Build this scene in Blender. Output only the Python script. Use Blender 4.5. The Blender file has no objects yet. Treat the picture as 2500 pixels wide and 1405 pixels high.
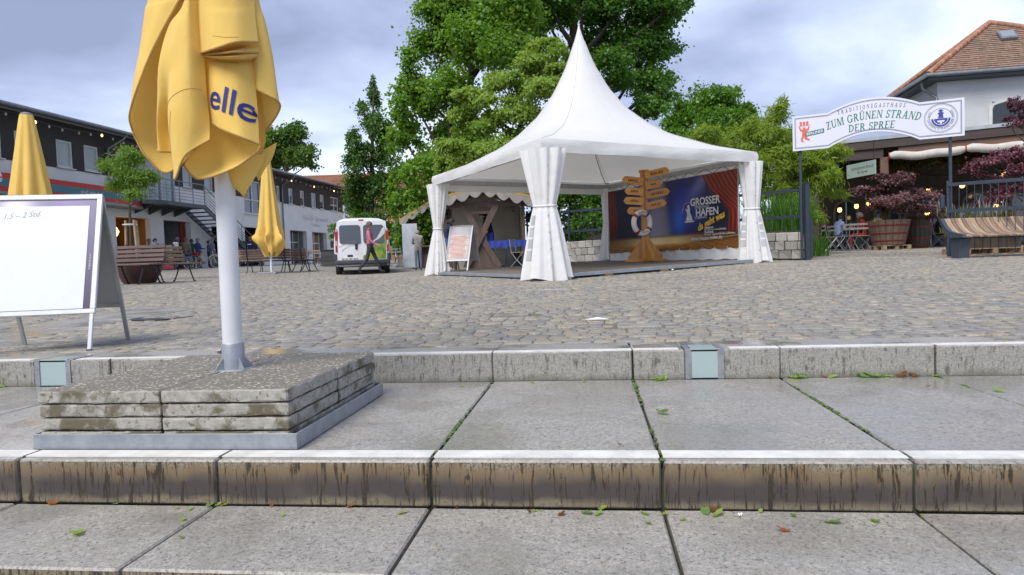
import bpy, bmesh, math, random
import numpy as np
from mathutils import Vector, Matrix
from mathutils.bvhtree import BVHTree
random.seed(7); RNG = np.random.default_rng(7)
S = bpy.context.scene
COL = S.collection
PI = math.pi
# ------------------------------------------------------------------ camera
FPX, HOR, ROLL = 1620.0, 640.0, math.radians(1.9)
YAW = math.atan(193 / FPX); PITCH = -math.atan((702.5 - HOR) / FPX)
EYE = np.array([0, 0, 0.48])
_f = np.array([-math.sin(YAW), math.cos(YAW), 0]); RT0 = np.array([math.cos(YAW), math.sin(YAW), 0]); _u = np.array([0, 0, 1.0])
FW = math.cos(PITCH) * _f + math.sin(PITCH) * _u
UP = -math.sin(PITCH) * _f + math.cos(PITCH) * _u
RT = math.cos(ROLL) * RT0 - math.sin(ROLL) * UP
UP = math.sin(ROLL) * RT0 + math.cos(ROLL) * UP
cam = bpy.data.cameras.new('camera'); camo = bpy.data.objects.new('camera', cam); COL.objects.link(camo)
cam.sensor_width = 36; cam.lens = 36 * FPX / 2500; cam.clip_end = 3000; cam.clip_start = 0.05
camo.matrix_world = Matrix(((RT[0], UP[0], -FW[0], EYE[0]), (RT[1], UP[1], -FW[1], EYE[1]), (RT[2], UP[2], -FW[2], EYE[2]), (0, 0, 0, 1)))
S.camera = camo
# ------------------------------------------------------------------ light
SUN_EL, SUN_AZ = 52, 205          # azimuth clockwise from +Y
w = bpy.data.worlds.new('World'); S.world = w; w.use_nodes = True
nt = w.node_tree; nt.nodes.clear(); N = nt.nodes.new; L = nt.links.new
out = N('ShaderNodeOutputWorld'); mixs = N('ShaderNodeMixShader'); b1 = N('ShaderNodeBackground'); b2 = N('ShaderNodeBackground')
sky = N('ShaderNodeTexSky'); sky.sky_type = 'NISHITA'; sky.sun_disc = False
sky.sun_elevation = math.radians(SUN_EL); sky.sun_rotation = math.radians(SUN_AZ); b1.inputs[1].default_value = 0.1
L(sky.outputs[0], b1.inputs[0])
tc = N('ShaderNodeTexCoord'); sep = N('ShaderNodeSeparateXYZ'); L(tc.outputs['Generated'], sep.inputs[0])
def WM(op, a, b=None, c=None):
    n = N('ShaderNodeMath'); n.operation = op
    for i, v in enumerate((a, b, c)):
        if v is None: continue
        if isinstance(v, (int, float)): n.inputs[i].default_value = v
        else: L(v, n.inputs[i])
    return n.outputs[0]
zc = WM('ADD', WM('MAXIMUM', sep.outputs[2], 0.0), 0.22)
cmb = N('ShaderNodeCombineXYZ'); L(WM('DIVIDE', sep.outputs[0], zc), cmb.inputs[0]); L(WM('DIVIDE', sep.outputs[1], zc), cmb.inputs[1])
def WN(scale, detail, rough, dist, off):
    m = N('ShaderNodeMapping'); m.inputs['Location'].default_value = off; L(cmb.outputs[0], m.inputs[0])
    n = N('ShaderNodeTexNoise'); n.inputs['Scale'].default_value = scale; n.inputs['Detail'].default_value = detail
    n.inputs['Roughness'].default_value = rough; n.inputs['Distortion'].default_value = dist; L(m.outputs[0], n.inputs[0]); return n.outputs[0]
n1 = WN(0.55, 5, 0.5, 0.3, (3.1, 1.7, 0)); n2 = WN(1.7, 6, 0.52, 0.3, (0.4, 5.2, 0))
cl = WM('ADD', WM('MULTIPLY', n1, 0.66), WM('MULTIPLY', n2, 0.34))
cl = WM('SUBTRACT', cl, WM('SUBTRACT', WM('MULTIPLY', sep.outputs[2], 0.22), 0.045))
ramp = N('ShaderNodeValToRGB'); L(cl, ramp.inputs[0])
e = ramp.color_ramp.elements; e[0].position = 0.385; e[0].color = (0.128, 0.152, 0.228, 1); e[1].position = 0.585; e[1].color = (0.375, 0.415, 0.50, 1)
x = e.new(0.455); x.color = (0.185, 0.215, 0.312, 1); x = e.new(0.52); x.color = (0.26, 0.295, 0.395, 1)
L(ramp.outputs[0], b2.inputs[0]); b2.inputs[1].default_value = 1.0
mixs.inputs[0].default_value = 0.93; L(b1.outputs[0], mixs.inputs[1]); L(b2.outputs[0], mixs.inputs[2]); L(mixs.outputs[0], out.inputs[0])
sl = bpy.data.lights.new('sun', 'SUN'); sl.energy = 1.5; sl.angle = math.radians(35); sl.color = (1.0, 0.955, 0.89)
so = bpy.data.objects.new('sun', sl); COL.objects.link(so)
_az, _el = math.radians(SUN_AZ), math.radians(SUN_EL)
so.rotation_euler = Vector((-math.sin(_az) * math.cos(_el), -math.cos(_az) * math.cos(_el), -math.sin(_el))).to_track_quat('-Z', 'Y').to_euler()
vs = S.view_settings; vs.view_transform = 'Standard'; vs.look = 'None'; vs.gamma = 1; vs.use_curve_mapping = False; vs.exposure = 1.42
S.cycles.max_bounces = 8; S.cycles.transparent_max_bounces = 12

# ------------------------------------------------------------------ helpers
def ray(x, y): return FW + (x - 1250) / FPX * RT - (y - 702.5) / FPX * UP
def P(x, y, d): return EYE + d * ray(x, y)            # photo pixel + distance -> point in the place
def onz(x, y, z):
    r = ray(x, y); return EYE + r * (z - EYE[2]) / r[2]
CTRL = [(-30, 3.6, 0), (-12, 3.6, 0), (-6, 3.6, 0), (-3, 3.6, 0), (0, 3.6, 0), (3, 3.6, 0), (6, 3.6, 0), (12, 3.6, 0), (30, 3.6, 0),
        (-30, -40, 0), (30, -40, 0), (-.744, 11.42, .135), (1.31, 12.84, .20), (-3.61, 15.58, .206), (3.32, 14.22, .306), (.454, 18.39, .40)]
for px, py, d in [(330, 693, 15.5), (885, 672, 23), (690, 665, 26), (613, 652, 36), (2170, 608, 21), (1970, 637, 15.2), (2350, 628, 13.5), (1022, 660, 26), (840, 645, 50)]:
    CTRL.append(tuple(P(px, py, d)))
CTRL += [(-24, 20, .5), (-24, 50, 1.0), (0, 70, 1.1), (40, 30, .6), (40, 70, 1.1), (-90, 60, 1.1), (0, 150, 1.2), (150, 150, 1.2), (-150, 150, 1.2), (120, 10, .4), (-120, 10, .4)]
_C = np.array(CTRL); _n = len(_C)
def _phi(r): return np.where(r > 1e-9, r, 0.0)
_A = np.zeros((_n + 3, _n + 3)); _A[:_n, :_n] = _phi(np.hypot(_C[:, None, 0] - _C[None, :, 0], _C[:, None, 1] - _C[None, :, 1])) + np.eye(_n) * -0.4
_A[:_n, _n] = 1; _A[:_n, _n + 1:] = _C[:, :2]; _A[_n, :_n] = 1; _A[_n + 1:, :_n] = _C[:, :2].T
_W = np.linalg.solve(_A, np.r_[_C[:, 2], 0, 0, 0])
def GZ(X, Y):
    X = np.atleast_1d(np.asarray(X, float)); Y = np.atleast_1d(np.asarray(Y, float))
    r = _phi(np.hypot(X[..., None] - _C[:, 0], Y[..., None] - _C[:, 1]))
    z = r @ _W[:_n] + _W[_n] + X * _W[_n + 1] + Y * _W[_n + 2]
    t = np.clip((Y - 3.8) / 2.5, 0, 1); t = t * t * (3 - 2 * t)
    return z * t
def gz(X, Y): return float(GZ(X, Y)[0])
def at(px, d, dz=0.0):                                # point on the ground straight below/above a photo column at a distance
    p = P(px, HOR, d); return Vector((p[0], p[1], gz(p[0], p[1]) + dz))

def tag(o, label=None, cat=None, group=None, kind=None):
    if label: o['label'] = label
    if cat: o['category'] = cat
    if group: o['group'] = group
    if kind: o['kind'] = kind
    return o
def thing(name, label, cat, loc=(0, 0, 0), rz=0.0, group=None):
    o = bpy.data.objects.new(name, None); COL.objects.link(o); o.empty_display_size = 0.1
    o.location = loc; o.rotation_euler = (0, 0, rz); return tag(o, label, cat, group)
def link(name, me, mat=None, parent=None, loc=None, rot=None):
    o = bpy.data.objects.new(name, me); COL.objects.link(o)
    if mat is not None and not me.materials:
        for m in (mat if isinstance(mat, (list, tuple)) else [mat]): me.materials.append(m)
    if parent: o.parent = parent
    if loc is not None: o.location = loc
    if rot is not None: o.rotation_euler = rot
    return o
def rawmesh(name, V, Fq, smooth=False):
    """V (n,3), Fq (m,k) numpy -> mesh, fast"""
    me = bpy.data.meshes.new(name); V = np.asarray(V, np.float32); Fq = np.asarray(Fq, np.int32)
    me.vertices.add(len(V)); me.vertices.foreach_set('co', V.ravel())
    k = Fq.shape[1]; me.loops.add(Fq.size); me.loops.foreach_set('vertex_index', Fq.ravel())
    me.polygons.add(len(Fq)); me.polygons.foreach_set('loop_start', np.arange(0, Fq.size, k, dtype=np.int32))
    me.polygons.foreach_set('loop_total', np.full(len(Fq), k, np.int32))
    if smooth: me.polygons.foreach_set('use_smooth', np.ones(len(Fq), bool))
    me.update(calc_edges=True); me.validate(); return me
def copy_tree(o, parent=None, loc=None, rz=None):
    c = o.copy(); COL.objects.link(c); c.parent = parent
    if loc is not None: c.location = loc
    if rz is not None: c.rotation_euler = (0, 0, rz)
    for ch in o.children: copy_tree(ch, c)
    return c
class MB:
    """collects boxes, tubes, lathes, prisms; build() links them as ONE mesh"""
    def __init__(s): s.v = []; s.f = []; s.sm = []
    def add(s, vs_, fs, smooth=False, M=None):
        b = len(s.v)
        for p in vs_:
            p = Vector(p); s.v.append(tuple(M @ p) if M is not None else tuple(p))
        for f in fs: s.f.append([b + i for i in f]); s.sm.append(smooth)
        return s
    def box(s, c, d, rot=None, M=None, bev=0.0):
        x, y, z = d[0] / 2, d[1] / 2, d[2] / 2
        if bev > 0:
            b = min(bev, x * .9, y * .9, z * .9); v = []
            for sz in (-1, 1):
                for sx, sy in ((-1, -1), (1, -1), (1, 1), (-1, 1)):
                    v += [(sx * x, sy * (y - b), sz * (z - b)), (sx * (x - b), sy * y, sz * (z - b)), (sx * (x - b), sy * (y - b), sz * z)]
            i = lambda k, j, t: (k * 4 + j) * 3 + t
            f = [[i(0, 3, 2), i(0, 2, 2), i(0, 1, 2), i(0, 0, 2)], [i(1, 0, 2), i(1, 1, 2), i(1, 2, 2), i(1, 3, 2)],
                 [i(0, 0, 1), i(0, 1, 1), i(1, 1, 1), i(1, 0, 1)], [i(0, 1, 0), i(0, 2, 0), i(1, 2, 0), i(1, 1, 0)],
                 [i(0, 2, 1), i(0, 3, 1), i(1, 3, 1), i(1, 2, 1)], [i(0, 3, 0), i(0, 0, 0), i(1, 0, 0), i(1, 3, 0)]]
            f += [[i(0, 0, 2), i(0, 1, 2), i(0, 1, 1), i(0, 0, 1)], [i(0, 1, 2), i(0, 2, 2), i(0, 2, 0), i(0, 1, 0)], [i(0, 2, 2), i(0, 3, 2), i(0, 3, 1), i(0, 2, 1)], [i(0, 3, 2), i(0, 0, 2), i(0, 0, 0), i(0, 3, 0)],
                  [i(1, 0, 1), i(1, 1, 1), i(1, 1, 2), i(1, 0, 2)], [i(1, 1, 0), i(1, 2, 0), i(1, 2, 2), i(1, 1, 2)], [i(1, 2, 1), i(1, 3, 1), i(1, 3, 2), i(1, 2, 2)], [i(1, 3, 0), i(1, 0, 0), i(1, 0, 2), i(1, 3, 2)]]
            f += [[i(0, 0, 0), i(0, 0, 1), i(1, 0, 1), i(1, 0, 0)], [i(0, 1, 1), i(0, 1, 0), i(1, 1, 0), i(1, 1, 1)], [i(0, 2, 0), i(0, 2, 1), i(1, 2, 1), i(1, 2, 0)], [i(0, 3, 1), i(0, 3, 0), i(1, 3, 0), i(1, 3, 1)]]
            for j in range(4):
                a, b_ = (0, 1) if j % 2 == 0 else (1, 0)
                f += [[i(0, j, 2), i(0, j, b_), i(0, j, a)], [i(1, j, 2), i(1, j, a), i(1, j, b_)]]
        else:
            v = [(a * x, b * y, e_ * z) for e_ in (-1, 1) for a, b in ((-1, -1), (1, -1), (1, 1), (-1, 1))]
            f = [[3, 2, 1, 0], [4, 5, 6, 7], [0, 1, 5, 4], [1, 2, 6, 5], [2, 3, 7, 6], [3, 0, 4, 7]]
        T = Matrix.Translation(c)
        if rot is not None: T = T @ (rot.to_4x4() if isinstance(rot, Matrix) else Matrix.Rotation(rot, 4, 'Z'))
        return s.add(v, f, False, (M @ T) if M is not None else T)
    def bar(s, a, b, w_, h_=None, bev=0.0, upv=(0, 0, 1)):
        a, b = Vector(a), Vector(b); d = b - a; l = d.length; h_ = h_ or w_
        y = d.normalized(); x_ = y.cross(Vector(upv))
        if x_.length < 1e-4: x_ = Vector((1, 0, 0))
        x_.normalize(); z_ = x_.cross(y)
        R = Matrix((x_, y, z_)).transposed()
        return s.box((a + b) / 2, (w_, l, h_), rot=R, bev=bev)
    def tube(s, pts, r, n=8, cap=True, closed=False):
        pts = [Vector(p) for p in pts]; m = len(pts); rs = r if isinstance(r, (list, tuple)) else [r] * m
        vs_, fs = [], []; prev = None
        for i_, p in enumerate(pts):
            if closed: t = pts[(i_ + 1) % m] - pts[i_ - 1]
            else: t = pts[min(i_ + 1, m - 1)] - pts[max(i_ - 1, 0)]
            t.normalize()
            if prev is None:
                prev = t.orthogonal().normalized()
            q = prev - t * prev.dot(t)
            prev = q.normalized() if q.length > 1e-6 else t.orthogonal().normalized()
            bi = t.cross(prev)
            for k in range(n):
                a = 2 * PI * k / n; vs_.append(p + (prev * math.cos(a) + bi * math.sin(a)) * rs[i_])
        R_ = m if closed else m - 1
        for i_ in range(R_):
            j_ = (i_ + 1) % m
            for k in range(n):
                k2 = (k + 1) % n; fs.append([i_ * n + k, i_ * n + k2, j_ * n + k2, j_ * n + k])
        if cap and not closed: fs += [list(range(n))[::-1], list(range((m - 1) * n, m * n))]
        return s.add(vs_, fs, True)
    def cyl(s, a, b, r, n=12, r2=None): return s.tube([a, b], [r, r if r2 is None else r2], n)
    def lathe(s, prof, n=24, c=(0, 0, 0), cap=True):
        vs_, fs = [], []
        for r, z in prof:
            for k in range(n): a = 2 * PI * k / n; vs_.append((c[0] + r * math.cos(a), c[1] + r * math.sin(a), c[2] + z))
        for i_ in range(len(prof) - 1):
            for k in range(n): k2 = (k + 1) % n; fs.append([i_ * n + k, i_ * n + k2, (i_ + 1) * n + k2, (i_ + 1) * n + k])
        if cap: fs += [list(range(n))[::-1], list(range((len(prof) - 1) * n, len(prof) * n))]
        return s.add(vs_, fs, True)
    def prism(s, poly, z0, z1, M=None):
        n = len(poly); v = [(p[0], p[1], z0) for p in poly] + [(p[0], p[1], z1) for p in poly]
        f = [list(range(n))[::-1], list(range(n, 2 * n))] + [[k, (k + 1) % n, n + (k + 1) % n, n + k] for k in range(n)]
        return s.add(v, f, False, M)
    def mesh(s, name):
        me = bpy.data.meshes.new(name); me.from_pydata(s.v, [], s.f)
        me.polygons.foreach_set('use_smooth', s.sm); me.update()
        if any(s.sm):
            try: me.set_sharp_from_angle(angle=math.radians(50))
            except Exception: pass
        return me
    def build(s, name, mat, parent=None, loc=None, rot=None): return link(name, s.mesh(name), mat, parent, loc, rot)
def XZ(M_=None):                                       # prism drawn in x-z, extruded along y
    R = Matrix(((1, 0, 0, 0), (0, 0, 1, 0), (0, 1, 0, 0), (0, 0, 0, 1)))
    return R if M_ is None else M_ @ R

# ------------------------------------------------------------------ materials
_MC = {}
def newmat(name):
    m = bpy.data.materials.new(name); m.use_nodes = True; t = m.node_tree; t.nodes.clear()
    o = t.nodes.new('ShaderNodeOutputMaterial'); b = t.nodes.new('ShaderNodeBsdfPrincipled'); t.links.new(b.outputs[0], o.inputs[0])
    return m, t, b, o
class NG:
    def __init__(s, t): s.t = t
    def n(s, ty, **kw):
        nd = s.t.nodes.new(ty)
        for k, v in kw.items(): setattr(nd, k, v)
        return nd
    def lk(s, a, b): s.t.links.new(a, b)
    def set(s, sock, v):
        if hasattr(v, 'is_output') or isinstance(v, bpy.types.NodeSocket): s.lk(v, sock)
        else:
            if isinstance(v, tuple) and len(v) == 3 and sock.type == 'RGBA': v = (*v, 1)
            sock.default_value = v
    def math(s, op, a, b=None, c=None, clamp=False):
        nd = s.n('ShaderNodeMath', operation=op, use_clamp=clamp)
        for i_, v in enumerate((a, b, c)):
            if v is not None: s.set(nd.inputs[i_], v)
        return nd.outputs[0]
    def mix(s, f, a, b, bt='MIX'):
        nd = s.n('ShaderNodeMix', data_type='RGBA', blend_type=bt); s.set(nd.inputs[0], f); s.set(nd.inputs[6], a); s.set(nd.inputs[7], b); return nd.outputs[2]
    def noise(s, vec, scale, detail=5, rough=.55, dist=0):
        nd = s.n('ShaderNodeTexNoise'); s.set(nd.inputs['Scale'], scale); nd.inputs['Detail'].default_value = detail
        nd.inputs['Roughness'].default_value = rough; nd.inputs['Distortion'].default_value = dist
        if vec is not None: s.lk(vec, nd.inputs['Vector'])
        return nd.outputs[0]
    def voro(s, vec, scale, feature='F1', out=0):
        nd = s.n('ShaderNodeTexVoronoi', feature=feature); nd.inputs['Scale'].default_value = scale
        if vec is not None: s.lk(vec, nd.inputs['Vector'])
        return nd.outputs[out]
    def smooth(s, v, a, b):
        nd = s.n('ShaderNodeMapRange', interpolation_type='SMOOTHSTEP'); s.set(nd.inputs[0], v); nd.inputs[1].default_value = a; nd.inputs[2].default_value = b; return nd.outputs[0]
    def map(s, vec, scale=(1, 1, 1), loc=(0, 0, 0)):
        nd = s.n('ShaderNodeMapping'); s.lk(vec, nd.inputs[0]); nd.inputs['Scale'].default_value = scale; nd.inputs['Location'].default_value = loc; return nd.outputs[0]
    def objvec(s):
        tc_ = s.n('ShaderNodeTexCoord'); oi = s.n('ShaderNodeObjectInfo')
        m_ = s.math('MULTIPLY', oi.outputs['Random'], 37.0)
        va = s.n('ShaderNodeVectorMath', operation='ADD'); s.lk(tc_.outputs['Object'], va.inputs[0]); s.lk(m_, va.inputs[1]); return va.outputs[0]
    def pos(s): return s.n('ShaderNodeNewGeometry').outputs['Position']
    def bump(s, h, strength=.3, dist=.01):
        nd = s.n('ShaderNodeBump'); nd.inputs['Strength'].default_value = strength; nd.inputs['Distance'].default_value = dist; s.lk(h, nd.inputs['Height']); return nd.outputs[0]
def pm(name, c1, c2=None, scale=6, rough=.6, bump=0, bscale=40, metal=0, isl=0.0, stretch=(1, 1, 1), dirt=0.25, rvar=.12, sheen=0):
    """everyday surface: two tones in noise, fine bump, dirt, roughness variation, optional per-piece tone"""
    if name in _MC: return _MC[name]
    m, t, b, o = newmat(name); g = NG(t); v = g.map(g.objvec(), stretch)
    c2 = c2 or tuple(c * .82 for c in c1)
    n_ = g.noise(v, scale, 6, .6); col = g.mix(g.smooth(n_, .35, .65), c1, c2)
    if dirt: col = g.mix(g.math('MULTIPLY', g.smooth(g.noise(v, scale * .37, 8, .7), .5, .75), dirt), col, tuple(c * .45 for c in c1))
    if isl:
        r_ = g.math('FRACT', g.math('ADD', g.n('ShaderNodeNewGeometry').outputs['Random Per Island'], g.n('ShaderNodeObjectInfo').outputs['Random']))
        col = g.mix(1.0, col, g.mix(r_, (1 - isl,) * 3, (1 + isl * .6,) * 3), 'MULTIPLY')
    g.set(b.inputs['Base Color'], col); b.inputs['Metallic'].default_value = metal
    g.set(b.inputs['Roughness'], g.math('ADD', rough - rvar / 2, g.math('MULTIPLY', g.noise(v, scale * 1.7, 4), rvar)))
    if bump: g.set(b.inputs['Normal'], g.bump(g.noise(v, bscale, 5, .6), bump, .01))
    if sheen: b.inputs['Sheen Weight'].default_value = sheen
    _MC[name] = m; return m
def glow(name, c, s_):
    if name in _MC: return _MC[name]
    m, t, b, o = newmat(name); b.inputs['Base Color'].default_value = (*c, 1); b.inputs['Emission Color'].default_value = (*c, 1); b.inputs['Emission Strength'].default_value = s_; _MC[name] = m; return m
def glassm(name, c, rough=.05):
    """window glass: dark body, glossy sky reflection"""
    if name in _MC: return _MC[name]
    m, t, b, o = newmat(name); g = NG(t); g.set(b.inputs['Base Color'], g.mix(g.noise(g.objvec(), .8, 2), c, tuple(k * .6 for k in c)))
    b.inputs['Roughness'].default_value = rough; b.inputs['IOR'].default_value = 1.6; b.inputs['Specular IOR Level'].default_value = .8; _MC[name] = m; return m
# ------------------------------------------------------------------ stone materials
def stone_slab(name, wet=.5, c1=(.33, .315, .285), c2=(.215, .21, .195), stain=False):
    m, t, b, o = newmat(name); g = NG(t); v = g.pos()
    sp = g.noise(v, 130, 3, .75); big = g.noise(v, 2.3, 6, .6); fine = g.noise(v, 62, 4, .75)
    col = g.mix(g.smooth(sp, .36, .60), c2, c1); col = g.mix(g.math('MULTIPLY', g.smooth(fine, .48, .62), .6), col, (.44, .425, .385))
    col = g.mix(g.math('MULTIPLY', g.smooth(g.noise(v, 85, 3, .7), .55, .66), .85), col, (.095, .09, .083))
    col = g.mix(g.math('MULTIPLY', g.smooth(g.noise(v, 48, 2), .66, .72), .6), col, (.30, .23, .15))
    wetf = g.smooth(big, .40, .60)
    col = g.mix(g.math('MULTIPLY', wetf, .38), col, g.mix(.5, (.15, .148, .14), c2))
    col = g.mix(g.math('MULTIPLY', g.smooth(g.noise(v, 5, 7, .72), .56, .74), .45), col, (.17, .15, .10))
    oi = g.n('ShaderNodeObjectInfo').outputs['Random']; col = g.mix(1.0, col, g.mix(oi, (.90, .90, .905), (1.08, 1.07, 1.05)), 'MULTIPLY')
    rough = g.math('SUBTRACT', .58, g.math('MULTIPLY', wetf, wet))
    if stain:
        nrm = g.n('ShaderNodeNewGeometry').outputs['True Normal']; sn = g.n('ShaderNodeSeparateXYZ'); g.lk(nrm, sn.inputs[0])
        front = g.smooth(g.math('SUBTRACT', g.math('MULTIPLY', sn.outputs[1], -1.0), g.math('MULTIPLY', sn.outputs[2], .9)), .3, .6)
        ps = g.n('ShaderNodeSeparateXYZ'); g.lk(v, ps.inputs[0]); z = ps.outputs[2]
        h = g.math('DIVIDE', g.math('ADD', z, .30 if stain == 'low' else .15), .15)       # 0 foot .. 1 edge of the riser
        streak = g.noise(g.map(v, (1, 1, .11)), 70, 4, .62, .6); thin = g.noise(g.map(v, (1, 1, .075), (3, 7, 1)), 88, 4, .6, .8); s2 = g.noise(v, 38, 5, .7)
        wob = g.math('ADD', h, g.math('MULTIPLY', g.math('SUBTRACT', g.noise(v, 6, 4), .5), .5))
        if stain == 'low':
            base = g.mix(g.smooth(wob, .42, .88), (.060, .050, .046), (.205, .15, .088))
            base = g.mix(g.math('MULTIPLY', g.smooth(g.noise(g.map(v, (1, 1, .5)), 2.2, 3), .50, .72), .55), base, (.19, .16, .115))
            base = g.mix(g.math('MULTIPLY', g.smooth(wob, .78, 1.0), .7), base, g.mix(g.smooth(fine, .4, .6), (.20, .18, .13), (.34, .32, .27)))
            base = g.mix(g.math('MULTIPLY', g.smooth(g.math('SUBTRACT', 1.0, wob), .78, 1.0), .75), base, (.26, .22, .14))
            base = g.mix(g.math('MULTIPLY', g.smooth(streak, .50, .56), g.math('MULTIPLY', g.math('MULTIPLY', g.smooth(wob, .35, .7), g.smooth(s2, .42, .62)), .6)), base, (.185, .10, .032))
            base = g.mix(g.math('MULTIPLY', g.smooth(streak, .56, .61), g.math('MULTIPLY', g.smooth(s2, .30, .48), .92)), base, (.030, .022, .012))
            base = g.mix(g.math('MULTIPLY', g.smooth(thin, .585, .625), g.math('MULTIPLY', g.smooth(g.noise(v, 3.1, 3), .40, .58), .9)), base, (.022, .016, .010))
            base = g.mix(g.math('MULTIPLY', g.smooth(g.noise(v, 110, 4, .7), .50, .60), g.math('MULTIPLY', g.smooth(g.math('ABSOLUTE', g.math('SUBTRACT', wob, .45)), .30, .5), .75)), base, (.055, .045, .028))
        else:
            base = g.mix(g.smooth(sp, .35, .6), (.20, .195, .175), (.34, .33, .30))
            base = g.mix(g.math('MULTIPLY', g.smooth(streak, .50, .60), g.math('MULTIPLY', g.smooth(g.noise(v, 22, 5, .75), .42, .6), .85)), base, (.075, .07, .05))
            base = g.mix(g.math('MULTIPLY', g.smooth(g.math('SUBTRACT', 1.0, wob), .72, 1.05), .6), base, (.10, .095, .06))
        col = g.mix(front, col, base)
        rough = g.mix(front, rough, (.5, .5, .5))
    g.set(b.inputs['Base Color'], col); g.set(b.inputs['Roughness'], rough)
    hgt = g.math('ADD', g.math('MULTIPLY', sp, .4), g.math('MULTIPLY', fine, .6)); g.set(b.inputs['Normal'], g.bump(hgt, .16, .003))
    return m
M_low = stone_slab('weathered granite low', .42, stain='low')
M_mid = stone_slab('wet granite tread', .46, (.325, .31, .285), (.23, .223, .208), stain='low')
M_top = stone_slab('wet granite top', .52, (.33, .318, .293), (.235, .228, .212), stain='up')
M_bed = pm('dark joint bed', (.035, .035, .028), (.06, .065, .035), 12, .95)
M_white = pm('white edge marking', (.72, .71, .68), (.60, .59, .55), 9, .55, .2, 70, dirt=.6)
M_moss = pm('joint moss', (.10, .16, .025), (.05, .085, .02), 30, .95, .8, 60)

# ------------------------------------------------------------------ plaza ground
def cobble_col(g, rnd):
    r = g.n('ShaderNodeValToRGB'); g.lk(rnd, r.inputs[0]); el = r.color_ramp.elements; r.color_ramp.interpolation = 'CONSTANT'
    cols = [(.275, .258, .222), (.315, .286, .23), (.245, .236, .22), (.325, .288, .218), (.282, .264, .226), (.235, .222, .20), (.30, .256, .208), (.265, .252, .22), (.34, .308, .248), (.25, .232, .196), (.292, .274, .24), (.21, .206, .20)]
    el[0].position = 0; el[0].color = (*cols[0], 1); el[1].position = 1 / len(cols); el[1].color = (*cols[1], 1)
    for k in range(2, len(cols)): q = el.new(k / len(cols)); q.color = (*cols[k], 1)
    return r.outputs[0]
m, t, b, o = newmat('cobble stone'); g = NG(t); v = g.pos()
rr = g.math('FRACT', g.math('ADD', g.n('ShaderNodeNewGeometry').outputs['Random Per Island'], g.n('ShaderNodeObjectInfo').outputs['Random']))
col = cobble_col(g, rr); nf = g.noise(v, 55, 5, .7)
col = g.mix(1.0, col, g.mix(g.smooth(nf, .3, .7), (.72, .72, .72), (1.2, 1.19, 1.17)), 'MULTIPLY')
big = g.noise(v, .55, 5, .6); wet = g.smooth(big, .42, .62)
col = g.mix(g.math('MULTIPLY', wet, .15), col, (.17, .168, .16))
g.set(b.inputs['Base Color'], col); g.set(b.inputs['Roughness'], g.math('SUBTRACT', .66, g.math('MULTIPLY', wet, .24)))
g.set(b.inputs['Normal'], g.bump(nf, .45, .006)); M_cob = m
m, t, b, o = newmat('plaza ground'); g = NG(t); v = g.pos()
br = g.n('ShaderNodeTexBrick'); br.inputs['Scale'].default_value = 1; br.inputs['Brick Width'].default_value = .17; br.inputs['Row Height'].default_value = .14
br.inputs['Mortar Size'].default_value = .008; br.inputs['Color1'].default_value = (.27, .255, .22, 1); br.inputs['Color2'].default_value = (.19, .19, .18, 1); br.inputs['Mortar'].default_value = (.11, .105, .08, 1)
g.lk(v, br.inputs[0]); far = g.mix(g.smooth(g.noise(v, 3, 6), .3, .7), br.outputs[0], (.24, .23, .20))
near = g.mix(g.smooth(g.noise(v, 3.5, 7, .7), .45, .65), (.15, .138, .105), (.12, .135, .055))
ps = g.n('ShaderNodeSeparateXYZ'); g.lk(v, ps.inputs[0])
col = g.mix(g.smooth(ps.outputs[1], 24.6, 25.4), near, far)
g.set(b.inputs['Base Color'], col); b.inputs['Roughness'].default_value = .75; M_plaza = m
ys = np.r_[np.arange(3.80, 30, .35), np.arange(30, 70, 2.), np.array([75, 85, 100, 130, 180, 260, 400, 700])]
xs = np.r_[[-700, -300, -150, -90, -60], np.arange(-45, 45.1, .75), [60, 90, 150, 300, 700]]
gx, gy = np.meshgrid(xs, ys); gxc = np.clip(gx, -120, 120); gyc = np.clip(gy, -40, 140)
gzv = GZ(gxc.ravel(), gyc.ravel()).reshape(gx.shape) - .004
V = np.stack([gx.ravel(), gy.ravel(), gzv.ravel()], 1); nx = len(xs); ii = np.arange(len(ys) - 1)[:, None] * nx + np.arange(nx - 1)[None]
F_ = np.stack([ii, ii + 1, ii + nx + 1, ii + nx], -1).reshape(-1, 4)
plaza = link('ground', rawmesh('ground', V, F_, True), M_plaza); tag(plaza, kind='structure')
# --- cobbles: one mesh per piece for the 300 nearest, the rest joined
def cobble_arrays(y0, y1, xl, xr, avoid=None):
    out = []
    y = y0; row = 0
    while y < y1:
        h = .098 + .026 * random.random(); half = (.92 * (y + 1.0) + 1.0)
        a, b_ = max(xl, -.12 * y - half), min(xr, -.12 * y + half)
        x_ = a + random.random() * .15
        while x_ < b_:
            w_ = random.choice((.09, .10, .115, .13, .145, .17)) * random.uniform(.9, 1.1)
            out.append((x_ + w_ / 2, y + h / 2, w_, h)); x_ += w_
        y += h; row += 1
    return np.array(out)
cb = cobble_arrays(3.835, 25.2, -30, 30)
def wave(X, Y): return .10 * np.sin(X * .55 + Y * .3) + .05 * np.sin(X * 1.7 - Y * .9) * np.clip((Y - 3.85) / 1.5, 0, 1)
cw = np.clip((cb[:, 1] - 3.9) / 2.0, 0, 1)
cbY = cb[:, 1] + wave(cb[:, 0], cb[:, 1]) * cw * np.clip((25.2 - cb[:, 1]) / 2, 0, 1)
keep = np.ones(len(cb), bool)
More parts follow.
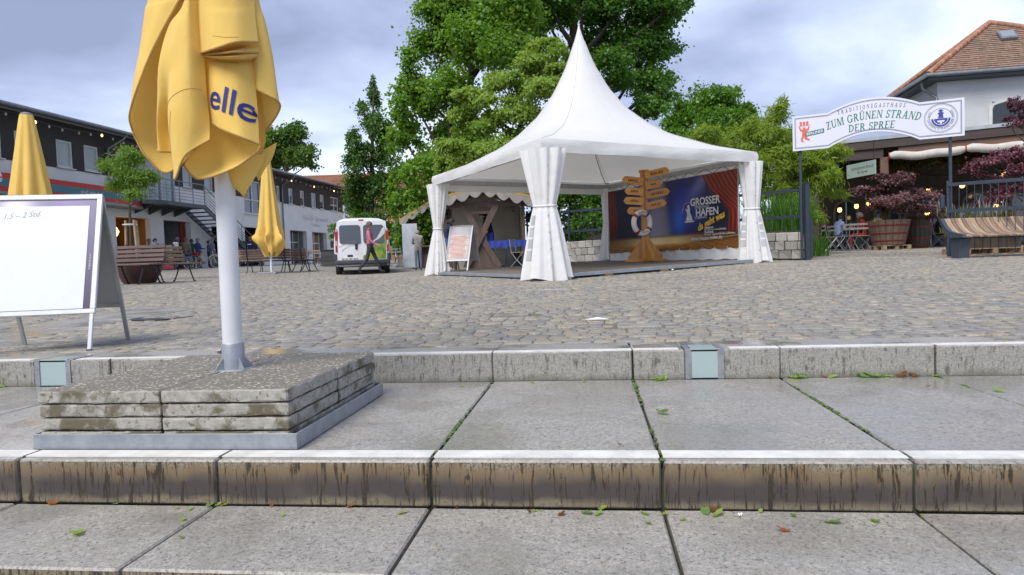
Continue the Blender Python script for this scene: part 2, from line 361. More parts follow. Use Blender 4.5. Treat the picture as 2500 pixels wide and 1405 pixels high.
# flat slabs let into the cobbles
PAVERS = [(onz(1560, 786, .035), .30, .22), (onz(1600, 705, .10), .6, .35), (onz(1350, 707, .10), .5, .3), (onz(1180, 735, .08), .3, .2), (onz(1250, 760, .06), .30, .18)]
for p, a, b_ in PAVERS: keep &= ~((abs(cb[:, 0] - p[0]) < a / 2 + .06) & (abs(cbY - p[1]) < b_ / 2 + .05))
# band of large slabs crossing at the left
BA, BB = onz(0, 822, .01), onz(420, 755, .05); bdir = (BB - BA)[:2] / np.linalg.norm((BB - BA)[:2]); bn = np.array([-bdir[1], bdir[0]])
q = (cb[:, 0] - BA[0]) * bn[0] + (cbY - BA[1]) * bn[1]; al = (cb[:, 0] - BA[0]) * bdir[0] + (cbY - BA[1]) * bdir[1]
keep &= ~((abs(q) < .42) & (al < 2.35))
cb = cb[keep]; cbY = cbY[keep]
jz = RNG.normal(0, .0022, len(cb)); zc_ = GZ(cb[:, 0], cbY)
dist = np.hypot(cb[:, 0], cbY); pxx = (cb[:, 0] * RT[0] + cbY * RT[1]) / (cb[:, 0] * FW[0] + cbY * FW[1])
score = np.where(abs(pxx) < .80, dist, 99)
score = np.where((pxx < -.28) & (cbY < 4.2), 50, score)
order = np.argsort(score); near_i, far_i = order[:300], order[300:]
gap = .0048
def cob_verts(W, Hh, sk):
    n = len(W); hx, hy = W / 2 - gap, Hh / 2 - gap
    sgn = np.array([(-1, -1), (1, -1), (1, 1), (-1, 1)], float)
    jx = 1 + sk[:, 0:4] * .10; jy = 1 + sk[:, 4:8] * .13
    rimx = sgn[None, :, 0] * hx[:, None] * jx; rimy = sgn[None, :, 1] * hy[:, None] * jy
    ins = .0065
    topx = rimx - sgn[None, :, 0] * ins; topy = rimy - sgn[None, :, 1] * ins
    tz = .0045 + sk[:, 8:12] * .0016
    r0 = np.stack([rimx * 1.0, rimy * 1.0, np.full((n, 4), -.03)], -1); r1 = np.stack([rimx, rimy, tz - .005], -1); r2 = np.stack([topx, topy, tz], -1)
    return np.concatenate([r0, r1, r2], 1)                 # n,12,3
CF = np.array([[8, 9, 10, 11]] + [[k, (k + 1) % 4, 4 + (k + 1) % 4, 4 + k] for k in range(4)] + [[4 + k, 4 + (k + 1) % 4, 8 + (k + 1) % 4, 8 + k] for k in range(4)])
vv = cob_verts(cb[far_i, 2], cb[far_i, 3], RNG.normal(0, .6, (len(far_i), 12)))
vv = vv + np.stack([cb[far_i, 0], cbY[far_i], zc_[far_i] + jz[far_i]], 1)[:, None, :]
ff = (CF[None] + (np.arange(len(far_i)) * 12)[:, None, None]).reshape(-1, 4)
fc = link('cobble_field', rawmesh('cobble_field', vv.reshape(-1, 3), ff), M_cob, plaza); tag(fc, kind='stuff')
protos = []
for k in range(24):
    vv = cob_verts(np.array([.15]), np.array([.133]), RNG.normal(0, .6, (1, 12)))[0]; protos.append(rawmesh('cobble', vv, CF)); protos[-1].materials.append(M_cob)
for i_ in near_i:
    o = link('cobble', protos[random.randrange(24)], None, plaza, (cb[i_, 0], cbY[i_], zc_[i_] + jz[i_])); o.scale = (cb[i_, 2] / .15, cb[i_, 3] / .133, 1)
M_pav = stone_slab('flat paver', .35, (.31, .295, .265), (.24, .23, .21))
for p, a, b_ in PAVERS:
    MB().box((0, 0, -.02), (a, b_, .06), bev=.006).build('paving_slab', M_pav, plaza, (p[0], p[1], gz(p[0], p[1])))
ang = math.atan2(bdir[1], bdir[0])
for k in range(9):
    for s_ in (-.21, .21):
        a_ = 2.05 - .62 * k + (.3 if s_ > 0 else 0); c = BA[:2] + bdir * a_ + bn * s_
        if c[1] < 4.05: continue
        sx = (gz(c[0] + .3 * bdir[0], c[1] + .3 * bdir[1]) - gz(c[0] - .3 * bdir[0], c[1] - .3 * bdir[1])) / .6
        MB().box((0, 0, -.02), (.606, .408, .05), bev=.005).build('paving_slab', M_pav, plaza, (c[0], c[1], gz(c[0], c[1])), (0, -math.atan(sx), ang))
pd = P(400, 775, 6.6)
MB().lathe([(.30, 0), (.31, .006), (.27, .012), (.26, .008)], 28).build('drain_cover', pm('cast iron', (.10, .10, .105), (.06, .06, .065), 20, .5, .6, 60, .6), plaza, (pd[0], pd[1], gz(pd[0], pd[1]) - .004))

# ------------------------------------------------------------------ steps
JX = [-2.0 + .7345 * k for k in range(-8, 12)]
steps_mb = MB()
steps_mb.box((0, 3.64, -.10), (60, .30, .14)); steps_mb.box((0, 2.76, -.30), (60, 1.36, .24)); steps_mb.box((0, 1.83, -.45), (60, .44, .24)); 
for k in range(6): steps_mb.box((0, 1.36 - .47 * k, -.53 - .15 * k), (60, .44, .12))
steps_mb.box((0, -21.5, -1.5), (60, 40, .1))
steps = steps_mb.build('steps', M_bed); tag(steps, kind='structure')
LB = [(.468, .663), (-3.208, -2.98)]
def row(y0, y1, ztop, th, mat, gaps, jitter=.002, cut=None, name='step_slab'):
    for k in range(len(JX) - 1):
        gL, gR = gaps(k), gaps(k + 1)
        segs = [(JX[k] + gL, JX[k + 1] - gR)]
        if cut:
            for a, b_ in cut:
                ns = []
                for p, q_ in segs:
                    if p < a and b_ < q_: ns += [(p, a), (b_, q_)]
                    elif p < a < q_: ns.append((p, a))
                    elif p < b_ < q_: ns.append((b_, q_))
                    else: ns.append((p, q_))
                segs = ns
        for p, q_ in segs:
            MB().box((0, 0, 0), (q_ - p, y1 - y0, th), bev=.006).build(name, mat, steps, ((p + q_) / 2, (y0 + y1) / 2 + random.uniform(-jitter, jitter), ztop - th / 2 + random.uniform(-jitter, jitter) * .6))
row(3.465, 3.815, 0, .155, M_top, lambda k: .005 if k % 2 == 1 else .0015, cut=LB)
row(2.065, 3.458, -.15, .152, M_mid, lambda k: .0055)
row(1.595, 2.055, -.30, .152, M_low, lambda k: .0055, .003)
for k in range(2): row(1.595 - .47 * (k + 1), 1.585 - .47 * k, -.45 - .15 * k, .152, M_low, lambda k: .006)
for k in range(len(JX) - 1):
    MB().box((0, 0, 0), (.7345 - .012, .072, .004)).build('edge_marking', M_white, steps, (JX[k] + .36725, 2.131, -.1475))
    segs = [(JX[k] + .004, JX[k + 1] - .004)]
    for a, b_ in LB:
        a -= .03; b_ += .03
        segs = [s2 for p, q_ in segs for s2 in ([(p, a), (b_, q_)] if p < a and b_ < q_ else [(p, a)] if p < a < q_ else [(b_, q_)] if p < b_ < q_ else [(p, q_)])]
    for p, q_ in segs: MB().box((0, 0, 0), (q_ - p, .062, .004)).build('edge_marking', M_white, steps, ((p + q_) / 2, 3.503, .0025))
for a, b_ in LB: MB().box((0, 0, 0), (b_ - a - .003, .17, .15), bev=.005).build('step_slab', M_top, steps, ((a + b_) / 2, 3.730, -.076))
# moss in the joints: small tufts
mv = []; mf = []
for k in range(3, len(JX) - 2):
    for _ in range(70 if k % 3 else 130):
        yy = random.uniform(2.08, 3.45); dens = .5 + .5 * math.sin(yy * 5 + k * 2.1)
        if random.random() > dens: continue
        c = (JX[k] + random.uniform(-.006, .006), yy, -.151 + random.uniform(-.004, .002)); r_ = random.uniform(.004, .009); b0 = len(mv)
        mv += [(c[0] - r_, c[1] - r_ * 2, c[2]), (c[0] + r_, c[1] - r_ * 2, c[2]), (c[0] + r_, c[1] + r_ * 2, c[2]), (c[0] - r_, c[1] + r_ * 2, c[2]), (c[0], c[1], c[2] + r_ * .6)]
        mf += [[b0, b0 + 1, b0 + 4], [b0 + 1, b0 + 2, b0 + 4], [b0 + 2, b0 + 3, b0 + 4], [b0 + 3, b0, b0 + 4]]
mo = link('joint_moss', rawmesh('joint_moss', np.array(mv), np.array(mf)), M_moss, steps); tag(mo, kind='stuff')
# step lights
M_steel = pm('brushed steel', (.42, .42, .43), (.32, .32, .33), 30, .38, .1, 120, .7)
m, t, b, o = newmat('frosted lamp glass'); g = NG(t); g.set(b.inputs['Base Color'], g.mix(g.noise(g.objvec(), 9), (.31, .40, .405), (.37, .455, .45))); b.inputs['Roughness'].default_value = .22; M_frost = m
for k, (a, b_) in enumerate(LB):
    r_ = thing('step_light', ['frosted glass step light between leaf litter on the right of the upper step', 'frosted glass step light below the white display board'][k], 'step light', ((a + b_) / 2, 3.462, -.15), 0, 'lights built into the upper step')
    hw = (b_ - a) / 2
    MB().box((0, .012, .072), (2 * hw - .055, .01, .135)).build('glass', M_frost, r_)
    MB().box((0, .09, .151), (2 * hw - .055, .15, .006)).build('glass', M_frost, r_)
    fr = MB()
    for s_ in (-1, 1): fr.box((s_ * (hw - .016), .012, .075), (.03, .02, .15)); fr.box((s_ * (hw - .016), .10, .1515), (.03, .155, .005))
    fr.box((0, .176, .1515), (2 * hw - .002, .012, .005)); fr.box((0, .1, .06), (2 * hw - .02, .14, .11))
    fr.build('frame', M_steel, r_)
# ------------------------------------------------------------------ parasol base (stacked concrete slabs in a steel tray)
m, t, b, o = newmat('exposed aggregate concrete'); g = NG(t); v = g.objvec()
nrm = g.n('ShaderNodeSeparateXYZ'); g.lk(g.n('ShaderNodeNewGeometry').outputs['True Normal'], nrm.inputs[0]); topf = g.smooth(nrm.outputs[2], .6, .9)
d1 = g.voro(v, 62); peb = g.smooth(d1, .46, .34); pc = g.voro(v, 62, out=1)
side = g.mix(g.smooth(g.noise(v, 26, 7, .7), .35, .65), (.40, .385, .345), (.28, .265, .225))
side = g.mix(g.smooth(g.noise(v, 5, 6, .65), .50, .60), side, (.12, .105, .065))
side = g.mix(g.math('MULTIPLY', g.smooth(g.noise(v, 48, 4), .60, .68), .8), side, (.10, .085, .04))
spc = g.n('ShaderNodeSeparateColor'); g.lk(pc, spc.inputs[0])
pebc = g.mix(spc.outputs[0], (.20, .175, .13), (.72, .66, .56)); pebc = g.mix(g.smooth(spc.outputs[1], .45, .75), pebc, (.24, .23, .21))
top = g.mix(g.math('MULTIPLY', peb, .85), (.17, .155, .125), pebc)
top = g.mix(g.math('MULTIPLY', g.smooth(g.noise(v, 6, 6, .65), .5, .7), .4), top, (.12, .11, .07))
g.set(b.inputs['Base Color'], g.mix(topf, side, top)); b.inputs['Roughness'].default_value = .7
g.set(b.inputs['Normal'], g.bump(g.math('ADD', g.math('MULTIPLY', peb, topf), g.math('MULTIPLY', g.noise(v, 70, 4), .5)), .6, .006)); M_conc = m
M_galv = pm('galvanised steel', (.34, .365, .40), (.27, .295, .33), 18, .42, .05, 60, .35, dirt=.2)
BX0, BX1, BY0, BY1, BZ = -2.045, -1.032, 2.182, 3.155, -.148
base = thing('ballast_stack', 'stack of weathered concrete slabs in a grey steel tray under the large yellow parasol', 'slab stack', ((BX0 + BX1) / 2, (BY0 + BY1) / 2, BZ))
tw, td = (BX1 - BX0) / 2, (BY1 - BY0) / 2
for k, (c, d) in enumerate([((0, -td + .003, .028), (2 * tw, .006, .056)), ((0, td - .003, .028), (2 * tw, .006, .056)), ((-tw + .003, 0, .028), (.006, 2 * td - .0125, .056)), ((tw - .003, 0, .028), (.006, 2 * td - .0125, .056))]):
    MB().box(c, d, bev=.001).build('tray_rail', M_galv, base)
MB().box((0, 0, .006), (2 * tw - .014, 2 * td - .014, .008)).build('tray_floor', M_galv, base)
def rough_slab(sx, sy, sz, seed):
    bm = bmesh.new(); bmesh.ops.create_cube(bm, size=1)
    for vt in bm.verts: vt.co.x *= sx; vt.co.y *= sy; vt.co.z *= sz
    bmesh.ops.bevel(bm, geom=[e_ for e_ in bm.edges], offset=.007, segments=2, affect='EDGES', profile=.5)
    bmesh.ops.subdivide_edges(bm, edges=[e_ for e_ in bm.edges if e_.calc_length() > .2], cuts=14, use_grid_fill=True)
    rg = random.Random(seed)
    for vt in bm.verts:
        e_ = min(abs(abs(vt.co.x) - sx / 2), abs(abs(vt.co.y) - sy / 2))
        k_ = .0009 if e_ < .02 else .0003
        vt.co += Vector((rg.gauss(0, k_), rg.gauss(0, k_), rg.gauss(0, k_)))
    me = bpy.data.meshes.new('slab'); bm.to_mesh(me); bm.free(); me.materials.append(M_conc); return me
sl_m = [rough_slab(.478, .463, .0465, s_) for s_ in range(4)]
for lay in range(4):
    for i_ in (-1, 1):
        for j_ in (-1, 1):
            z = .012 + .0235 + lay * .0505 - (.0 if lay else .0); sh = .012 if lay == 1 else 0
            link('slab', sl_m[random.randrange(4)], None, base, (i_ * .2435 + random.uniform(-.004, .004) - .01, j_ * .235 + random.uniform(-.004, .004) - (.004 if lay == 3 else 0), z), (random.uniform(-.003, .003), random.uniform(-.003, .003), random.uniform(-.006, .006) + (PI if random.random() < .5 else 0)))
# ------------------------------------------------------------------ foreground parasol
m, t, b, o = newmat('yellow parasol cloth'); g = NG(t); v = g.pos()
col = g.mix(g.smooth(g.noise(v, 5, 5), .3, .7), (.86, .585, .135), (.88, .62, .165)); col = g.mix(g.math('MULTIPLY', g.smooth(g.noise(v, 9, 8, .75), .56, .75), .25), col, (.52, .32, .07))
g.set(b.inputs['Base Color'], col); b.inputs['Roughness'].default_value = .85; b.inputs['Sheen Weight'].default_value = .15
wv = g.n('ShaderNodeTexWave'); wv.inputs['Scale'].default_value = 320; g.lk(v, wv.inputs[0])
g.set(b.inputs['Normal'], g.bump(g.math('ADD', g.math('MULTIPLY', g.noise(v, 900, 2), .15), g.math('MULTIPLY', g.noise(g.map(v, (1, 1, .35)), 22, 6, .6), 1.3)), .35, .008))
tr = g.n('ShaderNodeBsdfTranslucent'); g.set(tr.inputs[0], col); mx = g.n('ShaderNodeMixShader'); mx.inputs[0].default_value = .22
g.lk(b.outputs[0], mx.inputs[1]); g.lk(tr.outputs[0], mx.inputs[2]); g.lk(mx.outputs[0], o.inputs[0]); M_yel = m
M_pipe = pm('tan hem piping', (.50, .31, .085), (.42, .26, .08), 20, .85)
M_wpole = pm('white lacquered pole', (.70, .71, .73), (.64, .65, .67), 3, .32, dirt=.1)
M_blue = pm('dark blue print', (.012, .022, .19), (.010, .018, .16), 12, .7, dirt=0)
PX, PY = -1.53, 2.67
par = thing('parasol', 'large folded yellow parasol with blue lettering on a thick white pole', 'parasol', (PX, PY, .056))
MB().cyl((0, 0, .10), (0, 0, 4.3), .0405, 32).build('pole', M_wpole, par)
sk = MB(); sk.lathe([(.046, 0), (.046, .115), (.044, .118), (.0415, .118)], 32); sk.box((0, 0, .004), (.14, .14, .008), bev=.001)
for a in range(4):
    R = Matrix.Rotation(a * PI / 2 + PI / 4 + .2, 4, 'Z'); sk.prism([(.044, .008), (.085, .008), (.048, .055)], -.003, .003, R @ Matrix(((1, 0, 0, 0), (0, 0, 1, 0), (0, 1, 0, 0), (0, 0, 0, 1))))
sk.build('socket', M_galv, par)
M_bolt = pm('bolt steel', (.35, .35, .36), (.25, .25, .26), 40, .35, metal=.8)
for z in (.082, .022):
    bo = MB(); bo.cyl((-.046, 0, z), (-.072, 0, z), .006, 8); bo.cyl((-.052, 0, z), (-.064, 0, z), .012, 6); bo.build('bolt', M_bolt, par)
CR0 = np.array([math.cos(YAW), math.sin(YAW)]); CB0 = np.array([math.sin(YAW), -math.cos(YAW)])     # right of / towards the viewer
def UL(px, py, bb):                                     # photo position on the cloth -> parasol local
    ax = 526.6 + .0495 * py; k = .00174 * (1 - bb / 2.82)
    a = (px - ax) * k; z = .48 + (1.5 - (py - 71) / 584.4 - .48) * (1 - bb / 2.82) - .056
    return Vector((a * CR0[0] + bb * CB0[0], a * CR0[1] + bb * CB0[1], z))
def crom(p, t):                                        # Catmull-Rom through a list
    n = len(p); i_ = min(int(t), n - 2); f = t - i_
    p0, p1, p2, p3 = p[max(i_ - 1, 0)], p[i_], p[i_ + 1], p[min(i_ + 2, n - 1)]
    return .5 * ((2 * p1) + (p2 - p0) * f + (2 * p0 - 5 * p1 + 4 * p2 - p3) * f * f + (3 * p1 - p0 - 3 * p2 + p3) * f * f * f)
def sheet(rows, nu=9, nv=9):
    G_ = [[UL(*c) for c in r_] for r_ in rows]; R_, C_ = len(rows), len(rows[0])
    U = [k / nu for k in range((C_ - 1) * nu + 1)]; Vt = [k / nv for k in range((R_ - 1) * nv + 1)]
    cols = [[crom(r_, u) for u in U] for r_ in G_]
    return [[crom([cols[i_][k] for i_ in range(R_)], v_) for k in range(len(U))] for v_ in Vt]
SH = {
 'A': [[(485,-40,.10),(430,-40,.10),(366,-40,0),(420,-40,-.10),(500,-40,-.12)],[(466,0,.115),(415,10,.105),(362,20,.02),(420,0,-.08),(500,0,-.12)],[(407,110,.12),(378,110,.10),(351,115,.02),(400,110,-.07),(480,110,-.09)],[(370,200,.12),(352,200,.09),(340,205,.03),(390,210,-.06),(475,210,-.08)],[(340,272,.09),(336,278,.06),(333,285,.03),(385,300,-.05),(470,300,-.07)],[(336,310,.05),(336,312,.045),(338,322,.03),(388,360,-.03),(468,340,-.06)],[(338,318,.05),(344,336,.04),(364,375,.03),(406,418,.0),(463,378,-.04)]],
 'B': [[(475,-40,.06),(482,-40,.10),(488,-40,.12),(492,-40,.13),(498,-40,.135),(508,-40,.10)],[(427,70,.05),(440,60,.11),(460,60,.13),(475,60,.145),(500,60,.15),(514,60,.10)],[(408,150,.05),(422,150,.13),(445,150,.15),(470,150,.16),(505,150,.165),(525,150,.10)],[(406,230,.05),(416,232,.12),(444,225,.125),(462,222,.18),(510,225,.18),(533,230,.11)],[(403,300,.05),(409,305,.10),(430,300,.07),(464,300,.19),(515,300,.19),(542,295,.12)],[(402,356,.06),(412,365,.09),(440,374,.06),(474,434,.18),(505,376,.20),(550,341,.15)]],
 'C': [[(500,-40,.09),(550,-40,.14),(600,-40,.12),(628,-40,.05)],[(508,40,.10),(560,40,.16),(610,40,.14),(637,40,.06)],[(518,128,.11),(570,119,.185),(620,104,.17),(649,106,.08)]],
 'P': [[(520,130,.11),(570,120,.18),(620,105,.165),(649,107,.08)],[(520,131,.09),(570,125,.09),(620,116,.085),(646,117,.05)],[(520,132,.10),(570,131,.165),(620,128,.165),(648,132,.075)],[(520,134,.09),(570,136,.09),(620,136,.085),(640,138,.05)]],
 'Q': [[(520,132,.08),(570,133,.10),(620,130,.11),(648,132,.06)],[(521,134,.10),(570,138,.16),(620,139,.16),(647,137,.075)],[(523,138,.09),(570,145,.13),(620,148,.125),(642,143,.06)]],
 'E': [[(518,118,.06),(560,120,.08),(600,122,.08),(628,125,.03)],[(527,200,.08),(565,200,.125),(608,200,.125),(638,205,.06)],[(535,265,.09),(570,275,.145),(620,285,.145),(650,290,.08)],[(543,297,.10),(580,314,.155),(630,336,.165),(660,356,.11)]],
 'M': [[(548,290,.07),(590,300,.055),(630,318,.055),(657,345,.08)],[(515,352,.09),(560,352,.058),(612,352,.056),(661,358,.105)],[(494,385,.13),(545,395,.062),(605,388,.060),(662,366,.11)],[(488,402,.15),(522,436,.14),(600,413,.12),(658,374,.115)]],
 'D': [[(600,-40,.05),(612,-40,.06),(624,-40,.0),(560,-40,-.08)],[(615,60,.05),(632,60,.06),(647,60,.0),(570,60,-.08)],[(625,140,.05),(645,140,.06),(664,140,.0),(580,140,-.07)],[(631,210,.05),(655,220,.07),(678,222,.01),(592,250,-.06)],[(632,217,.05),(664,233,.07),(686,264,.01),(640,324,-.04)]],
 'T': [[(512,405,-.03),(570,395,.03),(640,378,-.03)],[(530,438,-.03),(578,436,.03),(632,408,-.03)],[(585,468,-.005),(600,484,.01),(606,462,-.005)]],
 'W': [[(600,380,-.08),(630,370,-.05),(662,352,-.06)],[(600,420,-.08),(622,412,-.05),(650,392,-.06)],[(612,438,-.07),(618,445,-.06),(630,420,-.06)]],
}
for key in 'ABCD':                                      # carry the folds on up to the cap, narrowing
    r0 = SH[key][0]; up_ = []
    for yy, k_ in ((-1500, .16), (-900, .48), (-420, .78)): up_.append([(526.6 + .0495 * yy + (a - 524.6) * k_, yy, c * k_) for a, b_, c in r0])
    SH[key] = up_ + SH[key]
cm = MB(); hems = []
for key, rows in SH.items():
    G_ = sheet(rows); R_, C_ = len(G_), len(G_[0])
    cm.add([p for r_ in G_ for p in r_], [[i_ * C_ + k, i_ * C_ + k + 1, (i_ + 1) * C_ + k + 1, (i_ + 1) * C_ + k] for i_ in range(R_ - 1) for k in range(C_ - 1)], True)
    if key == 'A': hems.append([r_[0] for r_ in G_[27:]] + G_[-1][1:])
    elif key in 'BCEMDTQ': hems.append(G_[-1])
    if key == 'P': hems.append(G_[18])
    if key == 'M': hems[-1] = hems[-1] + [UL(664, 362, .112)]
# rear pleats and the long folded top out of the picture
nr, na = 26, 64; vs_, fs_ = [], []
for i_ in range(nr):
    tt = i_ / (nr - 1); z = .93 + tt * 3.4
    for k in range(na):
        a = 2 * PI * k / na; rad = (.19 * (1 - tt) ** .9 + .03) * (1 - .5 * min(1, max(0, (tt - .18) * 4)) * (1 - tt)) * (1 + .16 * math.sin(a * 8 + 5 * tt) + .05 * math.sin(a * 3 + 1))
        x_, y_ = rad * math.cos(a), rad * math.sin(a); toward = x_ * CB0[0] + y_ * CB0[1]
        vis = max(0, min(1, (1.72 - z) / .25))
        if toward > -.03 and vis > 0: x_ -= CB0[0] * (toward + .03) * vis * 1.0; y_ -= CB0[1] * (toward + .03) * vis
        lat = x_ * CR0[0] + y_ * CR0[1]
        if vis > 0: x_ -= CR0[0] * lat * .35 * vis; y_ -= CR0[1] * lat * .35 * vis
        vs_.append((x_, y_, z + .05 * math.sin(a * 8) * (1 - tt)))
for i_ in range(nr - 1):
    for k in range(na): k2 = (k + 1) % na; fs_.append([i_ * na + k, i_ * na + k2, (i_ + 1) * na + k2, (i_ + 1) * na + k])
cm.add(vs_, fs_, True)
canopy = cm.build('canopy', M_yel, par)
MB().lathe([(.035, 4.3), (.06, 4.32), (.06, 4.36), (.02, 4.40)], 20).build('cap', M_galv, par)
hm = MB()
for h in hems: hm.tube(h, .0042, 6)
hm.build('hem', M_pipe, canopy)
bvc = BVHTree.FromPolygons([v_.co for v_ in canopy.data.vertices], [list(p.vertices) for p in canopy.data.polygons])
for ln in ([(438, 222), (446, 200), (462, 182), (490, 166), (522, 157)], [(352, 150), (372, 158), (392, 150)], [(566, 20), (600, 26), (630, 22)], [(458, 225), (455, 260), (452, 300), (449, 340)]):
    q_ = [Vector((*p, 0)) for p in ln]; pp = []
    for k in range((len(q_) - 1) * 6 + 1):
        c = crom(q_, k / 6); h_ = bvc.ray_cast(UL(c.x, c.y, .45), -Vector((*CB0, 0)))
        if h_[0] is not None: pp.append(h_[0] + Vector((*CB0, 0)) * .0006)
    if len(pp) > 2: MB().tube(pp, .0011, 4).build('seam', M_pipe, canopy)
def textmesh(txt, size=1.0, bold=0.0, shear=0.0, space=1.0):
    cu = bpy.data.curves.new('t', 'FONT'); cu.body = txt; cu.size = size; cu.offset = bold; cu.shear = shear; cu.space_character = space; cu.resolution_u = 3; cu.align_x = 'CENTER'
    ob = bpy.data.objects.new('t', cu); COL.objects.link(ob); bpy.context.view_layer.update()
    me = bpy.data.meshes.new_from_object(ob.evaluated_get(bpy.context.evaluated_depsgraph_get())); bpy.data.objects.remove(ob); bpy.data.curves.remove(cu)
    return me
def textdata(*a, **k):
    me = textmesh(*a, **k); V_ = [v_.co.copy() for v_ in me.vertices]; F2 = [list(p.vertices) for p in me.polygons]; bpy.data.meshes.remove(me); return V_, F2
def wrap_text(txt, surf, o0, ex, ey, nrm_, mat, parent, size, bold=0, off=.002, subdiv=0, **kw):
    """print lettering on a surface: project its outline along -nrm onto surf (a mesh object in the parent's space)"""
    me = textmesh(txt, size, bold, **kw); bm = bmesh.new(); bm.from_mesh(me)
    if subdiv:
        bmesh.ops.triangulate(bm, faces=bm.faces[:])
        for _ in range(subdiv): bmesh.ops.subdivide_edges(bm, edges=[e_ for e_ in bm.edges if e_.calc_length() > size * .12], cuts=1)
    bv = BVHTree.FromPolygons([v_.co for v_ in surf.data.vertices], [list(p.vertices) for p in surf.data.polygons])
    ok = True
    for v_ in bm.verts:
        p = o0 + ex * v_.co.x + ey * v_.co.y; hit = bv.ray_cast(p + nrm_ * .6, -nrm_)
        if hit[0] is not None: v_.co = hit[0] + nrm_ * off
        else: v_.co = p
    bm.to_mesh(me); bm.free(); return link('lettering', me, mat, parent)
tl = math.atan2(-46, 116); exv = Vector((*CR0, 0)) * math.cos(tl) + Vector((0, 0, math.sin(tl))); eyv = Vector((0, 0, 1)) * math.cos(.14) + Vector((*CR0, 0)) * math.sin(.14)
eo = bpy.data.objects.new('tmp', None)
emb = MB(); G_ = sheet(SH['E']); C_ = len(G_[0]); emb.add([p for r_ in G_ for p in r_], [[i_ * C_ + k, i_ * C_ + k + 1, (i_ + 1) * C_ + k + 1, (i_ + 1) * C_ + k] for i_ in range(len(G_) - 1) for k in range(C_ - 1)], True)
eob = emb.build('tmp_panel', M_yel)
lt = wrap_text('elle', eob, UL(593, 281, .12), exv, eyv, Vector((*CB0, 0)), M_blue, canopy, .146, .0015, .0035, 3)
bpy.data.objects.remove(eob)

# ------------------------------------------------------------------ display board at the left
M_alu = pm('matt aluminium', (.62, .63, .65), (.56, .57, .59), 8, .38, metal=.25, dirt=.1)
M_alud = pm('grey aluminium', (.42, .42, .415), (.36, .36, .355), 8, .42, metal=.3, dirt=.15)
M_paper = pm('white sheet', (.70, .72, .76), (.68, .70, .75), 2, .28, dirt=.03)
fr_, rr_ = onz(226, 858, 0), onz(300, 833, .005)
bd = thing('sandwich_board', 'white display board with a blank sheet on aluminium legs at the left edge', 'sandwich board', (fr_[0], fr_[1], 0), math.radians(17))
Wd, Hb, lean = .70, 1.0, .135          # local x from -Wd to 0 (right side at the origin)
def inclined(c, d, bev=.003): return c, d
R1 = Matrix.Rotation(-math.atan2(.115, .98), 4, 'X'); R1 = Matrix.Rotation(-math.atan2(.29, 1.02), 4, 'X') @ Matrix.Diagonal((1, 1, 1.065, 1))
fr = MB()
fr.box((-.014, 0, .63), (.034, .022, .74), M=R1, bev=.004); fr.box((-Wd + .014, 0, .63), (.034, .022, .74), M=R1, bev=.004)
fr.box((-Wd / 2, 0, .984), (Wd + .006, .024, .032), M=R1, bev=.004); fr.box((-Wd / 2, 0, .246), (Wd + .006, .024, .030), M=R1, bev=.004); fr.build('frame', M_alu, bd)
for xx in (-.018, -Wd + .018):
    MB().box((xx, 0, .118), (.024, .02, .226), M=R1, bev=.003).build('leg', M_alu, bd); MB().box((xx, 0, .006), (.028, .024, .012), M=R1).build('foot', pm('black plastic', (.02, .02, .022), None, 10, .5), bd)
pn = MB().box((-Wd / 2, .004, .615), (Wd - .05, .008, .72), M=R1).build('panel', M_alud, bd)
# printed poster showing at the sheet's margin (dark violet fading to a bright spot)
gx_, gz_ = 40, 40; pv, pf, pc_ = [], [], []
for j_ in range(gz_ + 1):
    for i_ in range(gx_ + 1):
        x_ = -Wd + .028 + (Wd - .056) * i_ / gx_; z = .262 + .70 * j_ / gz_; pv.append(tuple(R1 @ Vector((x_, -.0035, z))))
        r_ = math.hypot((x_ + .52) / .10, (z - .93) / .06); gl = math.exp(-r_ * r_ * .9); u_ = j_ / gz_
        base_ = np.array([.16, .15, .24]) * (.35 + .65 * u_) + np.array([.10, .05, .16]) * math.exp(-((x_ + .2) / .15) ** 2) * u_
        pc_.append((*(base_ * (1 - gl) + np.array([.8, .72, .82]) * gl), 1))
for j_ in range(gz_):
    for i_ in range(gx_): a = j_ * (gx_ + 1) + i_; pf.append([a, a + 1, a + gx_ + 2, a + gx_ + 1])
def vcol_mat(name, rough=.35):
    if name in _MC: return _MC[name]
    m, t, b, o = newmat(name); g = NG(t); at_ = g.n('ShaderNodeVertexColor', layer_name='print'); g.set(b.inputs['Base Color'], at_.outputs[0]); b.inputs['Roughness'].default_value = rough; _MC[name] = m; return m
def printed(name, pv, pf, pc_, mat, parent):
    me = bpy.data.meshes.new(name); me.from_pydata(pv, [], pf); ca = me.color_attributes.new('print', 'FLOAT_COLOR', 'POINT'); ca.data.foreach_set('color', np.array(pc_, np.float32).ravel()); me.update(); return link(name, me, mat, parent)
printed('poster', pv, pf, pc_, vcol_mat('poster print'), bd)
sh_ = MB().box((-Wd / 2 - .022, -.0055, .595), (Wd - .102, .001, .66), M=R1).build('sheet', M_paper, bd)
M_pencil = pm('pencil line', (.30, .31, .34), None, 30, .6)
V_, F2 = textdata('1,5 – 2 Std.', .062, shear=.25)
MB().add([R1 @ Vector((v_.x * .8 - .475, -.0065, v_.y * .8 + .852 + .06 * v_.x)) for v_ in V_], F2).build('handwriting', M_pencil, bd)
V_, F2 = textdata('AUSSENPLAKAT', .018)
MB().add([R1 @ Vector((-.046 - v_.y * .8, -.0045, v_.x * .8 + .56)) for v_ in V_], F2).build('lettering', M_white, bd)
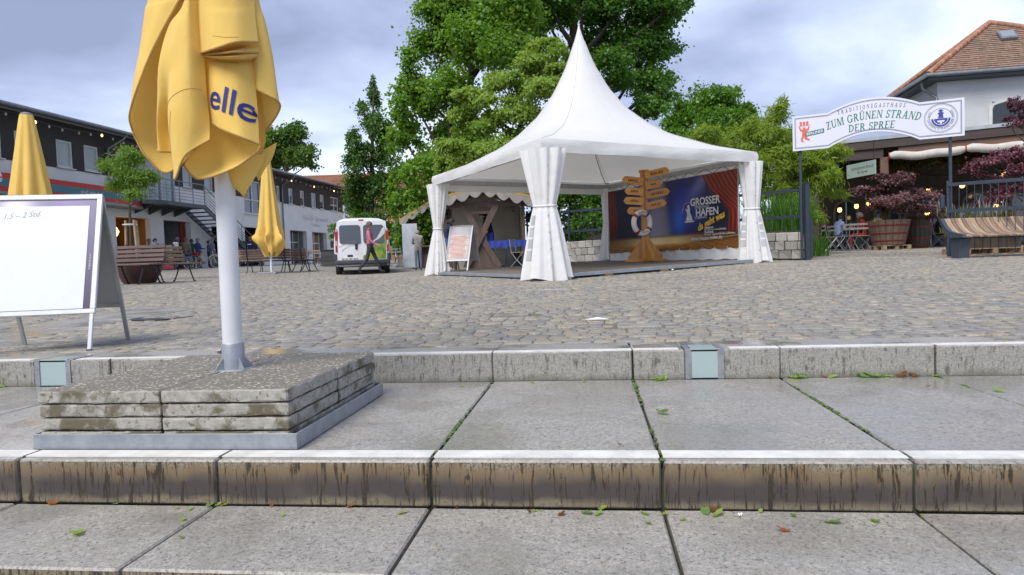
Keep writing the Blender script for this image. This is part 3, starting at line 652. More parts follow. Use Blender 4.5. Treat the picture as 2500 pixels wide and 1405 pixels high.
# rear wing
R2 = Matrix.Translation((0, .62, 0)) @ Matrix.Rotation(math.atan2(.32, 1.02), 4, 'X')
h2 = math.hypot(.32, 1.02)
fr = MB()
for xx in (-.012, -Wd + .012): fr.box((xx, 0, h2 / 2), (.026, .02, h2 - .004), M=R2, bev=.003)
fr.box((-Wd / 2, 0, h2 - .02), (Wd - .05, .02, .03), M=R2, bev=.003); fr.box((-Wd / 2, 0, .28), (Wd - .05, .02, .03), M=R2, bev=.003); fr.build('rear_frame', M_alud, bd)
MB().box((-Wd / 2, 0, .68), (Wd - .05, .006, .80), M=R2).build('rear_panel', pm('grey rear panel', (.36, .365, .36), (.33, .335, .33), 3, .4, dirt=.1), bd)
MB().box((-.36, .10, .995), (.74, .26, .004)).build('hinge', M_alud, bd) if False else None
# ------------------------------------------------------------------ pagoda tent
TC = np.array([-.744, 11.418]); TA = math.radians(34.6); TS = 5.0
def TW(lx, ly, z=0.0): return Vector((TC[0] + lx * math.cos(TA) - ly * math.sin(TA), TC[1] + lx * math.sin(TA) + ly * math.cos(TA), z))
m, t, b, o = newmat('white tent membrane'); g = NG(t); v = g.objvec()
col = g.mix(g.smooth(g.noise(v, 1.3, 6), .3, .7), (.86, .86, .855), (.82, .825, .83)); col = g.mix(g.math('MULTIPLY', g.smooth(g.noise(v, 3, 8, .75), .58, .78), .30), col, (.55, .54, .50))
g.set(b.inputs['Base Color'], col); b.inputs['Roughness'].default_value = .45
g.set(b.inputs['Normal'], g.bump(g.noise(g.map(v, (1, 1, 1.8)), 2.6, 5, .6), .35, .06))
tr = g.n('ShaderNodeBsdfTranslucent'); g.set(tr.inputs[0], (.86, .82, .73)); mx = g.n('ShaderNodeMixShader'); mx.inputs[0].default_value = .26
g.lk(b.outputs[0], mx.inputs[1]); g.lk(tr.outputs[0], mx.inputs[2]); g.lk(mx.outputs[0], o.inputs[0]); M_pvc = m
M_clear = pm('grey clear film', (.36, .37, .37), (.46, .47, .47), 4, .15)
tent = thing('pagoda_tent', 'white pagoda tent with a tall pointed roof and tied corner curtains', 'tent', TW(0, 0), TA)
EZ, PK, VB = 2.56, 5.66, .215
tt = [0, .02, .05, .105, .2, .315, .45, .57, .8, 1.0]; fz = [1, .93, .845, .705, .53, .377, .255, .172, .065, 0]
vs_, fs_ = [], []; nt_, ne = 34, 56
def sq(k):                                              # square outline, corner at k=0
    s_ = (k / ne * 4) % 4; i_ = int(s_); f = s_ - i_; q_ = [(-1, -1), (1, -1), (1, 1), (-1, 1), (-1, -1)]
    return q_[i_][0] * (1 - f) + q_[i_ + 1][0] * f, q_[i_][1] * (1 - f) + q_[i_ + 1][1] * f
for i_ in range(nt_ + 1):
    tq = (i_ / nt_) ** 1.5; z = EZ + (PK - EZ) * np.interp(tq, tt, fz)
    for k in range(ne):
        x_, y_ = sq(k); rr2 = math.hypot(x_, y_); rd = min(1, max(0, (1 - tq) * .85)); f = (1 - rd) + rd * (1.10 / rr2)
        mid = 1 - abs(abs(x_) - abs(y_)); sag = .10 * math.sin(PI * min(tq * 1.0, 1)) * (1 - max(0, mid)) 
        vs_.append((2.5 + x_ * 2.56 * tq * f, 2.5 + y_ * 2.56 * tq * f, z - sag * .6 + .004 * random.random()))
for i_ in range(nt_):
    for k in range(ne): k2 = (k + 1) % ne; fs_.append([i_ * ne + k, (i_ + 1) * ne + k, (i_ + 1) * ne + k2, i_ * ne + k2])
MB().add(vs_, fs_, True).build('roof', M_pvc, tent)
sm_ = MB()
for k0 in (0, 14, 28, 42, 7, 21): sm_.tube([Vector(vs_[i_ * ne + k0]) + Vector((0, 0, .003)) for i_ in range(4, nt_ + 1)], .006 if k0 % 14 == 0 else .003, 4)
for k_, p in enumerate((.55,)): pass
tag(sm_.build('seam', pm('membrane seam', (.62, .62, .61), None, 9, .6), tent), kind='stuff')
# valance: a softly waving skirt round the eaves
vs_, fs_ = [], []; nv = 160
for j_ in range(7):
    for k in range(nv):
        s_ = k / nv * 4; i_ = int(s_); f = s_ - i_; q_ = [(-1, -1), (1, -1), (1, 1), (-1, 1), (-1, -1)]
        x_ = q_[i_][0] * (1 - f) + q_[i_ + 1][0] * f; y_ = q_[i_][1] * (1 - f) + q_[i_ + 1][1] * f
        w_ = j_ / 6; e_ = 2.565 + .012 * math.sin(w_ * PI) + w_ * .012 * math.sin(f * 23 + i_ * 2) + w_ * .008 * math.sin(f * 51) + .006 * math.sin(f * 9 + w_ * 5)
        vs_.append((2.5 + x_ * e_, 2.5 + y_ * e_, EZ + .004 - w_ * (VB + .014 * math.sin(f * PI) + .006 * math.sin(f * 12 + i_))))
for j_ in range(6):
    for k in range(nv): k2 = (k + 1) % nv; fs_.append([j_ * nv + k, j_ * nv + k2, (j_ + 1) * nv + k2, (j_ + 1) * nv + k])
MB().add(vs_, fs_, True).build('valance', M_pvc, tent)
M_alf = pm('tent aluminium', (.40, .40, .39), (.33, .33, .32), 10, .4, metal=.5)
CN = {'C': (0, 0), 'R': (TS, 0), 'B': (TS, TS), 'L': (0, TS)}
DZ = {'C': .236, 'R': .370, 'L': .298, 'B': .432}
for k, (x_, y_) in CN.items():
    sx, sy = (1 if x_ == 0 else -1), (1 if y_ == 0 else -1)
    MB().box((x_ + sx * .06, y_ + sy * .06, (DZ[k] + EZ - .03) / 2), (.075, .075, EZ - .03 - DZ[k]), bev=.008).build('post', M_alf, tent)
for a, b_ in (('C', 'R'), ('R', 'B'), ('B', 'L'), ('L', 'C')):
    p, q_ = CN[a], CN[b_]; f = lambda v_: .06 + v_ * (TS - .12) / TS
    MB().bar((f(p[0]), f(p[1]), EZ - .14), (f(q_[0]), f(q_[1]), EZ - .14), .055, .10).build('eave_beam', M_alf, tent)
    # inner skirt below the beam on the far sides
    if (a, b_) in (('R', 'B'), ('B', 'L')):
        MB().bar((f(p[0]), f(p[1]), EZ - .275), (f(q_[0]), f(q_[1]), EZ - .275), .012, .15).build('inner_skirt', M_pvc, tent)
for k, (x_, y_) in CN.items():                          # hip rafters up to the mast cup
    pts = [(2.5 + (x_ - 2.5) * q_ * .90, 2.5 + (y_ - 2.5) * q_ * .90, EZ + (PK - EZ) * float(np.interp(q_, tt, fz))  * .94 - .09) for q_ in (1, .8, .6, .45, .32)]
    MB().tube(pts, .012, 6).build('hip_cable', M_alf, tent)
# curtains
def curtain(cx, cy, zb, a_top, a_tie, a_bot, ztie, face, seed, flat=.62, skew=0.0, windows=True):
    rg = random.Random(seed); ph = [rg.uniform(0, 6.28) for _ in range(4)]
    zt = EZ - VB + .03
    def R(th, z):
        f = (z - zb) / (zt - zb); ft = (ztie - zb) / (zt - zb)
        if f > ft: q_ = max(0, (f - ft) / (1 - ft)); a = a_tie + (a_top - a_tie) * (q_ ** .85); amp = .10 + .10 * q_
        else: q_ = max(0, 1 - f / ft); a = a_tie + (a_bot - a_tie) * (q_ ** .8); amp = .08 + .15 * q_
        k = 1 + amp * (.6 * math.sin(9 * th + ph[0]) + .45 * math.sin(13 * th + ph[1] + f * .8) + .35 * math.sin(5 * th + ph[2]))
        return a * k, f, q_
    def pt(th, z, off=0.0):
        a, f, q_ = R(th, z); a += off
        lx_, ly_ = a * math.cos(th), a * flat * math.sin(th)
        sway = skew * max(0, 1 - f) ** 1.5
        x_ = (lx_ + sway) * math.cos(face) - ly_ * math.sin(face); y_ = (lx_ + sway) * math.sin(face) + ly_ * math.cos(face)
        return (cx + x_, cy + y_, z)
    n1_, n2_ = 30, 96; vs_ = []
    for i_ in range(n1_ + 1):
        z = zb + .01 + (zt - zb - .01) * i_ / n1_
        for k in range(n2_):
            p = list(pt(2 * PI * k / n2_, z))
            if i_ == 0: p[2] += .03 * math.sin(3 * 2 * PI * k / n2_ + ph[3])
            vs_.append(p)
    fs_ = [[i_ * n2_ + k, i_ * n2_ + (k + 1) % n2_, (i_ + 1) * n2_ + (k + 1) % n2_, (i_ + 1) * n2_ + k] for i_ in range(n1_) for k in range(n2_)]
    c = MB().add(vs_, fs_, True).build('curtain', M_pvc, tent)
    MB().tube([pt(2 * PI * k / 40, ztie + .012 * math.sin(2 * PI * k / 40), .012) for k in range(40)], .014, 6, closed=True).build('tie', M_pvc, c)
    if windows:
        for th0, th1 in ((-PI / 2 - 1.05, -PI / 2 - .62),) if windows == 1 else ((-PI / 2 - 1.1, -PI / 2 - .75), (-PI / 2 + .7, -PI / 2 + 1.05)):
            z0, z1 = zb + .33, ztie - .16
            def patch(t0, t1, a, b_, off, nm, mt):
                nu_, nv_ = 8, 10; g_ = [pt(t0 + (t1 - t0) * i_ / nu_, a + (b_ - a) * j_ / nv_, off) for j_ in range(nv_ + 1) for i_ in range(nu_ + 1)]
                MB().add(g_, [[j_ * 9 + i_, j_ * 9 + i_ + 1, (j_ + 1) * 9 + i_ + 1, (j_ + 1) * 9 + i_] for j_ in range(nv_) for i_ in range(nu_)], True).build(nm, mt, c)
            patch(th0, th1, z0, z1, .008, 'window_film', M_clear)
            for k in range(1, 4): zc2 = z0 + (z1 - z0) * k / 4; patch(th0 - .02, th1 + .02, zc2 - .02, zc2 + .02, .014, 'window_bar', M_pvc)
    ey = MB()
    for k in range(7):
        th = -PI / 2 + .35; z = zb + .25 + k * .28
        if z < zt - .1: p = Vector(pt(th, z, .004)); q_ = Vector(pt(th, z, .010)); ey.tube([p, q_], .012, 8)
    ey.build('eyelet', M_alud, c)
face = -TA - YAW * 1.0 + 0.0                              # curtain breadth across the view
curtain(-.02, -.02, .15, .36, .185, .41, 1.42, face, 1, .60)
curtain(.02, TS - .03, .215, .24, .10, .27, 1.33, face, 2, .7, -.10, False)
curtain(TS - .03, .03, .30, .22, .14, .30, 1.42, face, 3, .7, .04, 2)
curtain(TS - .10, TS - .10, .44, .15, .11, .19, 1.45, face, 4, .7, -.04, False)
# ------------------------------------------------------------------ deck
deck = thing('tent_deck', 'low timber deck with grey steel edging under the white tent', 'deck', TW(0, 0, DZ['C']), 0)
deck.rotation_euler = (Matrix.Rotation(TA, 3, 'Z') @ Matrix.Rotation(-(DZ['R'] - DZ['C']) / 5, 3, 'Y') @ Matrix.Rotation((DZ['L'] - DZ['C']) / 5, 3, 'X')).to_euler()
M_deck = pm('deck timber', (.20, .165, .135), (.14, .118, .10), 5, .6, .3, 60, isl=.3, stretch=(.15, 1, 1))
M_edge = pm('grey steel edging', (.30, .335, .375), (.245, .275, .315), 6, .45, metal=.2)
pk = MB().box((2.5, 0, -.014), (5.14, .134, .028), bev=.003).mesh('plank'); pk.materials.append(M_deck)
for k in range(36): link('plank', pk, None, deck, (0, .05 + k * .14, 0))
for c, d in (((2.5, -.10, -.026), (5.24, .03, .062)), ((2.5, 5.10, -.026), (5.24, .03, .062)), ((-.10, 2.5, -.026), (.03, 5.168, .062)), ((5.10, 2.5, -.026), (.03, 5.168, .062))): MB().box(c, d, bev=.004).build('edging', M_edge, deck)
for k in range(5): MB().box((2.5, .3 + k * 1.1, -.044), (5.0, .07, .030)).build('joist', M_alud, deck)
M_raw = pm('raw timber', (.42, .27, .12), (.34, .21, .09), 8, .7, .3, 50, stretch=(.3, 1, 1))
for lx, ly in ((.12, 2.3), (.1, .1), (2.6, .05), (.1, 4.6), (1.3, .05)):
    z0 = TW(lx, ly); gl = gz(z0[0], z0[1]); top = DZ['C'] + lx * .0268 + ly * .0124 - .06; hh = max(.03, top - gl)
    MB().box((lx, ly, -.061 - hh / 2), (.16, .16, hh)).build('shim', M_raw, deck)
# ------------------------------------------------------------------ stage backdrop banner on the far right side of the tent
BW, BZ0, BZ1 = 4.52, .62, 2.27
bn_ = thing('stage_banner', 'printed banner of a spotlit theatre stage with red curtains hung inside the tent', 'banner', TW(TS - .16, TS - .22, 0), TA - PI / 2)     # local x from B to R
NU, NV = 200, 90; pv, pf, pc_ = [], [], []
def smooth(a, b_, x_): q_ = min(1, max(0, (x_ - a) / (b_ - a))); return q_ * q_ * (3 - 2 * q_)
def stage(u, w_):
    c = np.array([.012, .012, .03])
    c = c + np.array([.02, .03, .22]) * math.exp(-((u - .62) / .16) ** 2) * smooth(.15, .45, w_) * (1 - .55 * smooth(.75, 1, w_))
    c = c + np.array([.01, .10, .36]) * math.exp(-((u - .36) / .07) ** 2 - ((w_ - .42) / .28) ** 2) + np.array([.01, .09, .34]) * math.exp(-((u - .60) / .055) ** 2 - ((w_ - .40) / .25) ** 2)
    c = c + np.array([.05, .06, .20]) * math.exp(-((u - .33) / .12) ** 2) * smooth(.5, .9, w_)
    cw_ = .05 + .055 * (1 - w_); c = c * (1 - .85 * math.exp(-((u - .445) / cw_) ** 4)) + np.array([.30, .285, .38]) * math.exp(-((u - .445) / cw_) ** 4) * (.75 + .3 * (1 - w_))
    dl = abs((u - .78) * .62 + (w_ - .95) * -.35 * .6); c = c + np.array([.10, .10, .20]) * math.exp(-(dl / .028) ** 2) * smooth(.48, .78, u) * smooth(.45, .9, w_) * (u < .80)
    lc = smooth(.085, .06, u + .01 * math.sin(w_ * 9)); f = .5 + .5 * math.sin(u * 260 + 3 * w_)
    c = c * (1 - lc) + lc * np.array([.20 * f + .03, .012, .006]) * (.35 + .65 * smooth(.1, .6, w_))
    edge = np.interp(w_, [0, .2, .38, .5, .6, .8, 1], [.93, .935, .945, .945, .90, .815, .77]); rc = smooth(edge - .006, edge + .008, u); f = .5 + .5 * math.sin((u - edge) * 230 + 4 * w_)
    c = c * (1 - rc) + rc * np.array([.30 * f + .035, .022 * f + .006, .006]) * (.6 + .4 * smooth(0, .5, w_))
    if w_ < .26:
        fl = smooth(.245, .19, w_); au = (u - .45) / (.25 + (.26 - w_) * 2.5); pl = .65 + .35 * math.cos(au * 30) ** 2 * 1.0; seam = 1 - .5 * (abs((au * 5) % 1 - .5) > .47)
        wc = np.array([.36, .14, .03]) * (1 - .55 * abs(au)) * pl * seam
        sp_ = math.exp(-((u - .45) / .21) ** 2 - ((w_ - .15) / .055) ** 4); wc = wc * (1 - sp_ * .9) + np.array([.80, .68, .36]) * sp_
        wc = wc + np.array([.36, .17, .02]) * math.exp(-((u - .45) / .26) ** 2 - ((w_ - .09) / .05) ** 2)
        c = c * (1 - fl) + wc * fl
    return np.clip(c, 0, 1)
for j_ in range(NV + 1):
    for i_ in range(NU + 1):
        u, w_ = i_ / NU, j_ / NV; pv.append((u * BW, .006 * math.sin(u * 17) * (w_ > .02) + .004 * math.sin(u * 41 + w_ * 6), BZ0 + .06 * (1 - u) * 0 + (BZ1 - BZ0) * w_)); pc_.append((*stage(u, w_), 1))
for j_ in range(NV):
    for i_ in range(NU): a = j_ * (NU + 1) + i_; pf.append([a, a + 1, a + NU + 2, a + NU + 1])
printed('print', pv, pf, pc_, vcol_mat('stage print', .4), bn_)
sk_v = [(BW * k / 80, .01 + .02 * math.sin(k * .9) * (1 - j_ / 4) + .012 * math.sin(k * .37), BZ0 + .01 - j_ * .06 + .01 * math.sin(k * .8) * j_ / 4) for j_ in range(5) for k in range(81)]
MB().add(sk_v, [[j_ * 81 + k, j_ * 81 + k + 1, (j_ + 1) * 81 + k + 1, (j_ + 1) * 81 + k] for j_ in range(4) for k in range(80)], True).build('skirt', M_pvc, bn_)
bk = MB().box((BW / 2, .035, (BZ0 + BZ1) / 2), (BW, .006, BZ1 - BZ0 + .1)).build('backing', M_pvc, bn_)
rp = [(BW * k / 20, -.02, BZ0 + .17 - .13 * math.sin(PI * min(1, k / 14)) ** .7 + (.10 * max(0, (k - 14) / 6))) for k in range(21)]
MB().tube(rp, .008, 6).build('rope', pm('hemp rope', (.36, .25, .10), None, 30, .9), bn_)
cb_ = MB()
for k in range(9): cb_.tube([(k * .52, -.01, BZ1 + .10), (k * .52 + .2, -.02, BZ1 + .02 - .03 * (k % 3)), (k * .52 + .45, -.01, BZ1 + .09)], .006, 5)
cb_.build('cable', pm('black cable', (.02, .02, .02), None, 10, .5), bn_)
ey = MB()
for k in range(12): ey.cyl((.15 + k * .37, -.008, BZ0 + .03), (.15 + k * .37, -.016, BZ0 + .03), .014, 8)
ey.build('eyelet', M_alu, bn_)
M_pw = pm('white print', (.68, .68, .68), None, 5, .5, dirt=0); M_py = pm('yellow print', (.72, .48, .05), None, 5, .5, dirt=0)
def flat_text(txt, x_, z, size, mat, parent, y=-.022, bold=0.0, shear=0.0, sp=1.0, rot=0.0, sx=1.0, name='lettering'):
    V_, F2 = textdata(txt, size, bold=bold, shear=shear, space=sp); cr, sr = math.cos(rot), math.sin(rot)
    return MB().add([(x_ + (v_.x * sx * cr - v_.y * sr), y, z + (v_.x * sx * sr + v_.y * cr)) for v_ in V_], F2).build(name, mat, parent)
def zu(w_): return BZ0 + (BZ1 - BZ0) * w_
flat_text('GROSSER', .795 * BW, zu(.60), .235, M_pw, bn_, bold=.006, sx=.92)
flat_text('SPREEWALD', .775 * BW, zu(.555), .085, M_pw, bn_, sx=.95)
flat_text('HAFEN', .808 * BW, zu(.452), .235, M_pw, bn_, bold=.006, sx=.95)
flat_text('LÜBBENAU', .765 * BW, zu(.415), .08, M_pw, bn_, sx=.95)
flat_text('da geht was', .835 * BW, zu(.33), .21, M_py, bn_, bold=.008, shear=.35, rot=.32, sx=.85)
flat_text('grosserspreewaldhafen', .86 * BW, zu(.245), .07, M_pw, bn_); flat_text('Grosser Spreewaldhafen Lübbenau', .885 * BW, zu(.185), .07, M_pw, bn_, sx=.9)
flat_text('instagram', .82 * BW, zu(.275), .07, M_pw, bn_, bold=.002); flat_text('facebook', .82 * BW, zu(.215), .07, M_pw, bn_, bold=.002)
flat_text('www.grosser-hafen.de', .80 * BW, zu(.13), .105, M_pw, bn_, bold=.002)
lg = MB(); lx0, lz0 = .683 * BW, zu(.50)                 # woman in traditional dress under an arc
lg.prism([(-.10, -.16), (.12, -.16), (.08, -.05), (.035, .03), (.05, .10), (.02, .13), (.03, .18), (-.02, .20), (-.05, .16), (-.03, .12), (-.06, .08), (-.09, .12), (-.11, .11), (-.06, .03), (-.05, -.02)], 0, .002, Matrix.Translation((lx0, -.022, lz0)) @ Matrix.Rotation(PI / 2, 4, 'X'))
lg.prism([(-.16, -.17), (.18, -.17), (.14, -.20), (-.12, -.20)], 0, .002, Matrix.Translation((lx0, -.022, lz0)) @ Matrix.Rotation(PI / 2, 4, 'X')); lg.build('emblem', M_pw, bn_)
MB().tube([(lx0 - .01 + .19 * math.cos(a), -.022, lz0 + .06 + .19 * math.sin(a)) for a in np.linspace(PI * 1.05, PI * .35, 12)], .010, 5).build('emblem_arc', pm('gold print', (.45, .32, .12), None, 5, .5), bn_)
# ------------------------------------------------------------------ wooden signpost and lifebuoy
M_pine = pm('varnished pine', (.60, .29, .07), (.50, .225, .05), 5, .42, .2, 50, stretch=(3, 3, .35), isl=.2)
M_pineb = pm('varnished pine board', (.62, .30, .075), (.52, .235, .055), 6, .42, .2, 50, stretch=(.4, 3, 3), isl=.25)
M_carve = pm('carved dark', (.19, .075, .018), None, 9, .7)
sp0 = P(1577, 640, 15.6); lx_, ly_ = sp0[0] - TC[0], sp0[1] - TC[1]; dl = (lx_ * math.cos(TA) + ly_ * math.sin(TA)) * .0268 + (-lx_ * math.sin(TA) + ly_ * math.cos(TA)) * .0124
SPZ = DZ['C'] + dl + .002
sp = thing('signpost', 'varnished wooden signpost with eight arrow boards standing on the tent deck', 'signpost', (sp0[0], sp0[1], SPZ), -YAW + .10)
MB().box((0, 0, 1.08), (.17, .17, 2.04), bev=.012).build('post', M_pine, sp); MB().box((0, 0, 2.115), (.225, .225, .05), bev=.015).build('cap', M_pine, sp)
for a in range(4):
    R = Matrix.Rotation(a * PI / 2 + .35, 4, 'Z')
    MB().prism([(.05, .06), (.42, .06), (.42, .13), (.09, .52), (.05, .52)], -.04, .04, R @ Matrix(((1, 0, 0, 0), (0, 0, 1, 0), (0, 1, 0, 0), (0, 0, 0, 1)))).build('brace', M_pine, sp)
for a in range(2): MB().box((0, 0, .03 + .002 * a), (1.04 if a else 1.0, .11, .058), rot=a * PI / 2 + .35, bev=.006).build('foot', M_pineb, sp)
def arrow(L_, h_, z, side, tilt, bow):
    pts = [(0, -h_ / 2), (L_ - .09, -h_ / 2), (L_ - .05, -h_ * .42), (L_, -h_ * .05), (L_ - .05, h_ * .42), (L_ - .09, h_ / 2), (0, h_ / 2)]
    M_ = Matrix.Translation((side * .02, -.085 - bow, z)) @ Matrix.Rotation(tilt, 4, 'Y') @ Matrix.Diagonal((side, 1, 1, 1))
    o_ = MB().prism(pts, -.018, .018, M_ @ Matrix(((1, 0, 0, 0), (0, 0, 1, 0), (0, 1, 0, 0), (0, 0, 0, 1)))).build('arrow_board', M_pineb, sp)
    cv = MB(); x_ = .14
    while x_ < L_ - .14:
        w_ = random.uniform(.018, .035); hh = h_ * random.uniform(.22, .40)
        cv.box((x_, -.0195, random.uniform(-.008, .008)), (w_, .003, hh), M=M_); x_ += w_ + random.uniform(.008, .02)
    cv.build('carving', M_carve, o_); return o_
for k, (L_, z, td_) in enumerate([(.50, 1.86, .16), (.44, 1.62, .12), (.47, 1.40, .10), (.40, 1.17, .09)]): arrow(L_, .17, z, -1, td_, .02)
for k, (L_, z, td_) in enumerate([(.56, 2.00, -.17), (.40, 1.75, -.17), (.56, 1.53, -.16), (.48, 1.28, -.16)]): arrow(L_, .17, z, 1, td_, .055)
M_bw = pm('buoy white', (.74, .74, .73), (.68, .68, .67), 8, .4, dirt=.2); M_br = pm('buoy red', (.48, .02, .015), None, 8, .45)
lb = thing('lifebuoy', 'white lifebuoy with red bands leaning on the signpost', 'lifebuoy', (sp0[0] - .09, sp0[1] - .20, SPZ + .90), -YAW + .72)
def arc(a0, a1, r_, R_=.235, n=14): return [(R_ * math.cos(a), -.01, R_ * 1.05 * math.sin(a)) for a in np.linspace(a0, a1, n)]
MB().tube(arc(0, 2 * PI, 0, n=49)[:-1], .062, 14, closed=True).build('ring', M_bw, lb)
for k in range(4): a = PI / 4 + k * PI / 2 + .15; MB().tube(arc(a - .13, a + .13, 0), .0645, 14).build('band', M_br, lb)
MB().tube([(.28 * math.cos(a), -.03 - .02 * math.sin(a * 4), .29 * math.sin(a)) for a in np.linspace(0, 2 * PI, 40)][:-1], .006, 5, closed=True).build('grab_rope', pm('white cord', (.6, .6, .58), None, 20, .8), lb)
V_, F2 = textdata('GROSSER HAFEN', .05)
for s_ in (1, -1):
    MB().add([((.235 + s_ * v_.y) * math.sin(v_.x * 3.2) * 1.0, -.0755, s_ * (.235 + s_ * v_.y - .012) * 1.05 * math.cos(v_.x * 3.2)) for v_ in V_], F2).build('lettering', pm('faded black print', (.06, .06, .07), None, 9, .6), lb)
# ------------------------------------------------------------------ long two-storey building at the left
FA, FB = np.array([-23.86, 24.85]), np.array([-21.91, 58.61]); FU = (FB - FA) / np.linalg.norm(FB - FA); FN = np.array([FU[1], -FU[0]]); FANG = math.atan2(FU[1], FU[0])
M_rend = pm('white render', (.80, .79, .77), (.74, .73, .715), 1.5, .8, .15, 60, dirt=.12)
m, t, b, o = newmat('black stained boarding'); g = NG(t); v = g.objvec(); sv = g.n('ShaderNodeSeparateXYZ'); g.lk(v, sv.inputs[0])
bd_ = g.math('FRACT', g.math('MULTIPLY', sv.outputs[2], 7.2)); lap = g.smooth(bd_, .0, .12)
col = g.mix(g.noise(g.map(v, (.3, 1, 9)), 5, 4), (.016, .015, .017), (.045, .04, .042)); g.set(b.inputs['Base Color'], col); b.inputs['Roughness'].default_value = .6
g.set(b.inputs['Normal'], g.bump(bd_, .9, .03)); M_board = m
M_wfr = pm('white window frame', (.70, .70, .70), None, 4, .45, dirt=.08); M_blind = pm('pale roller blind', (.42, .46, .48), (.36, .40, .42), .8, .30, dirt=.05)
M_gl = glassm('window glass', (.05, .065, .08)); M_glb = glassm('pale glazing', (.22, .30, .32), .08); M_glz = glassm('blue glass', (.03, .06, .14))
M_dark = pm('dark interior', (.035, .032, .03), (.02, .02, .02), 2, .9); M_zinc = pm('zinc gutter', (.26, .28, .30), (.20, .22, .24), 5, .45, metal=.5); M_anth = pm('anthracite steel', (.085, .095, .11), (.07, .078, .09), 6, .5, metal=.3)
M_roofd = pm('dark sheet roof', (.09, .09, .095), None, 3, .6)
def cut_rects(x0, x1, z0, z1, holes):
    xs_ = sorted({x0, x1, *[max(x0, min(x1, v_)) for h in holes for v_ in (h[0], h[1])]}); res = []
    for a, b_ in zip(xs_, xs_[1:]):
        if b_ - a < 1e-4: continue
        mid = (a + b_) / 2; cuts = sorted([(max(z0, h[2]), min(z1, h[3])) for h in holes if h[0] < mid < h[1]]); z = z0
        for c0, c1 in cuts:
            if c0 > z: res.append((a, b_, z, c0))
            z = max(z, c1)
        if z < z1: res.append((a, b_, z, z1))
    return res
lbld = thing('market_hall', 'long two-storey building with black boarded upper floor and white ground floor', 'building', (FA[0], FA[1], 0), FANG)
UW = [(-2.9, -2.1, 4.9, 6.02, 0), (-.95, -.03, 4.9, 6.02, 0), (.5, 1.35, 4.9, 6.02, 0), (2.34, 3.14, 4.92, 6.02, 0), (3.72, 4.5, 4.95, 6.02, 0), (9.99, 10.75, 4.9, 5.97, 0), (11.74, 12.5, 4.87, 5.97, 0), (19.2, 19.65, 4.9, 5.96, 1), (20.78, 21.38, 4.89, 5.96, 2), (22.4, 23.0, 4.88, 5.96, 2), (24.05, 24.78, 4.88, 5.96, 0), (25.41, 26.07, 4.88, 5.96, 2), (27.13, 28.55, 4.88, 5.96, 3)]
BW_ = [(5.5, 9.4, 3.98, 6.02), (15.47, 17.3, 3.91, 5.95)]
GF = [(-6.5, 1.6, .2, 3.12), (5.3, 7.5, .2, 3.12), (8.4, 10.45, .2, 3.12), (12.2, 14.3, .2, 3.0), (15.4, 17.2, .2, 3.1), (20.8, 23.15, .2, 3.13), (23.98, 26.3, .2, 3.13)]
wl = MB()
for a, b_, c, d in cut_rects(-14, 30.2, .2, 4.87, GF + BW_): wl.box(((a + b_) / 2, .15, (c + d) / 2), (b_ - a, .3, d - c))
wl.box((30.05, 6.3, 2.6), (.3, 12, 4.7)); wl.build('wall', M_rend, lbld)
wu = MB()
for a, b_, c, d in cut_rects(-14, 30.2, 4.87, 6.75, UW + BW_): wu.box(((a + b_) / 2, .12, (c + d) / 2), (b_ - a, .28, d - c))
wu.box((30.04, 6.3, 5.8), (.3, 12, 1.9)); wu.build('boarding', M_board, lbld)
rf = MB(); rf.prism([(-.85, 6.62), (6.3, 8.3), (6.3, 8.45), (-.9, 6.76)], -14.5, 31.0, Matrix(((0, 0, 1, 0), (1, 0, 0, 0), (0, 1, 0, 0), (0, 0, 0, 1)))); rf = rf.build('roof', M_roofd, lbld)
MB().tube([(-14.5, -.93, 6.70), (31, -.93, 6.70)], .075, 10).build('gutter', M_zinc, rf)
for s_ in (4.95, 19.85): MB().tube([(s_ + .25, -.9, 6.65), (s_ + .2, -.75, 6.45), (s_ + .02, -.1, 6.05), (s_, -.08, 5.6), (s_, -.08, 3.0 if s_ > 10 else 4.5), (s_, -.08, 1.0 if s_ > 10 else 4.4)], .05, 8).build('downpipe', M_zinc, lbld)
MB().box((8, 6, 3.2), (44, 11.2, .1)).build('floor_slab', M_dark, lbld)
def window(root, a, b_, c, d, kind, y=.06):
    f = MB(); w_ = .07; f.box(((a + b_) / 2, y, d - w_ / 2), (b_ - a, .08, w_)); f.box(((a + b_) / 2, y, c + w_ / 2), (b_ - a, .08, w_))
    for x_ in (a + w_ / 2, b_ - w_ / 2): f.box((x_, y, (c + d) / 2), (w_, .08, d - c - 2 * w_))
    if kind in (1, 3, 4): f.box(((a + b_) / 2, y, (c + d) / 2), (.07, .07, d - c - 2 * w_))
    if kind in (3, 4): f.box(((a + b_) / 2, y + .002, c + (d - c) * .42), (b_ - a - 2 * w_, .066, .07))
    wn = f.build('window', M_wfr, root)
    MB().box(((a + b_) / 2, y + .03, (c + d) / 2), (b_ - a - .1, .012, d - c - .1)).build('pane', M_blind if kind == 0 else M_glz if kind == 4 else M_gl, wn)
    if kind == 2: MB().box(((a + b_) / 2, y + .018, d - (d - c) * .27), (b_ - a - .15, .008, (d - c) * .42)).build('blind', M_blind, wn)
    MB().box(((a + b_) / 2, -.045, c - .03), (b_ - a + .1, .14, .04)).build('sill', M_wfr, wn)
    MB().box(((a + b_) / 2, .5, (c + d) / 2), (b_ - a + .2, .02, d - c + .2)).build('reveal', M_dark, wn)
for h in UW: window(lbld, *h)
window(lbld, *BW_[1], 4)
gd = MB()                                               # balcony glazing
for k in range(5): gd.box((5.5 + 3.9 * k / 4 + (.04 if k == 0 else -.04 if k == 4 else 0), .06, 5.0), (.075, .09, 2.04))
gd.box((7.45, .06, 5.985), (3.9, .085, .07)); gd.box((7.45, .06, 4.015), (3.9, .085, .07)); gdo = gd.build('balcony_door', M_wfr, lbld)
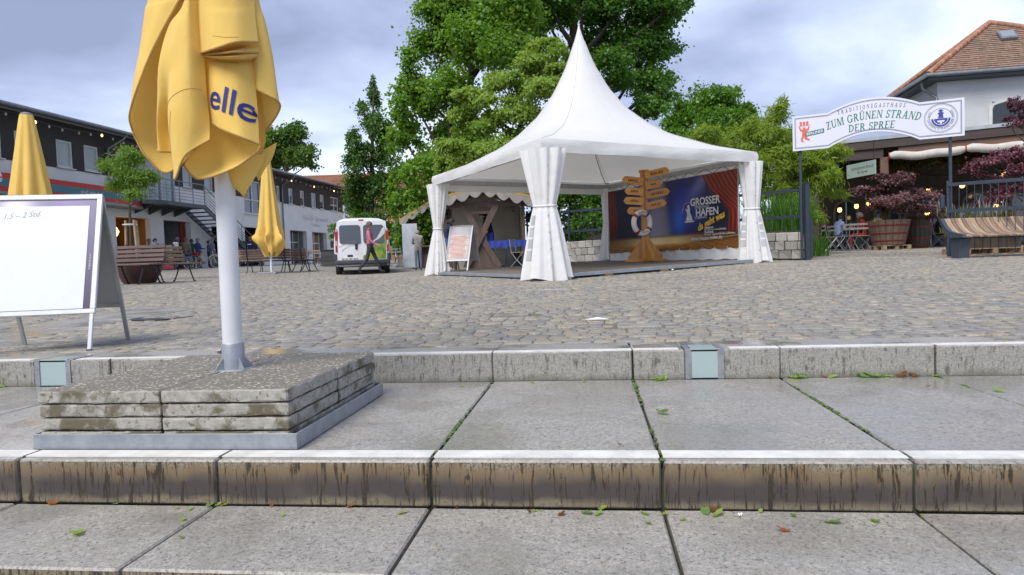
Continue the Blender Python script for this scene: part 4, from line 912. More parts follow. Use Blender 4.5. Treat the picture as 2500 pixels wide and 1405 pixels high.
for k in range(4): MB().box((5.5 + 3.9 * (k + .5) / 4, .1, 5.0), (.89, .012, 1.9)).build('pane', M_glb, gdo)
# ground floor openings: reveals, glazing, doors
M_warm = pm('ochre inner wall', (.42, .19, .03), (.32, .14, .02), 2, .8); M_red = pm('red door', (.24, .012, .012), None, 3, .5); M_greyi = pm('grey inner wall', (.36, .36, .35), None, 3, .8)
for k, (a, b_, c, d) in enumerate(GF):
    back = {1: M_warm, 2: M_greyi}.get(k, M_dark); q_ = 1.9
    r_ = MB(); r_.box(((a + b_) / 2, q_ + .1, 1.7), (b_ - a + .6, .1, 3.1)); r_.box(((a + b_) / 2, q_ / 2 + .2, 3.16), (b_ - a + .5, q_ - .2, .05)); 
    for x_ in (a - .08, b_ + .08): r_.box((x_, q_ / 2 + .25, 1.7), (.12, q_ - .15, 3.0))
    r_.build('recess', back if k == 1 else M_greyi if k in (2, 5, 6) else M_dark, lbld)
    if k in (0, 1, 3, 4): MB().box(((a + b_) / 2, q_ - .1, 1.35), (b_ - a - .1, .06, 2.1)).build('shop_counter', M_dark, lbld)
    if k == 2: MB().box((b_ - .22, .35, 1.9), (.35, .06, 2.4)).build('red_panel', M_red, lbld)
    if k in (5, 6):
        dr = MB()
        for x_ in (a + .15, (a + b_) / 2, b_ - .35): dr.box((x_, .5, 1.9), (.09, .07, 2.4))
        dr.box(((a + b_) / 2 - .1, .5, 2.35), (b_ - a - .6, .062, .08)); dro = dr.build('shop_door', M_alud if k == 5 else M_wfr, lbld)
        MB().box(((a + b_) / 2 - .1, .53, 1.85), (b_ - a - .6, .012, 2.3)).build('pane', M_gl if k == 5 else glassm('warm glass', (.30, .12, .02)), dro)
MB().lathe([(.02, -.24), (.15, -.2), (.24, 0), (.15, .2), (.02, .24)], 16, (5.75, .55, 2.45)).build('globe_lamp', glow('warm lamp', (1.0, .62, .22), 1.6), lbld)
# shop fascia with red and teal bands
M_sred = pm('sign red', (.50, .022, .012), (.44, .02, .012), 3, .45); M_teal = pm('sign teal', (.045, .17, .21), (.04, .15, .19), 3, .45)
fs = thing('shop_fascia', 'red and teal shop sign canopy on the white building behind the display board', 'sign', (FA[0] + FN[0] * .0, FA[1] + FN[1] * .0, 0), FANG)
def curved_band(z0, z1, off, mat, nm):
    vs_ = []; pts = [(-8, -.95), (3.5, -.95), (4.8, -.93), (5.6, -.85), (6.2, -.65), (6.55, -.35), (6.6, -.02)]
    P_ = [crom([Vector((*p, 0)) for p in pts], k / 5) for k in range(31)]
    for p in P_: vs_ += [(p.x + off, p.y - off, z0), (p.x + off, p.y - off, z1)]
    return MB().add(vs_, [[2 * k, 2 * k + 2, 2 * k + 3, 2 * k + 1] for k in range(30)], True).build(nm, mat, fs)
curved_band(4.02, 4.22, 0.0, M_sred, 'red_band'); curved_band(3.74, 4.02, .002, M_teal, 'teal_band'); curved_band(3.56, 3.74, 0.0, M_sred, 'red_band')
cnp = MB(); cnp.prism([(-8, -.02), (-8, -.97), (3.5, -.97), (4.8, -.95), (5.6, -.87), (6.25, -.66), (6.6, -.35), (6.65, -.02)], 3.46, 3.555); cnp.build('canopy', M_zinc, fs)
flat_text('ee', -1.35, 3.90, .75, pm('sign white', (.72, .72, .72), None, 3, .5), fs, -.965, bold=.05)
flat_text('sind wir gar.', 3.0, 3.80, .24, pm('sign white', (.72, .72, .72), None, 3, .5), fs, -.965)
# faded lettering on the right part of the facade
M_fade = pm('faded grey lettering', (.42, .41, .40), None, 6, .8)
flat_text('Haus für Spreewald', 24.6, 3.95, .50, M_fade, lbld, -.004, shear=.2, sx=1.0); flat_text('· Lübbenau ·', 24.6, 3.55, .32, M_fade, lbld, -.004)
# balcony and stair
bal = thing('balcony_stair', 'grey steel balcony with a straight stair down the white building', 'balcony', (FA[0], FA[1], 0), FANG)
MB().prism([(5.9, -.02), (5.9, -.9), (6.2, -1.35), (6.8, -1.5), (9.7, -1.5), (9.7, -.02)], 3.68, 3.86).build('platform', M_anth, bal)
for s_ in (6.5, 7.4, 8.3, 9.2): MB().prism([(-.02, 3.3), (-.02, 3.68), (-1.1, 3.68)], s_ - .03, s_ + .03, Matrix(((0, 0, 1, 0), (1, 0, 0, 0), (0, 1, 0, 0), (0, 0, 0, 1)))).build('bracket', M_anth, bal)
rail = MB(); pl = [(5.92, -.05), (5.92, -.9), (6.2, -1.33), (6.8, -1.47), (9.62, -1.47)]
for z in (4.0, 4.15, 4.30, 4.45, 4.60, 4.86): rail.tube([(*p, z) for p in pl], .014 if z < 4.8 else .026, 6)
for p in pl + [(7.7, -1.47), (8.7, -1.47)]: rail.cyl((*p, 3.86), (*p, 4.88), .02, 6)
rail.build('railing', M_zinc, bal)
S0, S1, Z0_, Z1_ = 9.62, 14.9, 3.84, .80
for off in (-.22, -1.42): MB().bar((S0, off, Z0_ - .06), (S1, off, Z1_ - .06), .05, .26).build('stringer', M_anth, bal)
tmesh = MB().box((0, -.82, 0), (.27, 1.14, .045)).mesh('tread'); tmesh.materials.append(M_anth)
for k in range(17): f = (k + .5) / 17; link('tread', tmesh, None, bal, (S0 + (S1 - S0) * f, 0, Z0_ + (Z1_ - Z0_) * f - .02))
sr = MB()
for off in (-1.45,):
    for dz in (.2, .36, .52, .68, .98): sr.tube([(S0, off, Z0_ + dz), (S1, off, Z1_ + dz)], .013 if dz < .9 else .025, 6)
    for k in range(6): f = k / 5; sr.cyl((S0 + (S1 - S0) * f, off, Z0_ + (Z1_ - Z0_) * f), (S0 + (S1 - S0) * f, off, Z0_ + (Z1_ - Z0_) * f + 1), .02, 6)
sr.build('stair_railing', M_zinc, bal)
# string lights under the eaves
sg = thing('string_lights', 'string of small bulbs hung in loops below the dark eaves of the long building', 'string lights', (FA[0], FA[1], 0), FANG)
pts = []
for k in range(0, 200): s_ = -10 + 40 * k / 199; pts.append((s_, -.62, 6.52 - .16 * abs(math.sin(s_ * .75))))
MB().tube(pts, .012, 4).build('wire', M_anth, sg)
bm1 = MB().lathe([(.01, .05), (.03, .03), (.045, -.02), (.02, -.07)], 8).mesh('bulb'); bm1.materials.append(pm('clear bulb', (.5, .5, .5), None, 3, .2))
bm2 = bm1.copy(); bm2.materials.clear(); bm2.materials.append(glow('lit bulb', (1, .66, .28), 1.5))
for k in range(0, 62): p = pts[min(199, int(k * 3.2))]; link('bulb', bm2 if k % 5 == 2 else bm1, None, sg, (p[0], p[1], p[2] - .07))

# ------------------------------------------------------------------ yellow brick house with red tile roof beyond
m, t, b, o = newmat('yellow brick'); g = NG(t); v = g.objvec(); br = g.n('ShaderNodeTexBrick'); g.lk(g.n('ShaderNodeTexCoord').outputs['Object'], br.inputs[0])
sv = g.n('ShaderNodeSeparateXYZ'); g.lk(v, sv.inputs[0]); cv = g.n('ShaderNodeCombineXYZ'); g.lk(sv.outputs[0], cv.inputs[0]); g.lk(sv.outputs[2], cv.inputs[1]); g.lk(cv.outputs[0], br.inputs[0])
br.inputs['Scale'].default_value = 1; br.inputs['Brick Width'].default_value = .25; br.inputs['Row Height'].default_value = .08; br.inputs['Mortar Size'].default_value = .008
br.inputs['Color1'].default_value = (.46, .27, .08, 1); br.inputs['Color2'].default_value = (.38, .21, .06, 1); br.inputs['Mortar'].default_value = (.35, .30, .22, 1); g.set(b.inputs['Base Color'], br.outputs[0]); b.inputs['Roughness'].default_value = .85; M_yb = m
def tile_roof(nm, c1, c2, rowh):
    m, t, b, o = newmat(nm); g = NG(t); v = g.objvec(); n_ = g.noise(v, .9, 6); col = g.mix(g.smooth(n_, .3, .7), c1, c2)
    col = g.mix(1.0, col, g.mix(g.n('ShaderNodeNewGeometry').outputs['Random Per Island'], (.80, .80, .80), (1.15, 1.13, 1.1)), 'MULTIPLY')
    col = g.mix(g.math('MULTIPLY', g.smooth(g.noise(v, 7, 5, .7), .5, .7), .4), col, (.10, .07, .05)); g.set(b.inputs['Base Color'], col); b.inputs['Roughness'].default_value = .8
    wv = g.n('ShaderNodeTexWave'); wv.inputs['Scale'].default_value = 1.6; wv.bands_direction = 'X'; g.lk(v, wv.inputs[0]); g.set(b.inputs['Normal'], g.bump(wv.outputs[1], .5, .03)); return m
M_tile = tile_roof('red roof tile', (.30, .125, .07), (.25, .12, .075), .3)
bo = P(610, HOR, 66); bh = thing('brick_house', 'yellow brick house with a long red tiled roof behind the van', 'house', (bo[0], bo[1], 0), YAW)
YB = 6.75
AW = [(-0.2 + 2.6 * k, .9 + 2.6 * k - .1, 3.2, 5.7) for k in range(1, 8)]
wb = MB()
for a, b_, c, d in cut_rects(0, 21, .5, YB, AW): wb.box(((a + b_) / 2, .2, (c + d) / 2), (b_ - a, .4, d - c))
wb.box((20.8, 6, 3.5), (.4, 11, 5.8)); wb.build('wall', M_yb, bh)
dn = MB().box((0, -.05, 0), (.12, .1, .16)).mesh('dentil'); dn.materials.append(M_yb)
MB().box((10.5, -.04, YB - .12), (21.1, .18, .2)).build('cornice', M_yb, bh)
ds = MB()
for k in range(80): ds.box((.15 + k * .262, -.05, YB - .32), (.12, .10, .16))
ds.build('dentils', M_yb, bh)
for a, b_, c, d in AW:
    arcp = [(a, c), (b_, c), (b_, d - .45)] + [((a + b_) / 2 + (b_ - a) / 2 * math.cos(q_), d - .45 + .45 * math.sin(q_)) for q_ in np.linspace(.2, PI - .2, 7)] + [(a, d - .45)]
    wn = MB().prism(arcp, .14, .2, Matrix(((1, 0, 0, 0), (0, 0, 1, 0), (0, 1, 0, 0), (0, 0, 0, 1)))).build('window', M_gl, bh)
    fm = MB(); fm.box(((a + b_) / 2, .11, (c + d) / 2), (.09, .06, d - c)); fm.box(((a + b_) / 2, .112, c + (d - c) * .62), (b_ - a, .05, .09)); fm.box(((a + b_) / 2, .112, c + .06), (b_ - a, .05, .1))
    for x_ in (a + .05, b_ - .05): fm.box((x_, .11, (c + d) / 2 - .2), (.09, .06, d - c - .4))
    fm.build('frame', M_wfr, wn)
    lt_ = MB(); q0 = [((a + b_) / 2 + ((b_ - a) / 2 + .14) * math.cos(q_), -.02, d - .45 + .62 * math.sin(q_)) for q_ in np.linspace(0, PI, 11)]; lt_.tube(q0, .09, 6); lt_.build('arch', pm('red brick trim', (.36, .14, .05), None, 8, .8), wn)
tc_ = MB(); rows_ = 22
for k in range(rows_):
    f0, f1 = k / rows_, (k + 1.08) / rows_; y0, z0, y1, z1 = -.5 + 6.6 * f0, YB - .05 + 3.7 * f0 + .05, -.5 + 6.6 * f1, YB - .05 + 3.7 * f1
    for q_ in range(14): tc_.add([(-1 + 23 * q_ / 14, y0, z0 + .03), (-1 + 23 * (q_ + 1) / 14, y0, z0 + .03), (-1 + 23 * (q_ + 1) / 14, y1, z1), (-1 + 23 * q_ / 14, y1, z1), (-1 + 23 * q_ / 14, y0, z0 - .03), (-1 + 23 * (q_ + 1) / 14, y0, z0 - .03)], [[0, 1, 2, 3], [4, 5, 1, 0]])
tc_.prism([(6.1, YB + 3.6), (12.5, YB), (12.5, YB - .1), (-.4, YB - .08)], -1, 22, Matrix(((0, 0, 1, 0), (1, 0, 0, 0), (0, 1, 0, 0), (0, 0, 0, 1))))
rf2 = tc_.build('roof', M_tile, bh)
rt_ = MB().tube([(0, 0, 0), (.42, 0, 0)], .12, 8).mesh('ridge_tile'); rt_.materials.append(M_tile)
for k in range(56): link('ridge_tile', rt_, None, rf2, (-1 + k * .41, 6.1, YB + 3.67))
MB().tube([(-1, -.55, YB - .06), (22, -.55, YB - .06)], .08, 8).build('gutter', M_zinc, rf2)

for o_ in (lbld, fs, bal, sg): o_.scale = (1.12, 1.12, 1.12); o_.location.z = -.058      # the building's real size: 2.4 m doors, 7 m eaves
def front_d(px):                                        # distance of the long facade in a photo column
    r_ = ray(px, HOR); return float(((FA - EYE[:2]) @ FN) / (r_[:2] @ FN))
# ------------------------------------------------------------------ people
BASEJ = dict(pel=(0, 0, .95), spi=(0, 0, 1.12), che=(0, .01, 1.30), nek=(0, .015, 1.47), hb=(0, .0, 1.55), hd=(0, -.012, 1.63), ht=(0, -.005, 1.70), nose=(0, -.098, 1.615),
             shL=(.175, .01, 1.41), elL=(.225, .03, 1.13), wrL=(.235, -.04, .88), haL=(.235, -.06, .80), shR=(-.175, .01, 1.41), elR=(-.225, .03, 1.13), wrR=(-.235, -.04, .88), haR=(-.235, -.06, .80),
             hiL=(.09, 0, .90), knL=(.10, -.015, .50), anL=(.10, .02, .085), toL=(.115, -.15, .035), hiR=(-.09, 0, .90), knR=(-.10, -.015, .50), anR=(-.10, .02, .085), toR=(-.115, -.15, .035))
BONES = [('pel', 'spi', 'top'), ('spi', 'che', 'top'), ('che', 'nek', 'top'), ('nek', 'hb', 'skin'), ('hb', 'hd', 'skin'), ('hd', 'ht', 'skin'), ('hd', 'nose', 'skin')]
for s_ in 'LR': BONES += [('che', 'sh' + s_, 'top'), ('sh' + s_, 'el' + s_, 'top'), ('el' + s_, 'wr' + s_, 'arm'), ('wr' + s_, 'ha' + s_, 'skin'), ('pel', 'hi' + s_, 'leg'), ('hi' + s_, 'kn' + s_, 'leg'), ('kn' + s_, 'an' + s_, 'calf'), ('an' + s_, 'to' + s_, 'shoe')]
JR = dict(pel=.135, spi=.130, che=.150, nek=.055, hb=.072, hd=.098, ht=.070, nose=.014, sh=.072, el=.050, wr=.034, ha=.036, hi=.092, kn=.066, an=.046, to=.040)
M_skin = pm('skin', (.52, .30, .21), (.46, .26, .18), 8, .5, dirt=0)
def cloth(nm, c): return pm('cloth ' + nm, c, tuple(k * .75 for k in c), 9, .85, .3, 60, dirt=.1)
M_eye = pm('eye', (.03, .025, .02), None, 5, .3)
def person(label, loc, rz, H=1.75, pose=None, top='grey', leg='jeans', shoe='dark', hair=(.03, .02, .015), arm=None, calf=None, stout=1.0, long_top=.0, hairlong=0.0, group=None):
    J = {k: Vector(v_) for k, v_ in BASEJ.items()}
    for k, v_ in (pose or {}).items(): J[k] = Vector(v_)
    sc = H / 1.77; names = list(J); verts = [J[k] * sc for k in names]; ix = {k: i_ for i_, k in enumerate(names)}
    edges = [(ix[a], ix[b_]) for a, b_, _ in BONES]; rad = [(JR.get(k) or JR[k[:2]]) * sc * (stout if k in ('pel', 'spi', 'che') else 1) for k in names]
    bones = [(J[a] * sc, J[b_] * sc, c) for a, b_, c in BONES]
    for s_ in 'LR':                                       # four fingers and a thumb
        w_, h_ = J['wr' + s_] * sc, J['ha' + s_] * sc; d = (h_ - w_).normalized(); side = d.cross(Vector((1, 0, 0)) if abs(d.x) < .8 else Vector((0, 1, 0))).normalized(); cu = d.cross(side)
        for k in range(5):
            if k == 4: a, b_, c = w_ + (h_ - w_) * .5, w_ + (h_ - w_) * .7 + side * .05 * sc, w_ + (h_ - w_) * 1.1 + side * .055 * sc
            else: o_ = side * (k - 1.5) * .020 * sc; ln = (.075, .085, .08, .062)[k] * sc; a, b_, c = h_ + o_ * .6, h_ + d * ln * .55 + o_, h_ + d * ln + o_ + cu * .022 * sc
            base_i = ix['ha' + s_] if k < 4 else ix['wr' + s_]; n0 = len(verts); verts += [b_, c]; rad += [.0095 * sc, .0075 * sc]; edges += [(base_i, n0), (n0, n0 + 1)]
            bones += [(a, b_, 'skin'), (b_, c, 'skin')]
    me = bpy.data.meshes.new('p'); me.from_pydata(verts, edges, []); ob = bpy.data.objects.new('p', me); COL.objects.link(ob)
    md = ob.modifiers.new('s', 'SKIN'); md.use_smooth_shade = True
    for i_, sv_ in enumerate(me.skin_vertices[0].data): sv_.radius = (rad[i_], rad[i_]); sv_.use_root = (i_ == 0)
    sb = ob.modifiers.new('u', 'SUBSURF'); sb.levels = 1
    bpy.context.view_layer.update(); m2 = bpy.data.meshes.new_from_object(ob.evaluated_get(bpy.context.evaluated_depsgraph_get())); bpy.data.objects.remove(ob); bpy.data.meshes.remove(me)
    V_ = np.empty(len(m2.vertices) * 3, np.float32); m2.vertices.foreach_get('co', V_); V_ = V_.reshape(-1, 3)
    def nearest(Pn):
        best = np.full(len(Pn), 1e9); w_ = np.zeros(len(Pn), int)
        for i_, (a, b_, c) in enumerate(bones):
            a, b_ = np.array(a), np.array(b_); ab = b_ - a; t_ = np.clip(((Pn - a) @ ab) / max(1e-9, ab @ ab), 0, 1); d = np.linalg.norm(Pn - a - t_[:, None] * ab, axis=1)
            bias = {'top': .03, 'leg': .02}.get(c, 0); q_ = d - bias; u_ = q_ < best; best[u_] = q_[u_]; w_[u_] = i_
        return w_
    wv_ = nearest(V_); tors = wv_ < 3; pc = np.array(J['che'] * sc)
    ax = np.array(J['pel'] * sc); tz = np.clip((V_[:, 2] - ax[2]) / max(.05, pc[2] - ax[2]), -.3, 1.3); cx_, cy_ = ax[0] + (pc[0] - ax[0]) * tz, ax[1] + (pc[1] - ax[1]) * tz
    V_[tors, 1] = cy_[tors] + (V_[tors, 1] - cy_[tors]) * .80; V_[tors, 0] = cx_[tors] + (V_[tors, 0] - cx_[tors]) * 1.12
    m2.vertices.foreach_set('co', V_.ravel())
    cls = ['top', 'arm', 'skin', 'leg', 'calf', 'shoe']; C_ = CLOTH
    mats = [C_[top], C_[arm or top] if arm != 'skin' else M_skin, M_skin, C_[leg], C_[leg] if calf is None else M_skin, C_[shoe]]
    m2.materials.clear()
    for x_ in mats: m2.materials.append(x_)
    fc_ = np.array([tuple(p.center) for p in m2.polygons]); wf = nearest(fc_); mi = np.array([cls.index(bones[i_][2]) for i_ in wf])
    if long_top: mi[(fc_[:, 2] > (J['pel'].z - long_top) * sc) & np.isin(mi, (3,))] = 0
    m2.polygons.foreach_set('material_index', mi.astype(np.int32)); m2.polygons.foreach_set('use_smooth', np.ones(len(m2.polygons), bool)); m2.update()
    r_ = thing('person', label, 'person', loc, rz, group); link('body', m2, None, r_)
    hd = J['hd'] * sc; upv = (J['ht'] - J['hb']).normalized()
    if hair:
        hm_ = MB(); R_ = Vector((0, 0, 1)).rotation_difference(upv).to_matrix().to_4x4(); T_ = Matrix.Translation(hd + Vector((0, .008, .0)) * sc) @ R_
        rg = random.Random(label); vs_, fs_ = [], []
        for i_ in range(9):
            for k in range(18):
                th, ph_ = 2 * PI * k / 18, (PI * .5) * i_ / 8 * (1.0 + .0)
                front = max(0, -math.sin(th)); drop = (PI * .62 + hairlong) * (1 - .42 * front ** .6) * i_ / 8
                rr3 = .118 * sc * (1 + .04 * rg.random()); z = math.cos(min(drop, PI * .62)); q_ = math.sin(min(drop, PI * .62)); ext = max(0, drop - PI * .62) * .12
                vs_.append(T_ @ Vector((rr3 * q_ * math.cos(th) * .93, rr3 * q_ * math.sin(th), rr3 * z * 1.12 + .0 - ext)))
        for i_ in range(8):
            for k in range(18): fs_.append([i_ * 18 + k, (i_ + 1) * 18 + k, (i_ + 1) * 18 + (k + 1) % 18, i_ * 18 + (k + 1) % 18])
        hm_.add(vs_, fs_, True).build('hair', pm('hair %d' % int(sum(hair) * 1000), hair, None, 40, .7, .5, 90, dirt=0), r_)
    for s_ in (-1, 1): MB().lathe([(.002, -.009), (.009, -.004), (.009, .004), (.002, .009)], 6, hd + Vector((s_ * .034, -.086, .012)) * sc).build('eye', M_eye, r_)
    return r_
CLOTH = {k: cloth(k, v_) for k, v_ in dict(pink=(.52, .17, .24), charcoal=(.045, .047, .06), dark=(.025, .023, .022), grey=(.30, .28, .265), jeans=(.16, .20, .28), blue=(.055, .10, .30), navy=(.012, .017, .06), olive=(.22, .19, .13), black=(.014, .014, .017),
         white=(.62, .62, .62), lblue=(.30, .38, .62), red=(.42, .02, .015), bluejean=(.05, .10, .24), purple=(.07, .08, .24), greyblue=(.22, .25, .32), green=(.03, .09, .09), rblue=(.03, .06, .35), brown=(.16, .11, .08)).items()}
WALK = dict(knL=(.10, -.16, .53), anL=(.11, -.30, .12), toL=(.12, -.46, .07), knR=(-.10, .10, .50), anR=(-.11, .38, .17), toR=(-.11, .30, .05), elL=(.235, .08, 1.14), wrL=(.22, -.02, .90), haL=(.21, -.06, .83), elR=(-.225, -.05, 1.13), wrR=(-.20, -.24, .97), haR=(-.19, -.31, .95))
BEND = dict(spi=(0, -.06, 1.10), che=(0, -.20, 1.24), nek=(0, -.33, 1.35), hb=(0, -.40, 1.39), hd=(0, -.46, 1.42), ht=(0, -.50, 1.47), nose=(0, -.53, 1.36), shL=(.175, -.26, 1.31), shR=(-.175, -.26, 1.31), elL=(.22, -.34, 1.06), elR=(-.22, -.34, 1.06), wrL=(.16, -.54, 1.00), wrR=(-.16, -.54, 1.0), haL=(.14, -.61, .98), haR=(-.14, -.61, .98))
SIT = dict(pel=(0, 0, .50), spi=(0, -.02, .68), che=(0, -.06, .86), nek=(0, -.10, 1.02), hb=(0, -.13, 1.09), hd=(0, -.16, 1.16), ht=(0, -.15, 1.23), nose=(0, -.245, 1.13), shL=(.175, -.08, .96), shR=(-.175, -.08, .96), elL=(.22, -.14, .70), elR=(-.22, -.14, .70), wrL=(.12, -.36, .74), wrR=(-.12, -.36, .74), haL=(.08, -.43, .75), haR=(-.08, -.43, .75),
           hiL=(.09, -.03, .49), hiR=(-.09, -.03, .49), knL=(.12, -.45, .50), knR=(-.12, -.45, .50), anL=(.12, -.42, .09), anR=(-.12, -.40, .09), toL=(.13, -.58, .04), toR=(-.13, -.56, .04))
ARMF = dict(elL=(.22, -.06, 1.14), wrL=(.13, -.27, 1.12), haL=(.08, -.34, 1.13), elR=(-.22, -.06, 1.14), wrR=(-.13, -.27, 1.12), haR=(-.08, -.34, 1.13))
HEAD = -YAW                                             # rz that faces the viewer at the picture's centre is about YAW
person('man in a pink shirt and dark trousers walking past the white van', at(905, 22.2), YAW + PI * .50, 1.78, WALK, 'pink', 'charcoal', 'dark', (.12, .09, .075))
person('person in a grey hooded jacket and jeans seen from behind by the stall', at(1022, 25.5), YAW + PI * 1.08, 1.62, dict(ARMF, nek=(0, -.03, 1.45), hb=(0, -.08, 1.51), hd=(0, -.12, 1.57), ht=(0, -.12, 1.64), nose=(0, -.2, 1.54)), 'grey', 'jeans', 'brown', (.30, .26, .21), long_top=.16, stout=1.12)
CROWD = [(381, 2.6, 1.62, 'lblue', 'navy', (.02, .015, .012), 1.2, 'person in a pale blue shirt with dark hair beside the burger poster', ARMF), (436, 2.9, 1.70, 'black', 'navy', (.10, .08, .07), PI, 'person with a white backpack in the crowd outside the shops', None),
         (456, 2.2, 1.74, 'olive', 'navy', (.16, .12, .09), PI * 1.05, 'person in an olive beige jacket seen from behind in the crowd', None), (485, 1.9, 1.72, 'blue', 'brown', (.28, .22, .18), PI * .8, 'short-haired person in a bright blue jacket behind the pale bicycle', ARMF),
         (511, 2.6, 1.58, 'purple', 'navy', (.02, .016, .014), PI * .7, 'dark-haired person in a violet blue jacket standing at the bicycle', ARMF), (521, 1.3, 1.76, 'greyblue', 'jeans', (.40, .36, .31), PI * .5, 'white-haired person in a slate blue hooded top in the crowd', None),
         (584, 2.2, 1.64, 'greyblue', 'jeans', (.25, .20, .17), PI * .3, 'grey-blue clad person just right of the white pole', ARMF), (613, 3.6, 1.86, 'navy', 'navy', (.10, .06, .04), PI, 'tall man in a navy jacket seen from behind near the folded parasol', None),
         (637, 1.8, 1.60, 'lblue', 'bluejean', (.14, .10, .08), PI * .6, 'person in light blue half hidden by the folded far parasol', None), (599, 1.2, 1.66, 'rblue', 'navy', (.05, .04, .03), PI * 1.3, 'person in royal blue behind the man in navy', None),
         (470, 0.9, 1.68, 'green', 'black', (.08, .05, .04), PI * 1.2, 'person in dark green at the back of the crowd', None), (551, 1.0, 1.7, 'charcoal', 'jeans', (.1, .08, .07), PI * .2, 'person in charcoal partly behind the white pole', None), (366, 1.2, 1.66, 'brown', 'black', (.2, .15, .1), 2.0, 'person in brown in the doorway of the ochre shop', None)]
for px, d, H, tp, lg_, hr, rz, lab, ps_ in CROWD:
    q_ = person(lab, at(px, front_d(px) - d), YAW + rz, H, ps_, tp, lg_, 'dark', hr, group='people outside the shops')
    if 'backpack' in lab:
        bp = MB().box((0, .22, 1.20), (.30, .18, .44), bev=.06); bp.build('backpack', cloth('pale', (.60, .60, .62)), q_)
    if 'navy jacket' in lab: MB().box((0, .128, 1.36), (.26, .012, .05)).build('reflective_patch', M_wfr, q_)

# ------------------------------------------------------------------ van
M_van = pm('white van paint', (.70, .71, .73), (.68, .69, .71), 2, .22, dirt=.12); M_rub = pm('black rubber', (.018, .018, .02), (.03, .03, .032), 20, .75); M_bump = pm('grey bumper plastic', (.06, .065, .08), None, 12, .55)
M_rl = pm('red lamp lens', (.42, .008, .006), (.34, .006, .005), 30, .15, dirt=0); M_cl = pm('clear lamp lens', (.55, .55, .56), None, 20, .12, dirt=0); M_vgl = glassm('van glass', (.07, .085, .10), .04)
vp = at(886, 22.9); van = thing('delivery_van', 'white panel van with green printed rear door parked on the plaza', 'van', vp, .35)
secz = [(.30, .86), (.40, .925), (.62, .945), (1.0, .95), (1.25, .935), (1.55, .885), (1.78, .83), (1.89, .76), (1.945, .60), (1.965, .3), (1.97, 0)]
def vsec(y, sx, ztop):
    pts = []; k = (ztop - .30) / 1.67
    for z, w_ in secz: pts.append((w_ * sx, y + (.10 * max(0, (z - 1.0)) if y < .3 else 0), .30 + (z - .30) * k))
    return [Vector(p) for p in pts] + [Vector((-p[0], p[1], p[2])) for p in pts[-2::-1]]
secs = [vsec(.0, .93, 1.93), vsec(.015, .965, 1.95), vsec(.06, .99, 1.965), vsec(.16, 1, 1.97), vsec(2.2, 1, 1.97), vsec(3.3, 1, 1.95), vsec(3.55, .995, 1.86), vsec(4.1, .985, 1.45), vsec(4.3, .97, 1.20), vsec(4.72, .92, 1.02), vsec(4.82, .80, .8)]
n_ = len(secs[0]); vs_ = [p for s2 in secs for p in s2]; fs_ = [[i_ * n_ + k, (i_ + 1) * n_ + k, (i_ + 1) * n_ + (k + 1) % n_, i_ * n_ + (k + 1) % n_] for i_ in range(len(secs) - 1) for k in range(n_)] + [list(range(n_)), list(range((len(secs) - 1) * n_, len(secs) * n_))[::-1]]
body = MB().add(vs_, fs_, True).build('body', M_van, van)
def yr(z): return .10 * max(0, z - 1.0)
def rpanel(pts, th, nm, mat, par_=van, off=.006):       # panel on the rear face, points (x,z)
    M_ = [(x_, yr(z) - off, z) for x_, z in pts] + [(x_, yr(z) + th, z) for x_, z in pts]; k = len(pts)
    return MB().add(M_, [list(range(k)), list(range(k, 2 * k))[::-1]] + [[(i_ + 1) % k, i_, k + i_, k + (i_ + 1) % k] for i_ in range(k)]).build(nm, mat, par_)
def rr_poly(x0, x1, z0, z1, r_, top_in=0.0):
    res = []
    for cx_, cz_, a0 in ((x1 - r_, z0 + r_, -PI / 2), (x1 - r_ - top_in, z1 - r_, 0), (x0 + r_ + (top_in if x0 < 0 else 0), z1 - r_, PI / 2), (x0 + r_, z0 + r_, PI)):
        for q_ in np.linspace(0, PI / 2, 5): res.append((cx_ + r_ * math.cos(a0 + q_), cz_ + r_ * math.sin(a0 + q_)))
    return res
door1 = rpanel(rr_poly(-.83, -.006, .50, 1.86, .05), .02, 'rear_door', M_van, off=.010); door2 = rpanel(rr_poly(.006, .83, .50, 1.86, .05), .02, 'rear_door', M_van, off=.010)
rpanel(rr_poly(-.755, -.045, 1.08, 1.72, .09), .02, 'window', M_vgl, door1, .017); rpanel(rr_poly(.045, .745, 1.08, 1.72, .09), .02, 'window', M_vgl, door2, .017)
rpanel([(.02, .54), (.80, .54), (.80, 1.42), (.62, 1.20), (.40, .98), (.30, .74), (.02, .66)], .001, 'print', pm('green print', (.10, .22, .03), (.24, .36, .05), 5, .35), door2, .014)
rpanel([(.22, 1.02), (.30, .96), (.78, 1.42), (.78, 1.66), (.70, 1.60), (.52, 1.28)], .001, 'print', pm('white sail print', (.62, .65, .62), (.50, .55, .52), 4, .35), door2, .0185)
rpanel([(.12, .62), (.24, .56), (.62, .60), (.70, .74), (.46, .80), (.28, .74)], .001, 'print', pm('lime print', (.40, .44, .04), (.30, .38, .05), 7, .35), door2, .0165)
sw = MB()
for k, (a, b_) in enumerate((((-.78, .98), (-.2, 1.14)), ((-.7, .84), (-.15, 1.10)))):
    sw.tube([(a[0] + (b_[0] - a[0]) * q_, -.012 + .0, a[1] + (b_[1] - a[1]) * q_ + .06 * math.sin(PI * q_)) for q_ in np.linspace(0, 1, 10)], .006, 4)
sw.build('pinstripe', pm('silver grey stripe', (.40, .42, .40), None, 4, .3), door1)
